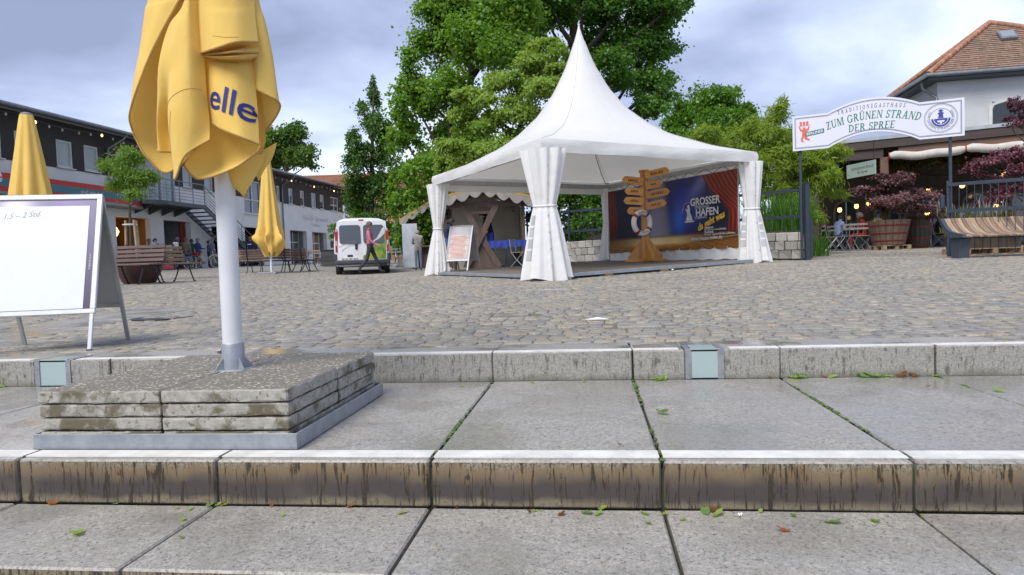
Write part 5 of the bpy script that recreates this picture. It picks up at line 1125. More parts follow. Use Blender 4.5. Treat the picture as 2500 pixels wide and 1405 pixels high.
for s_ in (-1, 1):
    pts = [(s_ * .90, .80), (s_ * .90, 1.54), (s_ * .845, 1.62), (s_ * .80, 1.50), (s_ * .835, .80)]
    tl_ = rpanel(pts if s_ > 0 else pts[::-1], .06, 'tail_light', M_rl, van, .022)
    rpanel([(s_ * .885, 1.02), (s_ * .885, 1.18), (s_ * .84, 1.18), (s_ * .845, 1.02)][::s_], .01, 'reverse_lamp', M_cl, tl_, .026); rpanel([(s_ * .875, 1.50), (s_ * .87, 1.60), (s_ * .83, 1.60), (s_ * .835, 1.50)][::s_], .01, 'lamp_cap', M_cl, tl_, .026)
    rpanel(rr_poly(s_ * .60 - .08, s_ * .60 + .08, .43, .47, .015), .01, 'reflector', M_rl, van, .07)
MB().box((0, .03, .44), (1.84, .22, .16), bev=.04).build('bumper', M_bump, van); MB().box((0, .25, .33), (1.70, .5, .12), bev=.03).build('underbody', M_rub, van)
for s_ in (-1, 1): MB().box((s_ * .885, .10, .62), (.16, .22, .30), bev=.05).build('bumper_corner', M_bump, van); MB().box((s_ * .955, 2.4, .42), (.05, 3.0, .14), bev=.02).build('side_trim', M_bump, van)
MB().box((-.20, -.008, .985), (.085, .04, .22), bev=.02).build('door_handle', M_rub, door1); MB().box((-.42, -.008, .665), (.18, .03, .07), bev=.015).build('handle_recess', M_rub, door1)
pl_ = MB().box((-.42, -.016, .545), (.52, .012, .11), bev=.003).build('number_plate', M_wfr, van)
MB().box((-.665, -.0235, .545), (.03, .002, .10)).build('plate_band', M_blue, pl_); flat_text('OSL·BS 503', -.405, .512, .098, M_rub, pl_, -.0235, bold=.001)
rpanel(rr_poly(-.10, .08, 1.87, 1.91, .012), .03, 'brake_light', M_rl, van, .012)
for s_ in (-1, 1):
    gl = MB(); gl.box((s_ * .905, 2.5, 1.42), (.02, 1.9, .46), rot=Matrix.Rotation(s_ * -.16, 3, 'Y')); gl.build('side_window', M_vgl, van)
    mr = MB().box((s_ * 1.08, 3.55, 1.20), (.20, .10, .28), bev=.04).build('mirror', M_rub, van)
    for yy in (.70, 3.75):
        wh = thing('w', None, None); COL.objects.unlink(wh); bpy.data.objects.remove(wh)
        ty = MB(); ty.lathe([(.17, -.10), (.30, -.105), (.33, -.07), (.335, 0), (.33, .07), (.30, .105), (.17, .10)], 28); tyo = ty.build('wheel', M_rub, van, (s_ * .82, yy, .335), (0, PI / 2, 0))
        MB().lathe([(.02, -.05), (.17, -.06), (.185, .0), (.17, .085), (.06, .06), (.02, .06)], 20).build('rim', M_alud, tyo)

# ------------------------------------------------------------------ benches, parasols, bicycles, poster, tables round the square
M_slat = pm('brown bench slat', (.155, .098, .088), (.115, .072, .065), 7, .55, .2, 50, isl=.25, stretch=(.3, 2, 2)); M_slaty = pm('weathered bench slat', (.22, .165, .10), (.17, .12, .075), 7, .6, .2, 50, isl=.25, stretch=(.3, 2, 2)); M_iron = pm('dark iron', (.03, .03, .034), None, 10, .5, metal=.5)
def bench(label, loc, rz, W=1.7, mat=None, group='slatted benches on the square'):
    r_ = thing('park_bench', label, 'bench', loc, rz, group); mat = mat or M_slat
    for k in range(4): MB().box((0, -.20 + k * .12, .45 + .006 * k), (W, .095, .035), bev=.006).build('seat_slat', mat, r_)
    for k in range(4): MB().box((0, .24 + .025 * k, .56 + k * .10), (W, .03, .075), rot=Matrix.Rotation(-.2, 3, 'X'), bev=.006).build('back_slat', mat, r_)
    for s_ in (-1, 1):
        x_ = s_ * (W / 2 - .22)
        MB().tube([(x_, -.26, .43), (x_, .20, .43), (x_, .27, .55), (x_, .36, .93)], .018, 6).build('frame', M_iron, r_)
        MB().tube([(x_, -.16, .43), (x_, -.24, .2), (x_, -.32, .03), (x_, -.37, .02)], .018, 6).build('leg', M_iron, r_); MB().tube([(x_, .16, .43), (x_, .26, .2), (x_, .36, .03), (x_, .41, .02)], .018, 6).build('leg', M_iron, r_)
    return r_
bench('brown slatted bench in front of the brown tub at the left', at(322, 15.0), YAW - .30 + PI * 0 + .15, 1.25)
bench('weathered slatted bench seen end-on right of the brown tub', at(412, 16.2), YAW + 1.15, 1.3, M_slaty)
bench('brown slatted bench in front of the folded far parasol', at(655, 25.6), YAW + PI + .06, 1.85)
bench('shorter brown bench right of the far parasol pole', at(722, 26.4), YAW + PI - .25, 1.3)
bench('weathered bench partly behind the white pole', at(600, 26.6), YAW + .25, 1.6, M_slaty)
bench('slatted bench turned sideways at the end of the far row', at(745, 27.0), YAW + 1.4, 1.2)
M_tub = pm('brown tub', (.105, .055, .048), (.085, .045, .04), 5, .4, dirt=.15)
tb = thing('planter_tub', 'large brown moulded tub with a raised point behind the left bench', 'planter', at(338, 15.9), YAW)
vs_, fs_ = [], []
for i_, (r_, z) in enumerate([(.30, 0), (.34, .02), (.50, .35), (.56, .52), (.57, .60), (.52, .60), (.48, .45)]):
    for k in range(28):
        a = 2 * PI * k / 28; lift = .32 * max(0, math.cos(a) - .55) / .45 if i_ in (4, 5) else .08 * max(0, math.cos(a)) if i_ == 3 else 0
        vs_.append((r_ * math.cos(a) * 1.05, r_ * math.sin(a), z + lift))
fs_ = [[i_ * 28 + k, i_ * 28 + (k + 1) % 28, (i_ + 1) * 28 + (k + 1) % 28, (i_ + 1) * 28 + k] for i_ in range(6) for k in range(28)]
MB().add(vs_, fs_, True).build('tub', M_tub, tb); MB().lathe([(.44, .44), (.2, .47), (.01, .48)], 20).build('soil', M_bed, tb)
def closed_parasol(label, loc, topz, botz, rmax, seed, bulge=0.0, tilt=(0, 0), neck=.07):
    r_ = thing('folded_parasol', label, 'parasol', loc, 0, 'folded yellow parasols'); rg = random.Random(seed); ph = rg.uniform(0, 6)
    MB().cyl((0, 0, .02), (0, 0, topz + .06), .045, 14).build('pole', M_wpole, r_); MB().box((0, 0, .03), (.7, .7, .06), bev=.01).build('foot', M_galv, r_)
    vs_, n_, m_ = [], 72, 40
    for i_ in range(m_ + 1):
        q_ = i_ / m_; z = topz + (botz - topz) * q_
        for k in range(n_):
            a = 2 * PI * k / n_; rad = neck + (rmax - neck) * q_ ** .9; pl_ = .03 + .16 * q_
            if bulge and q_ > .74: rad *= 1 + bulge * math.sin((q_ - .74) / .26 * PI) - .45 * max(0, (q_ - .86) / .14); pl_ = .22
            rad *= 1 + pl_ * math.sin(a * 8 + ph + q_ * 1.4) + .5 * pl_ * math.sin(a * 13 + 2 * ph) * q_
            if bulge and q_ > .8: rad *= 1 + .18 * math.sin(a * 5 + q_ * 22 + ph)
            vs_.append((rad * math.cos(a) + tilt[0] * q_, rad * math.sin(a) + tilt[1] * q_, z + .10 * q_ ** 3 * math.sin(a * 8 + ph + 2)))
    fs_ = [[i_ * n_ + k, (i_ + 1) * n_ + k, (i_ + 1) * n_ + (k + 1) % n_, i_ * n_ + (k + 1) % n_] for i_ in range(m_) for k in range(n_)]
    MB().add(vs_, fs_, True).build('canopy', M_yel, r_); MB().lathe([(.02, 0), (.13, .01), (.13, .04), (.05, .07)], 16, (0, 0, topz)).build('cap', M_galv, r_); return r_
p_ = at(86, 16.6); tz = P(70, 285, 16.6)[2] - p_.z; closed_parasol('plain folded yellow parasol rising behind the white display board', p_, tz, .95, .56, 3, neck=.14)
p_ = at(662, 24.9); tz = P(655, 384, 24.9)[2] - p_.z; closed_parasol('folded yellow parasol bunched at its hem behind the benches', p_, tz, .72, .45, 5, .10, neck=.12)
def bicycle(label, loc, rz, col, lean=.08):
    r_ = thing('bicycle', label, 'bicycle', loc, rz, 'bicycles among the crowd'); r_.rotation_euler = (lean, 0, rz); fm = pm('bike ' + label[:12], col, None, 6, .35); R_ = .33
    for x_ in (-.53, .53):
        w_ = MB().tube([(x_ + R_ * math.cos(a), 0, R_ + R_ * math.sin(a)) for a in np.linspace(0, 2 * PI, 33)[:-1]], .022, 8, closed=True).build('wheel', M_rub, r_)
        sp_ = MB()
        for k in range(14): a = 2 * PI * k / 14; sp_.cyl((x_, 0, R_), (x_ + (R_ - .02) * math.cos(a), .01 * (-1) ** k, R_ + (R_ - .02) * math.sin(a)), .004, 4)
        sp_.tube([(x_ + (R_ - .03) * math.cos(a), 0, R_ + (R_ - .03) * math.sin(a)) for a in np.linspace(0, 2 * PI, 25)[:-1]], .012, 6, closed=True); sp_.build('spokes', M_alu, w_)
        MB().tube([(x_ + (R_ + .05) * math.cos(a), 0, R_ + (R_ + .05) * math.sin(a)) for a in np.linspace(.3 if x_ < 0 else 1.2, 2.6 if x_ < 0 else 2.9, 12)], .022, 6).build('mudguard', fm, r_)
    f = MB(); A, B_, C_, D_ = (-.53, 0, R_), (-.08, 0, .30), (-.20, 0, .80), (.40, 0, .86)
    for a, b_ in ((A, B_), (A, C_), (B_, C_), ((-.12, 0, .42), (.42, 0, .74))): f.tube([a, b_], .018, 8)
    f.tube([(.38, 0, .98), (.42, 0, .74), (.53, 0, R_)], .018, 8); f.build('frame', fm, r_)
    MB().tube([(.20, -.27, 1.02), (.34, -.25, 1.08), (.38, 0, 1.05), (.34, .25, 1.08), (.20, .27, 1.02)], .013, 8).build('handlebar', M_rub, r_)
    MB().lathe([(.01, 0), (.10, .01), (.11, .05), (.06, .08), (.01, .085)], 12, (-.24, 0, .86)).build('saddle', M_rub, r_); MB().box((-.55, 0, .80), (.36, .20, .16), bev=.03).build('carrier_bag', CLOTH['red'] if 'pale' in label else CLOTH['charcoal'], r_)
    MB().cyl((-.08, -.09, .30), (-.08, .09, .30), .07, 14).build('crank', M_bolt, r_)
bicycle('pale cream bicycle parked in front of the crowd', at(503, front_d(503) - 3.4), YAW + .1, (.52, .50, .44)); bicycle('blue bicycle half hidden beside the burger poster', at(440, front_d(440) - 3.6), YAW + 2.7, (.05, .12, .35))
ps0 = at(408, front_d(408) - 3.8); po = thing('poster_stand', 'dark framed burger poster standing before the crowd', 'poster stand', ps0, YAW + .05)
MB().box((0, 0, .66), (.74, .05, 1.28), bev=.01).build('frame', M_iron, po)
pv, pf, pc_ = [], [], []
for j_ in range(41):
    for i_ in range(25):
        u, w_ = i_ / 24, j_ / 40; x_, z = -.33 + .66 * u, .06 + 1.20 * w_; c = np.array([.05, .03, .05])
        if w_ < .12: c = np.array([.38, .03, .06])
        elif w_ < .66: c = np.array([.24, .06, .07]) * (.5 + .5 * math.sin(u * 14 + 4 * math.sin(w_ * 19))) + np.array([.10, .05, .03]) * (math.sin(w_ * 31 + u * 6) > .2) + np.array([.3, .25, .25]) * (u > .6 and .42 < w_ < .54 and int(w_ * 60) % 2 == 0)
        pv.append((x_, -.028, z)); pc_.append((*np.clip(c, 0, 1), 1))
for j_ in range(40):
    for i_ in range(24): a = j_ * 25 + i_; pf.append([a, a + 1, a + 26, a + 25])
printed('print', pv, pf, pc_, vcol_mat('burger print'), po); flat_text('BURGER', 0, 1.10, .16, M_pw, po, -.031, bold=.005); flat_text('HOMEMADE', 0, .95, .105, M_pw, po, -.031, bold=.004)
M_woodt = pm('table top wood', (.33, .15, .05), None, 6, .5); M_chm = pm('folding chair metal', (.30, .32, .35), None, 8, .4, metal=.4); M_chs = pm('folding chair slat', (.30, .28, .25), None, 8, .5)
def chair_mesh():
    r_ = thing('folding_chair', 'x', 'chair')
    fr = MB()
    for s_ in (-1, 1): fr.tube([(s_ * .20, -.20, .02), (s_ * .20, .02, .26), (s_ * .20, .16, .45), (s_ * .20, .22, .86)], .012, 6); fr.tube([(s_ * .185, .22, .02), (s_ * .185, .0, .24), (s_ * .185, -.18, .45)], .012, 6)
    fr.tube([(-.2, -.2, .02), (.2, -.2, .02)], .01, 5); fr.tube([(-.185, .22, .02), (.185, .22, .02)], .01, 5); fr.build('frame', M_chm, r_)
    sm = MB().box((0, 0, 0), (.40, .055, .018)).mesh('seat_slat'); sm.materials.append(M_chs)
    for k in range(6): link('seat_slat', sm, None, r_, (0, -.18 + k * .068, .46))
    for k in range(2): link('back_slat', sm, None, r_, (0, .20 + .01 * k, .68 + k * .13), (PI / 2, 0, 0))
    return r_
CH0 = chair_mesh(); CHN = [0]
def chair(label, loc, rz, group):
    o_ = CH0 if CHN[0] == 0 else copy_tree(CH0); CHN[0] += 1; o_.location = loc; o_.rotation_euler = (0, 0, rz); tag(o_, label, 'chair', group); return o_
def table(label, loc, rz, group, w_=.7):
    r_ = thing('cafe_table', label, 'table', loc, rz, group); MB().box((0, 0, .73), (w_, w_, .03), bev=.006).build('top', M_woodt, r_)
    for s_ in (-1, 1): MB().tube([(s_ * .25, -.25, .01), (s_ * .25, 0, .37), (s_ * .25, .25, .72)], .012, 6).build('leg', M_chm, r_); MB().tube([(s_ * .23, .25, .01), (s_ * .23, 0, .37), (s_ * .23, -.25, .72)], .012, 6).build('leg', M_chm, r_)
for px, d, rz, lb2 in [(772, 34.5, .3, 'folding chair just left of the black planter box'), (790, 35.5, 2.6, 'folding chair partly behind the black planter box'), (806, 36.2, 1.5, 'folding chair hidden behind the planter near the van'), (758, 36.5, 4.0, 'folding chair farthest from the van, beside the cafe table')]: chair(lb2, at(px, d), rz, 'folding chairs left of the van')
table('small cafe table beside the black planter', at(765, 35.6), .3, 'small cafe tables')
for px, d, rz, lb2 in [(955, 29.5, .2, 'folding chair close to the right side of the van'), (968, 30.2, 1.4, 'folding chair left of the green parasol pole'), (984, 29.8, 2.4, 'folding chair right of the green parasol pole'), (997, 31.0, .5, 'folding chair just left of the grey-jacketed person'), (1008, 30.4, 3.0, 'folding chair touching the grey-jacketed person in view'), (945, 31.2, 1.9, 'folding chair half hidden by the van')]: chair(lb2, at(px, d), rz, 'folding chairs between van and stall')
table('small cafe table in the gap right of the van', at(962, 31.2), .2, 'small cafe tables'); table('small cafe table near the grey-jacketed person', at(992, 32), .6, 'small cafe tables')
pb = thing('planter_box', 'black timber planter box left of the van', 'planter', at(806, 33.5), YAW + .1); MB().box((0, 0, .42), (.75, .75, .78), bev=.02).build('box', pm('black planter timber', (.035, .035, .035), (.06, .06, .06), 6, .6, .3, 30, stretch=(.3, .3, 3)), pb); MB().box((0, 0, .81), (.80, .80, .05), bev=.01).build('rim', M_iron, pb)
gpp = at(974, 30.5); gpz = P(974, 527, 30.5)[2] - gpp.z; gp = thing('green_parasol', 'folded dark green parasol between the van and the stall', 'parasol', gpp)
vs_ = []
for i_ in range(13):
    q_ = i_ / 12
    for k in range(40): a = 2 * PI * k / 40; rad = (.05 + .24 * q_ - .1 * max(0, q_ - .85)) * (1 + .14 * math.sin(8 * a + q_)); vs_.append((rad * math.cos(a), rad * math.sin(a), gpz + (.55 - gpz) * q_))
MB().add(vs_, [[i_ * 40 + k, (i_ + 1) * 40 + k, (i_ + 1) * 40 + (k + 1) % 40, i_ * 40 + (k + 1) % 40] for i_ in range(12) for k in range(40)], True).build('canopy', cloth('bottle green', (.012, .06, .06)), gp); MB().cyl((0, 0, 0), (0, 0, gpz + .08), .025, 10).build('pole', M_alu, gp); MB().box((0, 0, .03), (.5, .5, .06)).build('foot', M_galv, gp)
# banner flag and timber post in front of the brick house
fp = at(858, 44); fb = thing('banner_flag', 'pale lilac banner with yellow print on a pole behind the van', 'flag', fp, YAW - .2); z0 = P(858, 536, 44)[2] - fp.z; z1 = P(858, 503, 44)[2] - fp.z
MB().cyl((-.42, 0, 0), (-.42, 0, z1 + .05), .035, 8).build('pole', M_alu, fb); MB().box((0, 0, (z0 + z1) / 2), (.80, .02, z1 - z0), bev=.004).build('cloth', pm('lilac cloth', (.42, .42, .62), (.38, .38, .56), 2, .7), fb)
for (x_, z, s2) in ((.10, z0 + .25, .22), (-.12, z0 + .16, .16)): MB().prism([(-s2 * .5, -s2), (s2 * .5, -s2), (s2 * .3, 0), (0, s2), (-s2 * .3, 0)], 0, .004, Matrix.Translation((x_, -.018, z)) @ Matrix.Rotation(PI / 2, 4, 'X')).build('print', M_py, fb)
MB().prism([(-.05, -.1), (.05, -.1), (.03, .12), (-.03, .12)], 0, .004, Matrix.Translation((.22, -.018, z1 - .25)) @ Matrix.Rotation(PI / 2, 4, 'X')).build('print', M_blue, fb)
tp_ = at(897, 43); tpz = P(897, 500, 43)[2] - tp_.z; tag(MB().lathe([(.19, 0), (.18, 1.5), (.17, tpz - .05), (.14, tpz)], 14).build('timber_post', pm('grey timber', (.30, .28, .25), (.22, .20, .18), 4, .8, .4, 20, stretch=(1, 1, .1)), None, tp_), 'thick grey timber post beside the lilac banner', 'post')
LEAN = {k: tuple((np.array(BASEJ[k]) * .55 + np.array(BEND[k]) * .45)) for k in BEND}
# ------------------------------------------------------------------ market stalls left of and behind the tent
M_awn = pm('grey-beige awning', (.30, .28, .255), (.24, .222, .20), 4, .8, .2, 40, dirt=.3); M_brw = pm('brown stall timber', (.115, .075, .06), (.08, .052, .042), 6, .65, .2, 40, stretch=(2, 2, .4)); M_canv = pm('beige canvas', (.50, .46, .39), (.43, .395, .33), 3, .85, .2, 20); M_yb2 = pm('yellow edge board', (.42, .26, .08), None, 5, .6)
def scallop(x0, z0, x1, z1, drop, n, y, root, nm='scallop'):
    top, bot = [], []; m_ = n * 8
    for k in range(m_ + 1):
        f = k / m_; x_, z = x0 + (x1 - x0) * f, z0 + (z1 - z0) * f; top.append((x_, y, z)); bot.append((x_, y + .01 * math.sin(k), z - drop * (.45 + .55 * abs(math.sin(PI * n * f)))))
    MB().add(top + bot, [[k, k + 1, m_ + 2 + k, m_ + 1 + k] for k in range(m_)], True).build(nm, M_awn, root)
def stall(label, loc, rz, W, hE, hP, D, xframe=True):
    r_ = thing('market_stall', label, 'stall', loc, rz); h = W / 2
    for sx in (-1, 1):
        vs_ = [(0, -.35, hP), (sx * (h + .35), -.35, hE), (sx * (h + .35), D + .2, hE), (0, D + .2, hP)]; MB().add(vs_ + [(a, b_, c - .03) for a, b_, c in vs_], [[0, 1, 2, 3], [7, 6, 5, 4], [0, 4, 5, 1], [1, 5, 6, 2], [2, 6, 7, 3]]).build('roof', M_awn, r_)
        MB().bar((0, -.37, hP + .02), (sx * (h + .37), -.37, hE + .02), .03, .07).build('edge_board', M_yb2, r_)
        scallop(0, hP - .02, sx * (h + .36), hE - .02, .26, 4, -.40, r_)
        sv_ = [(sx * (h + .36), -.3 + (D + .4) * k / 40, hE - .02) for k in range(41)]; MB().add(sv_ + [(a, b_, c - .2 * (.45 + .55 * abs(math.sin(k * PI / 5)))) for k, (a, b_, c) in enumerate(sv_)], [[k, k + 1, 42 + k, 41 + k] for k in range(40)], True).build('scallop', M_awn, r_)
        for yy in (0, D): MB().box((sx * h, yy, hE / 2 - .02), (.09, .09, hE - .05)).build('post', M_brw, r_)
        MB().bar((0, 0, hP - .12), (sx * h, 0, hE - .05), .07, .14).build('rafter', M_brw, r_)
    MB().box((0, 0, hE - .10), (W, .08, .16)).build('tie_beam', M_brw, r_)
    MB().add([(-h, D, .05), (h, D, .05), (h, D, hE), (0, D, hP - .03), (-h, D, hE)], [[0, 1, 2, 3, 4]]).build('rear_canvas', M_canv, r_)
    cv_ = [(h, D * k / 30, z, k) for z in (.1, hE - .06) for k in range(31)]; MB().add([(a + .03 * math.sin(k * 1.3), b_, c) for a, b_, c, k in cv_], [[k, k + 1, 32 + k, 31 + k] for k in range(30)], True).build('side_canvas', M_canv, r_)
    if xframe:
        for s_ in (-1, 1): MB().bar((s_ * .50 - .12, -.10 - .03 * s_, hE - .12), (-s_ * .50 - .08, -.10 - .03 * s_, .05), .06, .17).build('cross_brace', M_brw, r_)
        MB().prism([(-.52, .03), (.34, .03), (-.10, 1.05)], -.02, .02, Matrix.Translation((0, -.02, 0)) @ Matrix(((1, 0, 0, 0), (0, 0, 1, 0), (0, 1, 0, 0), (0, 0, 0, 1)))).build('apron', M_brw, r_)
        MB().box((-.1, -.06, hE - .34), (.8, .05, .08)).build('rail', M_brw, r_)
    return r_
s1 = at(1185, 19.8); stall('brown timber market stall with a scalloped grey awning seen through the tent', s1, YAW + .02, 2.35, 2.02, 2.42, 2.3)
s2_ = at(1082, 27.4); st2 = stall('second timber stall with scalloped awning left of the tent', s2_, YAW - .28, 2.7, 2.0, 2.85, 2.6, False)
MB().box((0, -.15, .9), (2.3, .5, .06)).build('counter', M_brw, st2); MB().box((0, -.05, .45), (2.2, .06, .85)).build('front_panel', M_brw, st2)
wp = at(1003, 27.2); tag(MB().box((0, 0, .95), (.62, .05, 1.8), bev=.01).build('notice_panel', pm('pale notice panel', (.50, .53, .60), None, 3, .5), None, wp, (0, 0, YAW)), 'tall pale panel standing behind the grey-jacketed person', 'panel')
person('person in a navy hooded jacket leaning into the stall', s1 + Vector((-1.02, -.75, 0)), YAW + PI * .62, 1.60, dict(LEAN), 'navy', 'bluejean', 'white', (.02, .015, .012), calf='skin')
person('man in a black shirt bending over behind the crossed timbers', s1 + Vector((.10, .55, .02)), YAW - PI * .40, 1.86, dict(LEAN), 'black', 'rblue', 'dark', (.02, .015, .012), arm='skin')
tb1 = thing('stall_table', 'table under a blue cloth inside the stall', 'table', s1 + Vector((.55, .35, 0)), YAW); MB().box((0, 0, .80), (1.35, .62, .04), bev=.01).build('top', M_brw, tb1)
tcv = [(-.70 + 1.40 * k / 40, -.33 + .012 * math.sin(k * 1.1) * j_, .825 - .10 * j_ * (1 + .15 * math.sin(k * .7))) for j_ in range(3) for k in range(41)]
tc1 = MB().add(tcv, [[j_ * 41 + k, j_ * 41 + k + 1, (j_ + 1) * 41 + k + 1, (j_ + 1) * 41 + k] for j_ in range(2) for k in range(40)], True); tc1.box((0, 0, .826), (1.4, .66, .006)); tc1.build('cloth', CLOTH['rblue'], tb1)
for sx in (-.6, .6): MB().tube([(sx, -.25, 0), (sx, .25, .78)], .015, 6).build('leg', M_chm, tb1); MB().tube([(sx, .25, 0), (sx, -.25, .78)], .015, 6).build('leg', M_chm, tb1)
chair('folding chair at the right end inside the stall', s1 + Vector((1.05, -.30, 0)), YAW + 1.2, 'chairs inside the stall')
tag(MB().box((0, 0, .17), (.42, .32, .34), bev=.03).build('cardboard_box', pm('cardboard', (.34, .22, .12), None, 6, .8), None, s1 + Vector((-1.15, .1, .72)), (0, 0, .3)), 'brown cardboard box on the counter at the left of the stall', 'box')
tb2 = thing('stall_table', 'small side counter at the left of the stall', 'table', s1 + Vector((-1.15, .1, 0)), YAW); MB().box((0, 0, .70), (.55, .6, .04)).build('top', M_woodt, tb2)
for sx, sy in ((-.22, -.25), (.22, -.25), (-.22, .25), (.22, .25)): MB().box((sx, sy, .34), (.05, .05, .68)).build('leg', M_brw, tb2)
tag(MB().lathe([(.16, 0), (.24, .03), (.26, .30), (.18, .48), (.06, .52)], 14).build('black_bag', CLOTH['black'], None, s1 + Vector((.85, .0, 0))), 'black bag on the ground under the stall table', 'bag')
# A-frame menu board on the deck
def DKZ(p): a, b_ = p[0] - TC[0], p[1] - TC[1]; return DZ['C'] + (a * math.cos(TA) + b_ * math.sin(TA)) * .0268 + (-a * math.sin(TA) + b_ * math.cos(TA)) * .0124
mp = P(1130, HOR, 15.9); ab = thing('menu_board', 'silver A-frame menu board with faded red lines on the tent deck', 'sandwich board', (mp[0], mp[1], DKZ(mp) + .002), YAW - .42)
for s_, pm_ in ((-1, 1), (1, 0)):
    R_ = Matrix.Translation((0, s_ * .36, 0)) @ Matrix.Rotation(s_ * .33, 4, 'X'); f = MB()
    for x_ in (-.30, .30): f.box((x_, 0, .57), (.035, .022, 1.14), M=R_, bev=.004)
    for z in (1.12, .26): f.box((0, 0, z), (.57, .02, .035), M=R_, bev=.004)
    f.build('frame', M_alu if pm_ else M_alud, ab)
    if pm_:
        MB().box((0, 0, .69), (.565, .008, .84), M=R_).build('panel', pm('grey sleeve', (.42, .42, .43), (.5, .5, .5), 2, .2), ab); MB().box((0, -.0065, .60), (.50, .003, .60), M=R_).build('menu_sheet', pm('pale pink sheet', (.58, .48, .45), None, 3, .4), ab)
        ln = MB()
        for k in range(17): ln.box((-.02 + .02 * math.sin(k * 3), -.0085, .34 + k * .032), (.40 + .06 * math.sin(k * 5.1), .001, .010), M=R_)
        tag(ln.build('menu_lines', pm('faded red print', (.42, .10, .07), None, 4, .6), ab), kind='stuff')
    else: MB().box((0, 0, .69), (.565, .006, .84), M=R_).build('panel', pm('grey rear panel', (.3, .3, .3), None, 2, .4), ab)

# ------------------------------------------------------------------ stone wall and fence behind / right of the tent
M_stn = pm('pale granite block', (.40, .385, .355), (.28, .27, .25), 9, .85, .6, 30, isl=.3)
wa, wb_ = at(1972, 15.35), at(1290, 21.2); wdir = (wb_ - wa); wlen = math.hypot(wdir.x, wdir.y); wang = math.atan2(wdir.y, wdir.x); WZ0 = wa.z
wall = thing('stone_wall', 'low wall of pale granite blocks right of and behind the tent', 'wall', (wa.x, wa.y, 0), wang)       # local x runs away from the gate, -y... front is +y side
def wz(x_): p = wa + wdir * (x_ / wlen); return gz(p.x, p.y)
MB().box((wlen / 2, -.12, .55), (wlen - .1, .20, .9)).build('core', M_bed, wall)
bms = []
for k in range(6):
    bm = bmesh.new(); bmesh.ops.create_cube(bm, size=1); rg = random.Random(k)
    bmesh.ops.bevel(bm, geom=bm.edges[:], offset=.06, segments=1, affect='EDGES')
    for vt in bm.verts: vt.co += Vector((rg.uniform(-.03, .03), rg.uniform(-.05, .05), rg.uniform(-.03, .03)))
    me = bpy.data.meshes.new('stone_block'); bm.to_mesh(me); bm.free(); me.materials.append(M_stn); bms.append(me)
for r_ in range(3):
    x_ = -.02 if r_ % 2 else -.14
    while x_ < wlen:
        w_ = random.uniform(.20, .30); zb = wz(min(wlen, max(0, x_))); x0 = max(0, x_)
        if x_ + w_ > .05: o_ = link('stone_block', bms[random.randrange(6)], None, wall, ((x0 + x_ + w_) / 2, 0, zb + .03 + .105 + r_ * .207), (0, random.uniform(-.02, .02), random.uniform(-.02, .02))); o_.scale = (x_ + w_ - x0 - .012, .30, .198)
        x_ += w_
M_fen = pm('dark blue-grey fence steel', (.030, .042, .065), (.038, .05, .072), 8, .45, metal=.2)
def fence(label, a, b_, zb0, z1, z2, n_post, bars=0, h=1.3):
    r_ = thing('metal_fence', label, 'fence', a, math.atan2((b_ - a).y, (b_ - a).x)); ln = math.hypot((b_ - a).x, (b_ - a).y); sl_ = (b_.z - a.z) / ln
    for k in range(n_post): x_ = ln * k / (n_post - 1); MB().box((x_, 0, zb0 / 2 + h / 2 + sl_ * x_), (.05, .05, h - zb0), bev=.004).build('post', M_fen, r_)
    for z in (z1, z2): MB().bar((0, -.03, z), (ln, -.03, z + sl_ * ln), .02, .07).build('rail', M_fen, r_)
    if bars:
        bm_ = MB().box((0, 0, 0), (.012, .012, h - zb0 - .15)).mesh('bar'); bm_.materials.append(M_fen)
        for k in range(bars): x_ = ln * (k + .5) / bars; link('bar', bm_, None, r_, (x_, -.045, (h + zb0) / 2 + sl_ * x_))
    return r_
fa, fb_ = at(1962, 15.25), at(1290, 21.4)
fence('dark steel fence on the stone wall behind the tent', fa, fb_, .6, 1.02, 1.62, 6, 48, 1.75)
gp_ = at(1972, 15.0); gpo = thing('gate_post', 'thick dark steel gate post at the end of the stone wall', 'post', gp_, YAW); MB().box((0, 0, .86), (.10, .10, 1.74), bev=.008).build('shaft', M_fen, gpo); MB().box((0, 0, 1.738), (.11, .11, .02), bev=.004).build('cap', M_fen, gpo); MB().box((.085, 0, .5), (.06, .05, .9), bev=.006).build('gate_stop', M_fen, gpo)
# ------------------------------------------------------------------ arched entrance sign
SA, SB = P(1935, 324, 15.0), P(2355, 290, 13.62); sdir = SB - SA; SW = math.hypot(sdir[0], sdir[1]); sang = math.atan2(sdir[1], sdir[0]); SH_ = .775
szb = P(1935, 365, 15.0)[2]; szb2 = P(2355, 336, 13.62)[2]; szb = (szb + szb2) / 2
sgn = thing('entrance_sign', 'white arched entrance sign with green lettering on two steel posts', 'sign', (SA[0], SA[1], 0), sang)
def bumpz(f, hb): q_ = (f - .225) / (.755 - .225); return hb * math.sin(PI * q_) ** .85 if 0 < q_ < 1 else 0
M_sw = pm('sign panel white', (.66, .67, .74), (.64, .65, .72), 1, .35, dirt=.05); M_sgrey = pm('sign grey print', (.16, .17, .26), None, 3, .5, dirt=0); M_sgrn = pm('sign green print', (.03, .21, .145), None, 3, .5, dirt=0)
M_sor = pm('sign orange print', (.72, .13, .07), None, 3, .5, dirt=0); M_stl = pm('sign teal band', (.035, .16, .17), None, 3, .5, dirt=0); M_sbl = pm('sign blue print', (.035, .05, .30), None, 3, .5, dirt=0)
FS = [k / 90 for k in range(91)]
def sgz(f, e_): return szb + (SH_ if e_ else 0) + bumpz(f, .22 if e_ else .255)
vs_ = [(f * SW, y, sgz(f, e_)) for y in (0, .05) for e_ in (0, 1) for f in FS]; n9 = 91
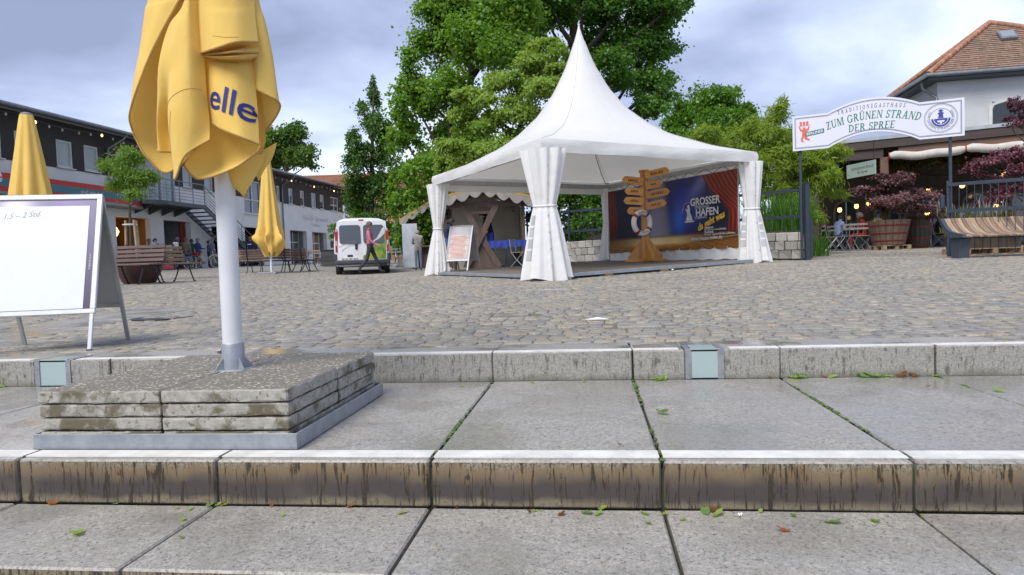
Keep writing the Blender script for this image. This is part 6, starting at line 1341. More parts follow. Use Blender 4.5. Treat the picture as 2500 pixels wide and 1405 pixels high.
fs_ = [[k, k + 1, n9 + k + 1, n9 + k] for k in range(90)] + [[2 * n9 + k + 1, 2 * n9 + k, 3 * n9 + k, 3 * n9 + k + 1] for k in range(90)] + [[k + 1, k, 2 * n9 + k, 2 * n9 + k + 1] for k in range(90)] + [[n9 + k, n9 + k + 1, 3 * n9 + k + 1, 3 * n9 + k] for k in range(90)] + [[0, n9, 3 * n9, 2 * n9], [n9 - 1, 3 * n9 - 1, 4 * n9 - 1, 2 * n9 - 1]]
panel = MB().add(vs_, fs_).build('panel', M_sw, sgn)
def border(ins, w_):
    m_ = MB(); lo = [(f * SW, sgz(f, 0) + ins) for f in FS]; hi = [(f * SW, sgz(f, 1) - ins) for f in FS]; cl_ = lambda l: [(min(SW - ins, max(ins, x_)), z) for x_, z in l]
    loop = cl_(lo) + cl_(hi)[::-1]; n_ = len(loop); vs_ = []
    cz = lambda f: (sgz(min(1, max(0, f)), 0) + sgz(min(1, max(0, f)), 1)) / 2
    for x_, z in loop:
        d = 1 if z < cz(x_ / SW) else -1; ix_ = w_ if x_ <= ins + 1e-6 else -w_ if x_ >= SW - ins - 1e-6 else 0
        vs_ += [(x_, -.003, z), (x_ + ix_, -.003, z + d * w_)]
    m_.add(vs_, [[2 * k, 2 * ((k + 1) % n_), 2 * ((k + 1) % n_) + 1, 2 * k + 1] for k in range(n_)]); return m_
border(.045, .012).build('border_line', M_sgrey, panel); border(.066, .005).build('border_line', M_sgrey, panel)
# a small slab-serif alphabet for the painted capitals
def SERIF(ch):
    Q = []; t_, th, s_ = .17, .075, .09
    def quad(a, b_, c, d): Q.append([a, b_, c, d])
    def stem(x_, y0=0, y1=1, lo=True, hi=True, w_=t_):
        quad((x_, y0), (x_ + w_, y0), (x_ + w_, y1), (x_, y1))
        if lo: quad((x_ - s_, y0), (x_ + w_ + s_, y0), (x_ + w_ + s_ * .8, y0 + .06), (x_ - s_ * .8, y0 + .06))
        if hi: quad((x_ - s_ * .8, y1 - .06), (x_ + w_ + s_ * .8, y1 - .06), (x_ + w_ + s_, y1), (x_ - s_, y1))
    def hbar(x0, x1, y, w_=th): quad((x0, y), (x1, y), (x1, y + w_), (x0, y + w_))
    def diag(x0, y0, x1, y1, w_): quad((x0, y0), (x0 + w_, y0), (x1 + w_, y1), (x1, y1))
    def arcs(cx_, cy_, rx, ry, a0, a1, wt=t_, wn=th, n=14):
        for k in range(n):
            q0, q1 = a0 + (a1 - a0) * k / n, a0 + (a1 - a0) * (k + 1) / n; p = []
            for q_, o_ in ((q0, 0), (q1, 0), (q1, 1), (q0, 1)):
                w_ = wn + (wt - wn) * abs(math.cos(q_)); p.append((cx_ + (rx - o_ * w_) * math.cos(q_), cy_ + (ry - o_ * w_) * math.sin(q_)))
            quad(*p)
    if ch == 'T': stem(.30, hi=False); hbar(0, .77, .92); diag(.0, .74, .0, 1, .06); diag(.71, .74, .71, 1, .06); return Q, .80
    if ch in 'RP': stem(.09); arcs(.30, .73, .36, .27, -PI / 2, PI / 2); hbar(.2, .32, .925); hbar(.2, .32, .46); 
    if ch == 'P': return Q, .70
    if ch == 'R': diag(.62, 0, .32, .48, .19); hbar(.58, .88, 0, .06); return Q, .86
    if ch == 'A': diag(.10, 0, .36, 1, .085); diag(.62, 0, .34, 1, .18); hbar(.2, .64, .30); hbar(0, .28, 0, .06); hbar(.52, .90, 0, .06); return Q, .90
    if ch == 'D': stem(.09); arcs(.32, .5, .50, .5, -PI / 2, PI / 2); hbar(.2, .34, .925); hbar(.2, .34, 0); return Q, .88
    if ch == 'I': stem(.10); return Q, .38
    if ch == 'O': arcs(.45, .5, .43, .52, 0, 2 * PI, n=24); return Q, .92
    if ch == 'N': stem(.10, w_=.085); stem(.70, w_=.085, lo=False); diag(.72 - .04, 0, .08, 1, .18); return Q, .90
    if ch == 'S': arcs(.33, .74, .27, .28, .35, PI * 1.5, .14); arcs(.33, .26, .29, .28, -PI * .92, PI * .5, .16); diag(.53, .72, .55, 1.0, .055); diag(.06, 0, .05, .3, .055); return Q, .66
    if ch == 'G': arcs(.46, .5, .44, .52, .75, PI * 2 - .55, n=20); stem(.66, .05, .46, lo=False); diag(.74, .72, .76, 1, .06); return Q, .95
    if ch == 'H': stem(.09); stem(.66); hbar(.2, .7, .47); return Q, .93
    if ch in 'UÜ':
        stem(.09, .28, 1, lo=False); stem(.66, .28, 1, lo=False, w_=.085); arcs(.418, .30, .328, .32, PI, 2 * PI, .15, .09)
        if ch == 'Ü': quad((.22, 1.1), (.36, 1.1), (.36, 1.24), (.22, 1.24)); quad((.50, 1.1), (.64, 1.1), (.64, 1.24), (.50, 1.24))
        return Q, .86
    if ch == 'Z': hbar(.05, .72, .92); hbar(.03, .74, 0); diag(.04, 0, .50, 1, .20); diag(.04, .76, .05, 1, .06); diag(.68, 0, .69, .26, .06); return Q, .78
    if ch == 'M': stem(.09, w_=.085); stem(.88); diag(.47, 0, .13, 1, .17); diag(.47, 0, .83, 1, .09); return Q, 1.14
    if ch == 'E': stem(.09); hbar(.2, .64, .925); hbar(.2, .66, 0); hbar(.2, .5, .47); diag(.585, .74, .585, 1, .055); diag(.61, 0, .61, .27, .055); return Q, .74
    if ch in 'BL': stem(.09); arcs(.30, .74, .32, .26, -PI / 2, PI / 2); arcs(.30, .26, .38, .27, -PI / 2, PI / 2); return Q, .74
    return Q, .36
def serif_arc(txt, h, cx_, base, amp, half, mat, width, track=.06, it=.12, y=-.004):
    """lettering centred at cx_ whose baseline follows the arch of the sign"""
    gl = [SERIF(c) for c in txt]; W_ = sum(a for _, a in gl) * h + track * h * len(gl); xs_ = width / W_; x_ = -width / 2; m_ = MB()
    for Q, a in gl:
        c = x_ + a * h * xs_ / 2; q_ = c / half; bz = base - amp * (1 - math.cos(q_ * 1.35)) * 1.6; ang_ = -math.atan(amp * 1.6 * 1.35 / half * math.sin(q_ * 1.35)); cr, sr = math.cos(ang_), math.sin(ang_)
        for p in Q:
            pts = []
            for u, w_ in p: lx = (u - a / 2 + it * w_) * h * xs_; lz = w_ * h; pts.append((cx_ + c + lx * cr - lz * sr, y, bz + lx * sr + lz * cr))
            m_.add(pts, [[0, 1, 2, 3]])
        x_ += (a * h + track * h) * xs_
    return m_.build('lettering', mat, panel)
mid = .505 * SW
serif_arc('TRADITIONSGASTHAUS', .085, .484 * SW, szb + .775, .058, .20 * SW, M_sgrey, .402 * SW, .55, .1)
serif_arc('ZUM GRÜNEN STRAND', .165, .488 * SW, szb + .545, .124, .28 * SW, M_sgrn, .545 * SW, .06)
serif_arc('DER SPREE', .155, .482 * SW, szb + .315, .02, .55, M_sgrn, .272 * SW, .06)
def spoly(pts, mat, nm, y=-.004, par_=None, c=(0, 0), k=1.0):
    return MB().add([(c[0] + a * k, y, c[1] + b_ * k) for a, b_ in pts], [list(range(len(pts)))]).build(nm, mat, par_ or panel)
bx_, bz_ = .072 * SW, szb + .33                                # walking bear with a tray of glasses
spoly([(-.05, -.02), (-.045, .10), (-.11, .15), (-.13, .24), (-.10, .25), (-.075, .18), (-.03, .17), (-.025, .215), (.01, .235), (.045, .21), (.05, .17), (.09, .18), (.12, .25), (.15, .24), (.135, .15), (.075, .10), (.08, -.02)], M_sor, 'emblem_body', c=(bx_, bz_), k=.78)
spoly([(-.05, -.02), (.02, -.02), (-.03, -.11), (-.02, -.17), (.02, -.18), (-.06, -.19), (-.085, -.10)], M_sor, 'emblem_leg', c=(bx_, bz_), k=.78); spoly([(.02, -.02), (.08, -.02), (.09, -.08), (.16, -.13), (.15, -.16), (.05, -.13), (.01, -.09)], M_sor, 'emblem_leg', c=(bx_, bz_), k=.78)
spoly([(-.15, .258), (.17, .272), (.17, .285), (-.15, .272)], M_sor, 'emblem_tray', c=(bx_, bz_), k=.78)
for k in range(3): spoly([(-.105 + k * .085, .29), (-.05 + k * .085, .29), (-.045 + k * .085, .38), (-.075 + k * .085, .40), (-.11 + k * .085, .38)], M_sor, 'emblem_glass', c=(bx_, bz_), k=.78)
bnd = MB().add([(bx_ + .03, -.006, bz_ - .03), (bx_ + .41, -.006, bz_ + .02), (bx_ + .41, -.006, bz_ + .115), (bx_ + .03, -.006, bz_ + .065)], [[0, 1, 2, 3]]).build('emblem_band', M_stl, panel)
flat_text('BERLINER', bx_ + .225, bz_ + .015, .080, M_sw, panel, -.008, bold=.002, rot=.13)
ex_, ez_ = SW * .873, szb + .405
for r_, w_ in ((.30, .008), (.278, .004), (.20, .006)):
    vs_ = [(ex_ + (r_ + o_) * math.cos(a), -.004, ez_ + (r_ + o_) * math.sin(a)) for a in np.linspace(0, 2 * PI, 41)[:-1] for o_ in (0, -w_)]; MB().add(vs_, [[2 * k, 2 * ((k + 1) % 40), 2 * ((k + 1) % 40) + 1, 2 * k + 1] for k in range(40)]).build('emblem_ring', M_sgrey, panel)
spoly([(.17 * math.cos(a), .17 * math.sin(a)) for a in np.linspace(PI, 2 * PI, 20)], M_sbl, 'emblem_bowl', c=(ex_, ez_ - .01))
spoly([(-.05, 0), (-.035, .07), (-.06, .10), (-.02, .12), (-.045, .16), (.0, .18), (.045, .16), (.02, .12), (.06, .10), (.035, .07), (.05, 0)], M_sbl, 'emblem_figure', c=(ex_, ez_))
spoly([(-.07, -.05), (.07, -.05), (.05, -.09), (.02, -.08), (.02, -.12), (-.02, -.12), (-.02, -.08), (-.05, -.09)], M_sw, 'emblem_motif', y=-.006, c=(ex_, ez_))
for k in range(12):
    a = PI + PI * (k + .5) / 12; spoly([(.012 * math.cos(q_) + .128 * math.cos(a), .012 * math.sin(q_) + .128 * math.sin(a)) for q_ in np.linspace(0, 2 * PI, 7)[:-1]], M_sw, 'emblem_dot', y=-.0065, c=(ex_, ez_ - .01))
V_, F2 = textdata('ZUM GRÜNEN STRAND DER SPREE', .062, space=1.12)
MB().add([(ex_ + (.242 - v_.y) * math.sin(v_.x * 4.2) * -1 * -1, -.004, ez_ - (.242 - v_.y) * math.cos(v_.x * 4.2)) for v_ in V_], F2).build('emblem_lettering', M_sgrey, panel)
for px, d in ((1958, 15.08), (2325, 13.78)):
    q_ = at(px, d); fx = ((q_.x - SA[0]) * sdir[0] + (q_.y - SA[1]) * sdir[1]) / SW; MB().box((fx, .09, (q_.z + szb + .5) / 2), (.055, .06, szb + .5 - q_.z), bev=.006).build('post', M_fen, sgn)
# right fence, lounge bench
ra, rb = at(2316, 13.9), at(2640, 12.5)
rfn = fence('dark steel fence right of the entrance behind the wooden bench', ra, rb, 0, .95, 1.50, 2, 16, 1.58); MB().box((-.10, 0, 1.15), (.10, .05, .28), bev=.02).build('lock_box', M_fen, rfn)
M_lb = pm('silvered bench slat', (.40, .29, .205), (.28, .18, .115), 5, .6, .3, 60, isl=.42, stretch=(2, .5, .5)); M_lst = pm('blue-grey bench steel', (.055, .068, .09), (.045, .055, .075), 5, .5)
lp = at(2322, 13.0); lb_ = thing('lounge_bench', 'wide bench of curved silvered timber slats on blue-grey steel feet', 'bench', lp, YAW + .03)
prof = [(-.30, .43), (-.22, .455), (-.08, .47), (.06, .51), (.18, .60), (.28, .71), (.33, .80)]
sm_ = MB(); pts = prof; vs_ = []
for y_, z in pts: vs_ += [(-.031, y_, z), (.031, y_, z), (.031, y_ + .012, z - .028), (-.031, y_ + .012, z - .028)]
sm_.add(vs_, [[4 * i_ + k, 4 * i_ + (k + 1) % 4, 4 * i_ + 4 + (k + 1) % 4, 4 * i_ + 4 + k] for i_ in range(len(pts) - 1) for k in range(4)] + [[3, 2, 1, 0], [4 * len(pts) - 4 + k for k in range(4)]]); sme = sm_.mesh('slat'); sme.materials.append(M_lb)
for k in range(42): link('slat', sme, None, lb_, (.115 + k * .072, random.uniform(-.004, .004), random.uniform(-.003, .003)), (0, 0, random.uniform(-.008, .008)))
eplate = [(-.34, .40), (-.31, .46), (-.08, .50), (.06, .54), (.18, .64), (.30, .80), (.37, .80), (.22, .55), (.02, .40)]
for x_ in (.04, 3.16): MB().prism(eplate, x_ - .04, x_ + .035, Matrix(((0, 0, 1, 0), (1, 0, 0, 0), (0, 1, 0, 0), (0, 0, 0, 1)))).build('end_plate', M_lst, lb_)
for x_ in (.14, 3.0): MB().prism([(-.12, 0), (.08, 0), (.12, .41), (-.18, .41)], x_ - .08, x_ + .13, Matrix(((0, 0, 1, 0), (1, 0, 0, 0), (0, 1, 0, 0), (0, 0, 0, 1)))).build('foot', M_lst, lb_)
for y_, z in ((-.22, .40), (.15, .50)): MB().box((1.6, y_, z), (3.1, .05, .05)).build('rail', M_iron, lb_)
# ------------------------------------------------------------------ inn on the right
RK = P(2266, 184, 26.0); RU = (P(2500, 165, 25.4) - RK)[:2]; rang = math.atan2(RU[1], RU[0]); EZ2 = RK[2]
inn = thing('inn_house', 'rendered inn with a hipped red tile roof and a pointed-arch window', 'house', (RK[0], RK[1], 0), rang)
M_inn = pm('grey white render', (.56, .57, .58), (.51, .52, .53), 1.2, .85, .1, 50, dirt=.1)
LX, LY, AP = 9.4, 4.7, Vector((3.3, 2.35, 9.72))
win = (2.50, 3.80, 4.6, 6.15)
wl = MB()
for a, b_, c, d in cut_rects(.55, 9.0, .4, EZ2 - .05, [win]): wl.box(((a + b_) / 2, .70, (c + d) / 2), (b_ - a, .3, d - c))
wl.box((.70, 2.5, (EZ2 + .35) / 2), (.3, 3.3, EZ2 - .45)); wl.build('wall', M_inn, inn)
def ogee(x0, x1, z0, z1, n=7):
    xm, w_ = (x0 + x1) / 2, (x1 - x0) / 2; L_ = [(x0, z0)]
    side = [(-1, -.30), (-.92, -.16), (-.70, -.10), (-.42, -.06), (-.2, .0), (0, .05)]
    return [(x0, z0), (x1, z0)] + [(xm - a * w_, z1 + b_) for a, b_ in side] + [(xm + a * w_, z1 + b_) for a, b_ in side[::-1]]
XZM = Matrix(((1, 0, 0, 0), (0, 0, 1, 0), (0, 1, 0, 0), (0, 0, 0, 1)))
wn = MB().prism(ogee(win[0] - .12, win[1] + .12, win[2], win[3] + .08), .50, .56, XZM).build('window', pm('white stucco trim', (.68, .68, .68), None, 3, .7), inn)
MB().prism(ogee(win[0], win[1], win[2] + .02, win[3]), .47, .53, XZM).build('pane', glassm('dark green glass', (.012, .02, .02)), wn)
for z in (5.05,): MB().box(((win[0] + win[1]) / 2, .46, z), (win[1] - win[0], .03, .05)).build('bar', M_wfr, wn)
M_tile2 = tile_roof('inn roof tile', (.30, .195, .145), (.255, .175, .135), .25)
EC = [Vector((0, 0, EZ2)), Vector((LX, 0, EZ2)), Vector((LX, LY, EZ2)), Vector((0, LY, EZ2))]; rt = MB()
def slope(A, B_, C_, nrow, ncol):
    nn = (B_ - A).cross(C_ - A).normalized(); nn = nn if nn.z > 0 else -nn
    for r_ in range(nrow):
        f0, f1 = r_ / nrow, min(1, (r_ + 1.12) / nrow); a0, b0, a1, b1 = A.lerp(C_, f0), B_.lerp(C_, f0), A.lerp(C_, f1), B_.lerp(C_, f1); n_ = max(1, int(ncol * (1 - f0)))
        for k in range(n_):
            p, q_ = a0.lerp(b0, k / n_), a0.lerp(b0, (k + 1) / n_); u, w_ = a1.lerp(b1, k / n_), a1.lerp(b1, (k + 1) / n_); j_ = random.uniform(-.006, .006); e_ = nn * (.045 + j_)
            rt.add([p + e_, q_ + e_, w_ + nn * .004, u + nn * .004, p - nn * .01, q_ - nn * .01], [[0, 1, 2, 3], [4, 5, 1, 0]])
slope(EC[0], EC[1], AP, 24, 46); slope(EC[3], EC[0], AP, 24, 22); slope(EC[1], EC[2], AP, 10, 6); slope(EC[2], EC[3], AP, 10, 10)
roof = rt.build('roof', M_tile2, inn); tag(roof, kind='stuff')
rtm = MB().tube([(0, 0, 0), (0, .30, .02)], [.125, .10], 9).mesh('ridge_tile'); rtm.materials.append(pm('ridge tile', (.40, .20, .12), (.33, .16, .10), 9, .8, isl=.25))
for A in (EC[0], EC[3], EC[1]):
    L_ = (AP - A).length; n_ = int(L_ / .265); R_ = (AP - A).normalized().to_track_quat('Y', 'Z').to_euler()
    for k in range(n_): link('ridge_tile', rtm, None, roof, A.lerp(AP, k / n_) + Vector((0, 0, .045)), R_)
sk_ = thing('x', None, None); bpy.data.objects.remove(sk_)
nn = (EC[1] - EC[0]).cross(AP - EC[0]).normalized(); sc_ = EC[0].lerp(EC[1], .42).lerp(AP, .66) + nn * .10; Ms = Matrix.Translation(sc_) @ Vector((0, 0, 1)).rotation_difference(nn).to_matrix().to_4x4()
sl2 = MB().box((0, 0, 0), (.62, .55, .14), M=Ms, bev=.02).build('skylight', M_zinc, roof); MB().box((0, .02, .073), (.50, .42, .006), M=Ms).build('pane', glassm('skylight glass', (.30, .34, .38)), sl2)
gt = MB().tube([(-.08, LY, EZ2 - .02), (-.08, -.08, EZ2 - .02), (LX, -.08, EZ2 - .02)], .085, 8).build('gutter', M_zinc, roof)
sf = MB(); sf.box((LX / 2, .30, EZ2 - .13), (LX - .1, .55, .10)); sf.box((.30, LY / 2 + .2, EZ2 - .13), (.55, LY - .6, .098)); sf.build('soffit', M_anth, roof)
MB().tube([(.05, .7, EZ2 - .1), (.06, .7, EZ2 - .35), (.35, .62, EZ2 - .62), (.50, .50, EZ2 - .80), (.50, .50, 3.5)], .055, 8).build('downpipe', M_zinc, inn)
# ------------------------------------------------------------------ terrace in front of the inn
T0, T1 = P(2068, 348, 21.0), P(2500, 303, 18.8); tang = math.atan2(T1[1] - T0[1], T1[0] - T0[0]); TZ = 3.90
ter = thing('terrace_roof', 'dark timber terrace roof with a rolled white awning in front of the inn', 'terrace', (T0[0], T0[1], 0), tang)
M_dtim = pm('dark brown timber', (.055, .038, .032), (.04, .028, .024), 6, .6, .2, 40, stretch=(.3, 2, 2)); M_btim = pm('brown timber', (.16, .085, .055), (.12, .065, .045), 6, .6, .2, 40, stretch=(.3, 2, 2)); M_cap = pm('grey metal capping', (.42, .44, .46), None, 5, .4, metal=.4)
X0, X1, DD = -2.6, 10.5, 6.6
MB().box(((X0 + X1) / 2, DD / 2, TZ - .05), (X1 - X0, DD, .12)).build('roof_slab', M_dtim, ter); MB().box(((X0 + X1) / 2, -.05, TZ + .02), (X1 - X0 + .1, .14, .10)).build('capping', M_cap, ter)
MB().box(((X0 + X1) / 2, -.03, TZ - .16), (X1 - X0, .12, .25)).build('fascia', M_dtim, ter); MB().box((5.9, .06, TZ - .43), (9.0, .16, .26)).build('beam', M_btim, ter); MB().box((-.75, .06, TZ - .44), (3.5, .16, .28)).build('beam', M_dtim, ter)
rfm = MB().box((0, DD / 2, TZ - .23), (.12, DD - .3, .22)).mesh('rafter'); rfm.materials.append(M_dtim)
for k in range(14): link('rafter', rfm, None, ter, (X0 + .4 + k * .95, 0, 0))
for x_, w_ in ((-.95, .26), (1.02, .24), (5.2, .24), (9.4, .24)):
    zb = gz(*(np.array([T0[0], T0[1]]) + np.array([math.cos(tang), math.sin(tang)]) * x_)); MB().box((x_, .10, (zb + TZ - .57) / 2), (w_, w_, TZ - .57 - zb), bev=.02).build('post', M_dtim if x_ < 0 else M_btim, ter)
for k in range(0): MB().bar((1.02, .10, TZ - 1.3), (1.02 + (.8 if k % 2 else -.8), .10, TZ - .62), .10, .10).build('knee_brace', M_btim, ter) if k < 2 else None
MB().cyl((-1.18, -.5, .4), (-1.18, -.5, 2.0), .035, 8).build('stake', M_chm, ter)
aw = []
for k in range(61):
    f = k / 60; x_ = 1.15 + 9 * f; sag = .10 * abs(math.sin(f * PI * 4.5)) ** 1.5; aw.append((x_, -.12, TZ - .50 - .06 + .02 * math.sin(k) - sag * .6))
MB().tube(aw, [.13 if k % 13 else .085 for k in range(61)], 10).build('rolled_awning', pm('cream awning cloth', (.56, .53, .48), (.47, .44, .40), 5, .85, .5, 12), ter)
for k in range(0, 61, 13): p = aw[k]; MB().tube([(p[0], p[1] + .10 * math.cos(a), p[2] + .10 * math.sin(a)) for a in np.linspace(0, 2 * PI, 13)[:-1]], .018, 6, closed=True).build('tie', CLOTH['red'], ter)
# ground-floor front with arches
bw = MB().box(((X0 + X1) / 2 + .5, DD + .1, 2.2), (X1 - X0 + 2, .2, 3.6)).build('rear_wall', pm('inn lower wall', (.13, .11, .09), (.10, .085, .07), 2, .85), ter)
for k in range(9):
    x_ = X0 + .8 + k * 1.45; ap = [(x_ - .42, .6), (x_ + .42, .6), (x_ + .42, 2.1)] + [(x_ + .42 * math.cos(a), 2.1 + .42 * math.sin(a)) for a in np.linspace(.2, PI - .2, 9)] + [(x_ - .42, 2.1)]
    wn = MB().prism(ap, DD - .06, DD - .02, XZM).build('arched_window', M_gl, ter)
    MB().tube([(p[0], DD - .05, p[1]) for p in ap[1:] + ap[:1]], .06, 6).build('surround', pm('cream surround', (.26, .235, .19), None, 3, .8), wn)
    fm = MB().box((x_, DD - .075, 1.5), (.05, .03, 1.9)).build('bar', M_wfr, wn)
lsm = MB().lathe([(.02, .16), (.09, .10), (.11, 0), (.07, -.09), (.02, -.10)], 12).mesh('lamp_shade'); lsm.materials.append(glow('warm lantern', (1.0, .56, .16), 1.6))
for k, (px, py, d) in enumerate([(2050, 514, 24), (2091, 505, 24.5), (2200, 482, 22.5), (2266, 468, 22.5), (2349, 454, 21.0), (2452, 428, 20.5), (2432, 503, 20.5), (2264, 522, 23.5), (1987, 527, 24.5), (2442, 500, 20.8), (2120, 500, 25)]):
    p = P(px, py, d); l_ = thing('hanging_lantern', 'glowing lantern ' + {2050: 'above the guest in pale blue', 2091: 'between the blue and the red guest', 2200: 'shining through the red maple crown', 2266: 'at the right edge of the red maple crown', 2349: 'hanging just right of the sign post behind the fence', 2452: 'high up among the purple maple leaves', 2432: 'low behind the fountain grass', 2264: 'low beside the dark barrel', 1987: 'beside the steel gate post', 2442: 'paired with the one low behind the fountain grass', 2120: 'behind the guest in red'}[px], 'lantern', (p[0], p[1], p[2]), 0, 'lanterns on the terrace'); l_.scale = (.7, .7, .7)
    link('lamp_shade', lsm, None, l_); MB().cyl((0, 0, .1), (0, 0, max(.3, (TZ - .2 - p[2]) / .7)), .008, 5).build('chain', M_iron, l_); MB().lathe([(.03, .14), (.12, .12), (.03, .2)], 10).build('cap', M_iron, l_)
hs = P(2068, 423, 20.8); hs2 = P(2138, 393, 19.6); hd_ = hs2 - hs
hsg = thing('hanging_sign', 'pale green guest-house sign hanging under the terrace roof', 'sign', hs, math.atan2(hd_[1], hd_[0])); hL = math.hypot(hd_[0], hd_[1])
hpn = MB().box((hL / 2, 0, .02), (hL, .03, .42), bev=.004).build('panel', pm('pale green panel', (.36, .44, .38), (.32, .40, .35), 2, .5), hsg)
flat_text('Zum grünen Strand', hL * .56, .04, .13, pm('sign dark green', (.05, .13, .10), None, 4, .5), hpn, -.019, sx=.9); flat_text('der Spree', hL * .56, -.09, .11, pm('sign dark green', (.05, .13, .10), None, 4, .5), hpn, -.019)
for x_ in (.08, hL - .08): MB().cyl((x_, 0, .22), (x_, 0, TZ - .2 - hs[2]), .01, 5).build('hanger', M_iron, hsg)
# barrels, pallets, guests
M_stave = pm('dark barrel stave', (.075, .055, .042), (.05, .036, .028), 8, .6, .3, 50, stretch=(2, 2, .3)); M_stave2 = pm('weathered tub stave', (.15, .105, .075), (.105, .072, .052), 7, .7, .3, 50, stretch=(2, 2, .3)); M_hoop = pm('red hoop', (.22, .018, .022), (.17, .014, .018), 12, .45)
def barrel(label, loc, prof, hoops, mat, rz=0, soil=True):
    r_ = thing('barrel', label, 'barrel', loc, rz); H_ = prof[-1][1]
    n_ = 18; rr_ = lambda z: float(np.interp(z, [p[1] for p in prof], [p[0] for p in prof]))
    for k in range(n_):
        a0, a1 = 2 * PI * k / n_ + .012, 2 * PI * (k + 1) / n_ - .012; vs_ = []; zs = np.linspace(0, H_, 7)
        for z in zs:
            for a, o_ in ((a0, 0), ((a0 + a1) / 2, .004), (a1, 0), (a1, -.035), (a0, -.035)): vs_.append(((rr_(z) + o_) * math.cos(a), (rr_(z) + o_) * math.sin(a), z))
        MB().add(vs_, [[5 * i_ + j_, 5 * i_ + (j_ + 1) % 5, 5 * i_ + 5 + (j_ + 1) % 5, 5 * i_ + 5 + j_] for i_ in range(6) for j_ in range(5)] + [[30 + j_ for j_ in range(5)]]).build('stave', mat, r_)
    for z in hoops: MB().lathe([(rr_(z - .025) + .004, z - .025), (rr_(z - .025) + .012, z - .02), (rr_(z + .025) + .012, z + .02), (rr_(z + .025) + .004, z + .025)], 36, cap=False).build('hoop', M_hoop, r_)
    MB().lathe([(rr_(H_ - .06) - .03, H_ - .06), (.01, H_ - .05)], 20).build('soil', M_bed, r_); MB().lathe([(.01, .02), (rr_(.03) - .03, .03)], 20).build('floor', M_bed, r_)
    return r_
tbp = at(2170, 20.2); barrel('tapered wooden tub with red hoops on a pallet holding the red maple', tbp + Vector((0, 0, .15)), [(.44, 0), (.50, .3), (.585, .68), (.60, .74)], (.12, .34, .58), M_stave2)
barrel('dark upright barrel with red hoops beside the maple tub', at(2237, 20.9), [(.33, 0), (.38, .25), (.40, .5), (.38, .75), (.33, 1.0)], (.06, .30, .66, .93), M_stave)
M_pal = pm('pallet timber', (.36, .25, .15), (.28, .19, .11), 8, .8, .3, 40)
def pallet(label, loc, rz, W=.9, D=.8):
    r_ = thing('pallet', label, 'pallet', loc, rz)
    for k in range(6): MB().box((0, -D / 2 + .06 + k * (D - .12) / 5, .125), (W, .10, .022)).build('board', M_pal, r_)
    for k in range(3):
        for j_ in range(3): MB().box((-W / 2 + .06 + j_ * (W - .12) / 2, -D / 2 + .06 + k * (D - .12) / 2, .065), (.11, .11, .098)).build('block', M_pal, r_)
        MB().box((0, -D / 2 + .06 + k * (D - .12) / 2, .008), (W, .10, .016)).build('runner', M_pal, r_)
pallet('wooden pallet under the maple tub', tbp, YAW + .1); q_ = at(2400, 14.6); pallet('wooden pallet under the silvered lounge bench', q_, YAW, 1.3, .8)
kb = thing('blue_drum', 'blue plastic drum lying behind the silvered bench', 'drum', at(2437, 15.6), YAW + .2)
kb.rotation_euler = (0, PI / 2, YAW + .2); kb.location.z += .30; MB().lathe([(.20, -.30), (.26, -.28), (.28, -.15), (.27, 0), (.28, .15), (.26, .28), (.20, .30)], 24).build('body', pm('blue plastic', (.015, .03, .30), None, 4, .35), kb); MB().lathe([(.06, .29), (.06, .325), (.02, .33)], 12).build('bung', M_rub, kb)
q_ = at(2046, 22.6); person('guest in a pale blue jacket sitting at the terrace table', q_, YAW + PI * .55, 1.70, SIT, 'lblue', 'bluejean', 'white', (.03, .02, .016)); ch1 = chair('folding chair under the guest in pale blue', q_ + Vector((-.02, .02, 0)), YAW + PI * .55, 'terrace chairs')
q2 = at(2112, 22.4); person('grey-haired guest in a red jacket sitting at the terrace table', q2, YAW - PI * .62, 1.74, SIT, 'red', 'red', 'dark', (.32, .30, .28)); chair('folding chair under the guest in red', q2, YAW - PI * .62, 'terrace chairs')
person('seated guest in black beyond the dark barrel', at(2290, 22.6), YAW + 1.2, 1.72, SIT, 'black', 'black', 'dark', (.06, .04, .03)); chair('folding chair under the guest in black', at(2290, 22.6), YAW + 1.2, 'terrace chairs')
person('standing guest in pink deep under the terrace roof', at(2012, 26.0), YAW + .4, 1.70, None, 'pink', 'charcoal', 'dark', (.1, .07, .05))
table('terrace table between the blue and red guests', at(2080, 22.7), YAW + .2, 'terrace tables', .75); table('terrace table near the guest in black', at(2275, 23.4), YAW, 'terrace tables', .75)
for k, (px, d, rz, lb2) in enumerate([(2062, 20.9, YAW + PI + .2, 'empty folding chair nearest the steel gate post'), (2086, 20.7, YAW + PI - .1, 'empty folding chair left of the maple tub'), (2103, 20.5, YAW + PI, 'empty folding chair touching the maple tub'), (2024, 21.6, YAW + 1.6, 'empty folding chair beside the dark terrace post')]): chair(lb2, at(px, d), rz, 'terrace chairs')
# ------------------------------------------------------------------ vegetation
def leafmat(nm, c1, c2, c3=None, trans=.48, rough=.5):
    if nm in _MC: return _MC[nm]
    m, t, b, o = newmat(nm); g = NG(t); r_ = g.n('ShaderNodeNewGeometry').outputs['Random Per Island']; col = g.mix(r_, c1, c2)
    if c3: col = g.mix(g.math('MULTIPLY', g.smooth(g.noise(g.pos(), 1.1, 3), .45, .65), .65), col, c3)
    g.set(b.inputs['Base Color'], col); b.inputs['Roughness'].default_value = rough
    tr = g.n('ShaderNodeBsdfTranslucent'); g.set(tr.inputs[0], g.mix(.5, col, g.mix(1.0, col, (1.9, 1.65, .5), 'MULTIPLY'))); mx = g.n('ShaderNodeMixShader'); mx.inputs[0].default_value = trans
    g.lk(b.outputs[0], mx.inputs[1]); g.lk(tr.outputs[0], mx.inputs[2]); g.lk(mx.outputs[0], o.inputs[0]); _MC[nm] = m; return m
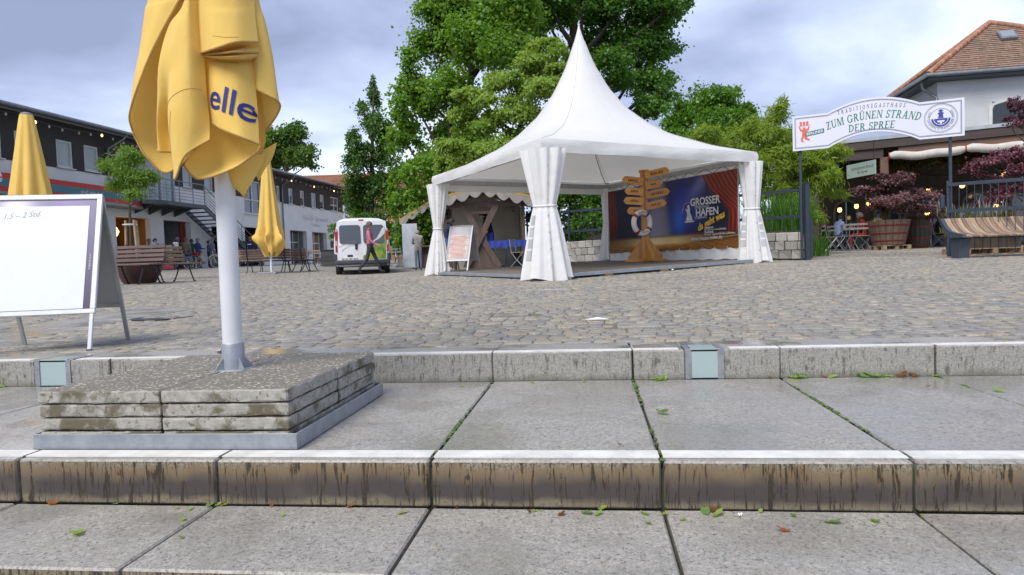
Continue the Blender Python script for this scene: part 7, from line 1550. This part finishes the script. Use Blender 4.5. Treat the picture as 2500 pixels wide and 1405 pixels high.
M_bark = pm('bark', (.085, .068, .052), (.05, .04, .032), 6, .9, .8, 18, stretch=(3, 3, .5))
def leaf_mesh(nm, C, outd, size, aspect=.55, rg=None, droop=.2, fold=.25, spread=.9):
    """C (n,3) leaf positions, outd (n,3) preferred facing"""
    rg = rg or RNG; n = len(C); nrm_ = outd + rg.normal(0, spread, (n, 3)) + np.array([0, 0, .45]); nrm_ /= np.linalg.norm(nrm_, axis=1)[:, None]
    d = rg.normal(0, 1, (n, 3)) + outd * .6 - np.array([0, 0, droop]); d -= nrm_ * (d * nrm_).sum(1)[:, None]; d /= np.linalg.norm(d, axis=1)[:, None] + 1e-9
    s_ = np.cross(nrm_, d); L_ = size * rg.uniform(.65, 1.25, (n, 1)); W_ = L_ * aspect / 2
    v0 = C; v2 = C + d * L_; mid = C + d * L_ * .45; v1 = mid + s_ * W_ + nrm_ * L_ * fold * .3; v3 = mid - s_ * W_ + nrm_ * L_ * fold * .3
    V = np.stack([v0, v1, v2, v3], 1).reshape(-1, 3); F_ = np.arange(n * 4).reshape(-1, 4); return rawmesh(nm, V, F_)
def scatter(blobs, n, rg, sub=9, tight=.30, flat=.6, hollow=.55):
    """blobs (cx,cy,cz,rx,ry,rz) -> leaf points gathered in sub-clumps on each blob's outer shell"""
    bl = np.array(blobs, float); wgt = (bl[:, 3] * bl[:, 4] * bl[:, 5]) ** (2 / 3.); cnt = np.maximum(40, (n * wgt / wgt.sum())).astype(int); Cs, Os, subs = [], [], []
    for b_, k in zip(bl, cnt):
        ns = max(4, int(sub * (.6 + wgt.mean() and 1))); dr = rg.normal(0, 1, (ns, 3)); dr /= np.linalg.norm(dr, axis=1)[:, None]; dr[:, 2] = np.where(dr[:, 2] < -.4, -dr[:, 2] * .6, dr[:, 2])
        rad = rg.uniform(hollow, 1.02, (ns, 1)); sc_ = b_[:3] + dr * rad * b_[3:6]; subs.append((b_[:3], sc_)); who = rg.integers(0, ns, k); r0 = b_[3:6].mean()
        off = rg.normal(0, 1, (k, 3)) * np.array([1, 1, flat]) * r0 * tight * rg.uniform(.5, 1.25, (ns, 1))[who]; pts = sc_[who] + off
        od = (pts - b_[:3]) / b_[3:6]; od /= np.linalg.norm(od, axis=1)[:, None] + 1e-6; Cs.append(pts); Os.append(od)
    return np.concatenate(Cs), np.concatenate(Os), subs
def pxblobs(lst, d, dj=.6, seed=0):
    rg = np.random.default_rng(seed); res = []
    for e_ in lst:
        px, py, rx = e_[:3]; rz = e_[3] if len(e_) > 3 else rx; dd = d + (e_[4] if len(e_) > 4 else rg.uniform(-dj, dj)); c = P(px, py, dd); k = dd / FPX; res.append((*c, rx * k, rx * k * 1.0, rz * k))
    return res
def tree(name, label, cat, base, blobs, n, size, mat, tr=.15, aspect=.6, seed=1, sub=9, tight=.30, flat=.6, droop=.2, twigs=True, group=None, crown='crown', hollow=.55, fork=.35, spread=.9):
    rg = np.random.default_rng(seed); r_ = thing(name, label, cat, base, 0, group); B0 = np.array(base)
    C, O_, subs = scatter(blobs, n, rg, sub, tight, flat, hollow); link(crown, leaf_mesh(crown, C - B0, O_, size, aspect, rg, droop, spread=spread), mat, r_)
    bl = np.array(blobs); cz = bl[:, 2]; top = np.average(bl[:, :3], axis=0, weights=bl[:, 3]) - B0; low = cz.min() - B0[2]; tk = MB(); H_ = max(.3, min(low * .9 + .2, top[2] * .7)); hx = np.array([top[0] * .25, top[1] * .25, H_])
    high = bl[np.argmax(bl[:, 2])][:3] - B0
    axis = [np.zeros(3), hx * np.array([.4, .4, .5]), hx, hx + (high - hx) * .35, hx + (high - hx) * .7, high]; tk.tube([Vector(a) for a in axis], [tr * 1.25, tr, tr * .88, tr * .62, tr * .36, tr * .08], 9)
    tk.build('trunk', M_bark, r_)
    lm = MB()
    for (bc, sc_) in subs:
        e_ = bc - B0; f = np.clip((e_[2] - hx[2]) / max(.1, high[2] - hx[2]) - .25, 0, .85); s0 = hx + (high - hx) * f if e_[2] > hx[2] else hx * np.array([1, 1, .8]); md = (s0 + e_) / 2 + np.array([0, 0, -.08 * np.linalg.norm(e_ - s0)]) + rg.normal(0, .04, 3)
        w_ = tr * .30; lm.tube([Vector(s0), Vector(md), Vector(e_)], [w_, w_ * .7, w_ * .35], 5, cap=False)
        if twigs:
            for p in sc_[:6]: lm.tube([Vector(e_), Vector((e_ + p - B0) / 2 + rg.normal(0, .03, 3)), Vector(p - B0)], [w_ * .35, w_ * .22, w_ * .08], 4, cap=False)
    lm.build('limbs', M_bark, r_); return r_
G_maple = leafmat('fresh maple leaf', (.125, .265, .022), (.205, .36, .038), (.085, .20, .016)); G_acer = leafmat('pale acer leaf', (.215, .345, .05), (.30, .42, .08), (.16, .29, .035)); G_oak = leafmat('oak leaf', (.07, .185, .020), (.125, .265, .032), (.045, .135, .013)); G_dark = leafmat('dark leaf', (.06, .145, .018), (.11, .21, .028))
G_col = leafmat('columnar oak leaf', (.07, .17, .032), (.125, .235, .045), (.05, .13, .022)); G_bam = leafmat('bamboo leaf', (.21, .33, .035), (.31, .42, .065), (.14, .26, .025)); G_bush = leafmat('glossy bush leaf', (.085, .21, .018), (.15, .30, .03), (.055, .15, .012), rough=.35); G_rob = leafmat('locust leaf', (.12, .24, .03), (.20, .32, .05)); G_ivy = leafmat('ivy leaf', (.07, .19, .014), (.125, .27, .022), (.035, .11, .008))
G_red = leafmat('red maple leaf', (.125, .050, .060), (.22, .115, .120), (.075, .028, .036), trans=.2); G_redp = leafmat('purple maple leaf', (.12, .030, .055), (.22, .080, .115), (.07, .018, .034), trans=.22); G_vine = leafmat('vine leaf', (.035, .085, .012), (.12, .06, .018))
b_ = at(700, 76); tree('background_tree', 'dense dark tree behind the red tiled roof', 'tree', b_, pxblobs([(700, 345, 42), (662, 338, 38), (738, 385, 32), (690, 395, 55), (640, 390, 40), (720, 325, 24), (748, 405, 22), (610, 370, 40)], 76, 2, 1), 15000, .42, G_dark, .35, seed=11)
b_ = at(315, 46); tree('background_tree', 'treetop just showing above the dark eaves', 'tree', b_, pxblobs([(305, 350, 16), (325, 356, 14), (290, 356, 12)], 46, .5, 2), 1500, .25, G_maple, .15, seed=12)
b_ = at(905, 37); tree('columnar_oak', 'narrow upright oak with spiky top right of the red tiled roof', 'tree', b_, pxblobs([(905, 330, 30, 75), (880, 385, 26, 50), (913, 255, 15, 50), (866, 345, 16, 34), (882, 470, 42, 55), (925, 480, 45, 60), (942, 395, 30, 60), (893, 560, 45, 45), (935, 570, 40, 45), (858, 400, 16, 40), (912, 212, 5, 24), (885, 262, 8, 34), (943, 320, 12, 40), (955, 520, 35, 50), (870, 520, 25, 40)], 37, .8, 3), 28000, .175, G_col, .22, .55, 13, 12, .22, 1.1)
b_ = at(1085, 28); tree('maple_tree', 'tall bright green maple reaching out of the picture left of the tent peak', 'tree', b_, pxblobs([(1110, 25, 70, 85), (1190, 50, 85), (1070, 130, 62, 70), (1150, 140, 85), (1010, 245, 46, 70), (1090, 255, 75), (992, 350, 42, 60), (1040, 420, 60), (1000, 500, 50), (1010, 580, 45), (1190, -80, 110), (1250, 20, 70), (1240, 140, 70), (1068, 40, 45, 60), (1060, -60, 60), (1000, 160, 16, 55), (975, 290, 20, 50), (1130, 350, 70), (1090, 480, 60), (1060, 560, 60), (1085, -10, 20, 50), (985, 440, 32, 50)], 28, 1.2, 4), 80000, .165, G_maple, .30, .75, 14, 15, .25, .85)
b_ = at(1235, 22.6); tree('pale_acer', 'lighter layered acer directly behind the left slope of the tent roof', 'tree', b_, pxblobs([(1335, 120, 34, 32), (1300, 165, 46, 36), (1245, 215, 50, 34), (1180, 255, 48, 30), (1330, 225, 52, 36), (1255, 285, 62, 36), (1170, 320, 56, 32), (1110, 365, 44, 28), (1190, 375, 60, 34), (1095, 410, 34, 24), (1290, 350, 60, 40), (1145, 240, 34, 26), (1362, 180, 30, 26), (1215, 430, 60, 34), (1145, 420, 50, 30), (1080, 395, 20, 14), (1130, 290, 30, 22), (1370, 130, 22, 20), (1215, 195, 30, 20)], 22.6, .9, 5), 56000, .12, G_acer, .14, .7, 15, 13, .27, .45, .5)
b_ = at(1440, 33); tree('oak_tree', 'huge oak rising out of the picture behind the tent peak', 'tree', b_, pxblobs([(1420, 30, 75), (1520, 15, 90), (1600, 50, 70), (1345, 70, 60), (1460, 110, 62), (1560, 130, 72), (1615, 140, 52), (1590, 215, 44), (1535, 205, 55), (1612, 272, 26, 34), (1640, 15, 50), (1672, 20, 22), (1330, -10, 80), (1480, -80, 130), (1610, -80, 100), (1370, -90, 110), (1490, 175, 55), (1570, 280, 34, 40), (1300, 60, 45), (1625, 205, 26), (1420, 160, 50), (1350, 190, 50), (1640, 240, 18)], 33, 1.6, 6), 84000, .185, G_oak, .55, .7, 16, 15, .25, .7)
b_ = at(1745, 25); tree('round_bush_tree', 'rounded glossy green tree between the tent and the entrance sign', 'tree', b_, pxblobs([(1742, 258, 52, 46), (1690, 285, 46, 40), (1800, 292, 44, 40), (1760, 320, 60), (1832, 325, 34), (1652, 296, 26), (1715, 350, 50), (1790, 235, 18, 24), (1650, 330, 30), (1820, 275, 20)], 25, .8, 7), 26000, .135, G_bush, .16, .6, 17, 13, .27, .7)
b_ = at(1880, 18.2); tree('bamboo_clump', 'feathery yellow-green bamboo behind the fence right of the tent', 'bamboo', b_, pxblobs([(1722, 335, 34), (1780, 355, 52), (1850, 340, 52), (1900, 300, 34, 40), (1912, 250, 10, 16), (1895, 385, 66), (1960, 415, 56), (2010, 392, 46, 34), (2048, 372, 26, 18), (1985, 465, 44), (1850, 425, 60), (1935, 500, 46), (2020, 440, 34, 26), (1985, 535, 24, 30), (1700, 365, 34), (1780, 420, 50), (1870, 480, 50), (2050, 475, 16, 12), (1930, 345, 40), (1905, 270, 14, 22)], 18.2, .7, 8), 30000, .17, G_bam, .03, .17, 18, 15, .24, .6, .7)
b_ = at(322, 19.2); yt = tree('young_tree', 'young staked locust tree with a loose crown above the left bench', 'tree', b_, pxblobs([(320, 395, 32, 26), (290, 415, 30, 24), (262, 412, 20, 14), (352, 440, 26, 22), (328, 448, 32, 26), (300, 452, 26, 16), (366, 435, 14, 12), (316, 372, 16, 12), (335, 478, 20, 16)], 19.2, .25, 9), 10000, .085, G_rob, .04, .45, 19, 9, .42, .7)
for dx, dy, tl2 in ((-.16, .05, .05), (.17, -.05, -.05), (.05, .20, .0)): MB().cyl((dx * 1.6, dy * 1.6, 0), (dx, dy, 1.75), .035, 8).build('stake', pm('stake timber', (.40, .32, .22), None, 6, .8), yt)
MB().tube([(.20 * math.cos(a), .14 * math.sin(a), 1.62) for a in np.linspace(0, 2 * PI, 17)[:-1]], .02, 6, closed=True).build('tie', M_wfr, yt)
b_ = at(1430, 21.6); tree('ivy_hedge', 'dense ivy-green hedge seen through the back of the tent', 'hedge', b_, pxblobs([(1420, 490, 44), (1440, 555, 46), (1390, 535, 40), (1466, 470, 30), (1350, 480, 40), (1300, 475, 30), (1450, 510, 50), (1330, 540, 45), (1480, 560, 40), (1400, 585, 34), (1270, 480, 40), (1230, 450, 30), (1385, 455, 30), (1500, 500, 40)], 21.8, .5, 10), 15000, .11, G_ivy, .05, .75, 20, 12, .28, .8)
b_ = at(818, 40); tree('small_shrub', 'slim shrub at the end of the long building beside the van', 'shrub', b_, pxblobs([(812, 560, 10, 16), (816, 580, 10, 14), (822, 600, 8, 14)], 40, .2, 11), 700, .14, G_rob, .03, .5, 21, 6, .3, .9)
mt = Vector((tbp.x, tbp.y, tbp.z + .80)); tree('red_maple', 'spreading red Japanese maple growing from the hooped tub', 'tree', mt, pxblobs([(2190, 452, 42, 18), (2130, 470, 36, 14), (2235, 478, 44, 18), (2180, 492, 56, 18), (2262, 508, 30, 14), (2108, 463, 20, 8), (2150, 440, 24, 12), (2275, 485, 24, 10), (2282, 528, 16, 10), (2140, 505, 30, 12), (2225, 512, 40, 14), (2085, 462, 10, 5), (2200, 432, 24, 10)], 20.2, .35, 12), 14000, .068, G_red, .05, .8, 22, 10, .26, .4, .5)
b_ = at(2560, 15.2); tree('purple_maple', 'overhanging purple-leaved maple at the right edge of the picture', 'tree', b_, pxblobs([(2488, 262, 26, 22), (2496, 300, 26, 20), (2462, 292, 14, 10), (2405, 398, 40, 16), (2362, 418, 20, 10), (2450, 385, 36, 18), (2490, 430, 42, 26), (2478, 475, 44, 24), (2430, 495, 26, 16), (2500, 372, 36, 22), (2455, 525, 20, 14), (2560, 300, 60), (2560, 420, 60), (2400, 430, 20, 10), (2385, 500, 10, 8), (2600, 360, 70)], 15.2, .35, 13), 15000, .062, G_redp, .07, .75, 23, 11, .26, .5, .8)
vb = []
for k in range(16): f = k / 15; p = np.array([T0[0], T0[1]]) + np.array([math.cos(tang), math.sin(tang)]) * (1.2 + 6.5 * f) + np.array([-math.sin(tang), math.cos(tang)]) * (.5 + 1.4 * random.random()); vb.append((p[0], p[1], TZ - .85 + .2 * random.random(), .42, .42, .22))
vb0 = Vector((vb[0][0], vb[0][1], gz(vb[0][0], vb[0][1]))); tree('climbing_vine', 'vine trailing under the terrace roof behind the rolled awning', 'vine', vb0, vb, 6500, .10, G_vine, .03, .8, 24, 8, .3, .7)
def blades(name, label, cat, c0, ax, ay, n, h, mat, arch, wd, seed, parts='blades', plume=None):
    rg = np.random.default_rng(seed); r_ = thing(name, label, cat, c0); V, F_ = [], []; PV = []
    for k in range(n):
        x_, y_ = rg.uniform(-ax, ax), rg.uniform(-ay, ay); a = rg.uniform(0, 2 * PI); hh = h * rg.uniform(.6, 1.1); out = arch * hh * rg.uniform(.2, 1); d = np.array([math.cos(a), math.sin(a), 0]); s_ = np.array([-d[1], d[0], 0]); b0 = len(V)
        for j_ in range(5):
            q_ = j_ / 4; c = np.array([x_, y_, 0]) + d * out * q_ ** 2.2 + np.array([0, 0, hh * (q_ - .28 * arch * q_ ** 3)]); w_ = wd * (1 - q_ ** 2 * .95); V += [c - s_ * w_, c + s_ * w_]
        F_ += [[b0 + 2 * j_, b0 + 2 * j_ + 1, b0 + 2 * j_ + 3, b0 + 2 * j_ + 2] for j_ in range(4)]
        if plume and k % 9 == 0: PV.append((np.array([x_, y_, 0]) + d * out * 1.05 + np.array([0, 0, hh * (1 - .28 * arch) * 1.02]), d))
    link(parts, rawmesh(parts, np.array(V), np.array(F_)), mat, r_)
    if plume:
        pl_ = MB()
        for c, d in PV: pl_.tube([Vector(c - np.array([0, 0, .16])), Vector(c), Vector(c + d * .03 + np.array([0, 0, .12]))], [.003, .010, .002], 4)
        pl_.build('plumes', plume, r_)
    return r_
G_gr = leafmat('tall grass', (.07, .20, .018), (.13, .29, .03)); G_or = leafmat('fountain grass', (.10, .17, .045), (.17, .23, .085)); M_plume = pm('grass plume', (.34, .29, .28), None, 9, .9)
blades('tall_grass', 'tall arching green grass behind the fence right of the tent', 'grass', at(1900, 16.6, .45), .75, .45, 620, 1.45, G_gr, .55, .013, 31)
blades('tall_grass', 'arching grass blades beside the steel gate post', 'grass', at(2000, 17.2), .25, .25, 60, .9, G_gr, .7, .010, 33)
for k, (px, d, n, ax) in enumerate([(2392, 15.0, 560, .62)]): blades('fountain_grass', 'fountain grass with pale plumes behind the fence and bench', 'grass', at(px, d, .40), ax, .3, n, .88, G_or, .75, .006, 34 + k, plume=M_plume)
tr_ = thing('grass_trough', 'low dark trough holding the fountain grass', 'planter', at(2400, 15.0), YAW); MB().box((0, 0, .22), (1.25, .7, .44), bev=.03).build('trough', M_stave, tr_); MB().box((0, 0, .435), (1.2, .62, .03)).build('soil', M_bed, tr_)
blades('bedding_plants', 'yellow-green bedding plants along the fence foot behind the bench', 'plant', at(2420, 14.6, .5), 1.0, .12, 260, .22, leafmat('bedding leaf', (.30, .30, .03), (.20, .30, .04)), .6, .014, 37)
blades('potted_flowers', 'small pale flowers on the rim of the maple tub', 'plant', Vector((tbp.x - .42, tbp.y - .25, tbp.z + .85)), .12, .1, 50, .16, leafmat('pale flower leaf', (.25, .32, .08), (.45, .42, .22)), .7, .012, 38)
# ------------------------------------------------------------------ fallen leaves and litter on the steps
LFM = {'g': leafmat('fallen green', (.34, .46, .12), (.27, .40, .10)), 'd': leafmat('fallen deep green', (.16, .30, .09), (.20, .34, .10)), 'y': leafmat('fallen yellow green', (.38, .42, .09), (.33, .38, .08)), 'b': leafmat('fallen brown', (.16, .075, .03), (.22, .11, .04)), 'o': leafmat('fallen orange', (.42, .16, .05), (.36, .13, .04)), 'w': M_wfr}
LCOL = dict(g='light green', d='deep green', y='yellow-green', b='brown', o='orange', w='whitish')
def fallen(px, py, z, col, spx, k, place):
    p = onz(px, py, z); p[1] = min(p[1], 3.445 if z == -.15 else 2.045 if z == -.30 else 99); s_ = spx * np.linalg.norm(p[:2]) / FPX * .95; rg = random.Random(px * 7 + py); V, F_ = [], []
    cu = rg.uniform(.15, .75) * s_; n_ = 9; asp = rg.uniform(.22, .36); bend = rg.uniform(-.25, .25)
    for j_ in range(n_ + 1):
        q_ = j_ / n_; w_ = s_ * asp * math.sin(PI * min(1, q_ ** 1.25 * .985 + .01)) ** .9; zz = cu * (q_ - .4) ** 2 * 1.5 + .002 * math.sin(q_ * 17)
        yb = bend * s_ * (q_ - .5) ** 2 * 2; V += [((q_ - .5) * s_, yb - w_, zz + w_ * .55), ((q_ - .5) * s_, yb, zz + .001), ((q_ - .5) * s_, yb + w_, zz + w_ * .25)]
    for j_ in range(n_): F_ += [[3 * j_, 3 * j_ + 3, 3 * j_ + 4, 3 * j_ + 1], [3 * j_ + 1, 3 * j_ + 4, 3 * j_ + 5, 3 * j_ + 2]]
    o_ = link('fallen_leaf', rawmesh('fallen_leaf', np.array(V), np.array(F_), True), LFM[col], None, (p[0], p[1], z + .004), (rg.uniform(-.15, .15), rg.uniform(-.15, .15), rg.uniform(0, 6.28))); o_['kindcol'] = col
    del o_['kindcol']; return tag(o_, '%s fallen leaf on the %s, %s from the left there' % (LCOL[col], place, k), 'leaf', 'fallen leaves on the steps')
ORD = ['first', 'second', 'third', 'fourth', 'fifth', 'sixth', 'seventh', 'eighth', 'ninth', 'tenth', 'eleventh', 'twelfth', 'thirteenth', 'fourteenth', 'fifteenth', 'sixteenth', 'seventeenth', 'eighteenth', 'nineteenth', 'twentieth'] + ['twenty-' + w_ for w_ in ('first', 'second', 'third', 'fourth', 'fifth', 'sixth', 'seventh', 'eighth', 'ninth')] + ['thirtieth'] + ['thirty-' + w_ for w_ in ('first', 'second', 'third', 'fourth', 'fifth', 'sixth', 'seventh')]
LOW = [(143, 1227, 'o', 28), (298, 1226, 'd', 14), (187, 1307, 'g', 42), (432, 1243, 'y', 14), (464, 1246, 'g', 18), (512, 1236, 'd', 24), (534, 1236, 'g', 20), (556, 1231, 'y', 24), (447, 1271, 'g', 20), (443, 1316, 'g', 18), (857, 1237, 'o', 26), (690, 1262, 'g', 18), (980, 1257, 'y', 32), (1292, 1252, 'b', 20), (1305, 1251, 'g', 16), (1370, 1260, 'b', 28), (1432, 1256, 'd', 34), (1461, 1259, 'g', 30), (1470, 1246, 'g', 34), (1573, 1257, 'g', 34), (1583, 1281, 'd', 22), (1667, 1273, 'g', 20), (1623, 1258, 'y', 20), (1722, 1254, 'd', 42), (1750, 1262, 'g', 44), (1740, 1247, 'b', 34), (1807, 1261, 'w', 18), (1857, 1253, 'g', 18), (1937, 1264, 'g', 24), (2033, 1280, 'd', 48), (2137, 1277, 'g', 34), (1914, 1300, 'o', 38), (2250, 1262, 'y', 12), (1115, 1244, 'b', 10), (665, 1237, 'o', 12)]
LOW.sort()
for k, (px, py, c, s_) in enumerate(LOW): fallen(px, py, -.30, c, s_, ORD[k], 'lower tread')
MID = [(1617, 1012, 'd', 46), (1513, 1088, 'b', 14), (1592, 924, 'g', 30), (1607, 922, 'd', 34), (1622, 925, 'g', 26), (1930, 920, 'g', 40), (1950, 919, 'd', 30), (2022, 918, 'g', 30), (2098, 918, 'd', 34), (2112, 913, 'd', 44), (2128, 917, 'g', 38), (2160, 917, 'g', 26), (2192, 918, 'b', 30), (2225, 918, 'b', 24), (2285, 921, 'g', 22), (2437, 958, 'g', 28), (2265, 945, 'b', 10), (24, 942, 'g', 24), (1425, 934, 'g', 14), (1128, 945, 'y', 16), (1300, 936, 'y', 14), (2010, 922, 'b', 16), (1880, 925, 'b', 12)]
MID.sort()
for k, (px, py, c, s_) in enumerate(MID): fallen(px, py, -.15, c, s_, ORD[k], 'middle tread')
TOPL = [(1052, 851, 'y', 8), (1180, 847, 'g', 8), (2455, 830, 'g', 10), (1700, 790, 'g', 12), (1250, 770, 'd', 10), (1660, 815, 'd', 10)]
TOPL.sort()
for k, (px, py, c, s_) in enumerate(TOPL): fallen(px, py, .012, c, s_, ORD[k], 'top step or first cobbles')
for k, (px, d, lab) in enumerate([(1642, 12.6, 'crumpled white paper scrap in front of the tent deck'), (1621, 11.2, 'tiny white paper scrap nearer than the crumpled one'), (1455, 5.0, 'pale splinter lying on the near cobbles')]):
    p = at(px, d); bm = bmesh.new(); bmesh.ops.create_icosphere(bm, subdivisions=1, radius=.05 if k == 0 else .025)
    for vt in bm.verts: vt.co *= random.uniform(.5, 1.2); vt.co.z *= .4; vt.co.x *= (4 if k == 2 else 1)
    me = bpy.data.meshes.new('paper_scrap'); bm.to_mesh(me); bm.free(); tag(link('paper_scrap', me, M_wfr, None, p + Vector((0, 0, .02))), lab, 'litter')
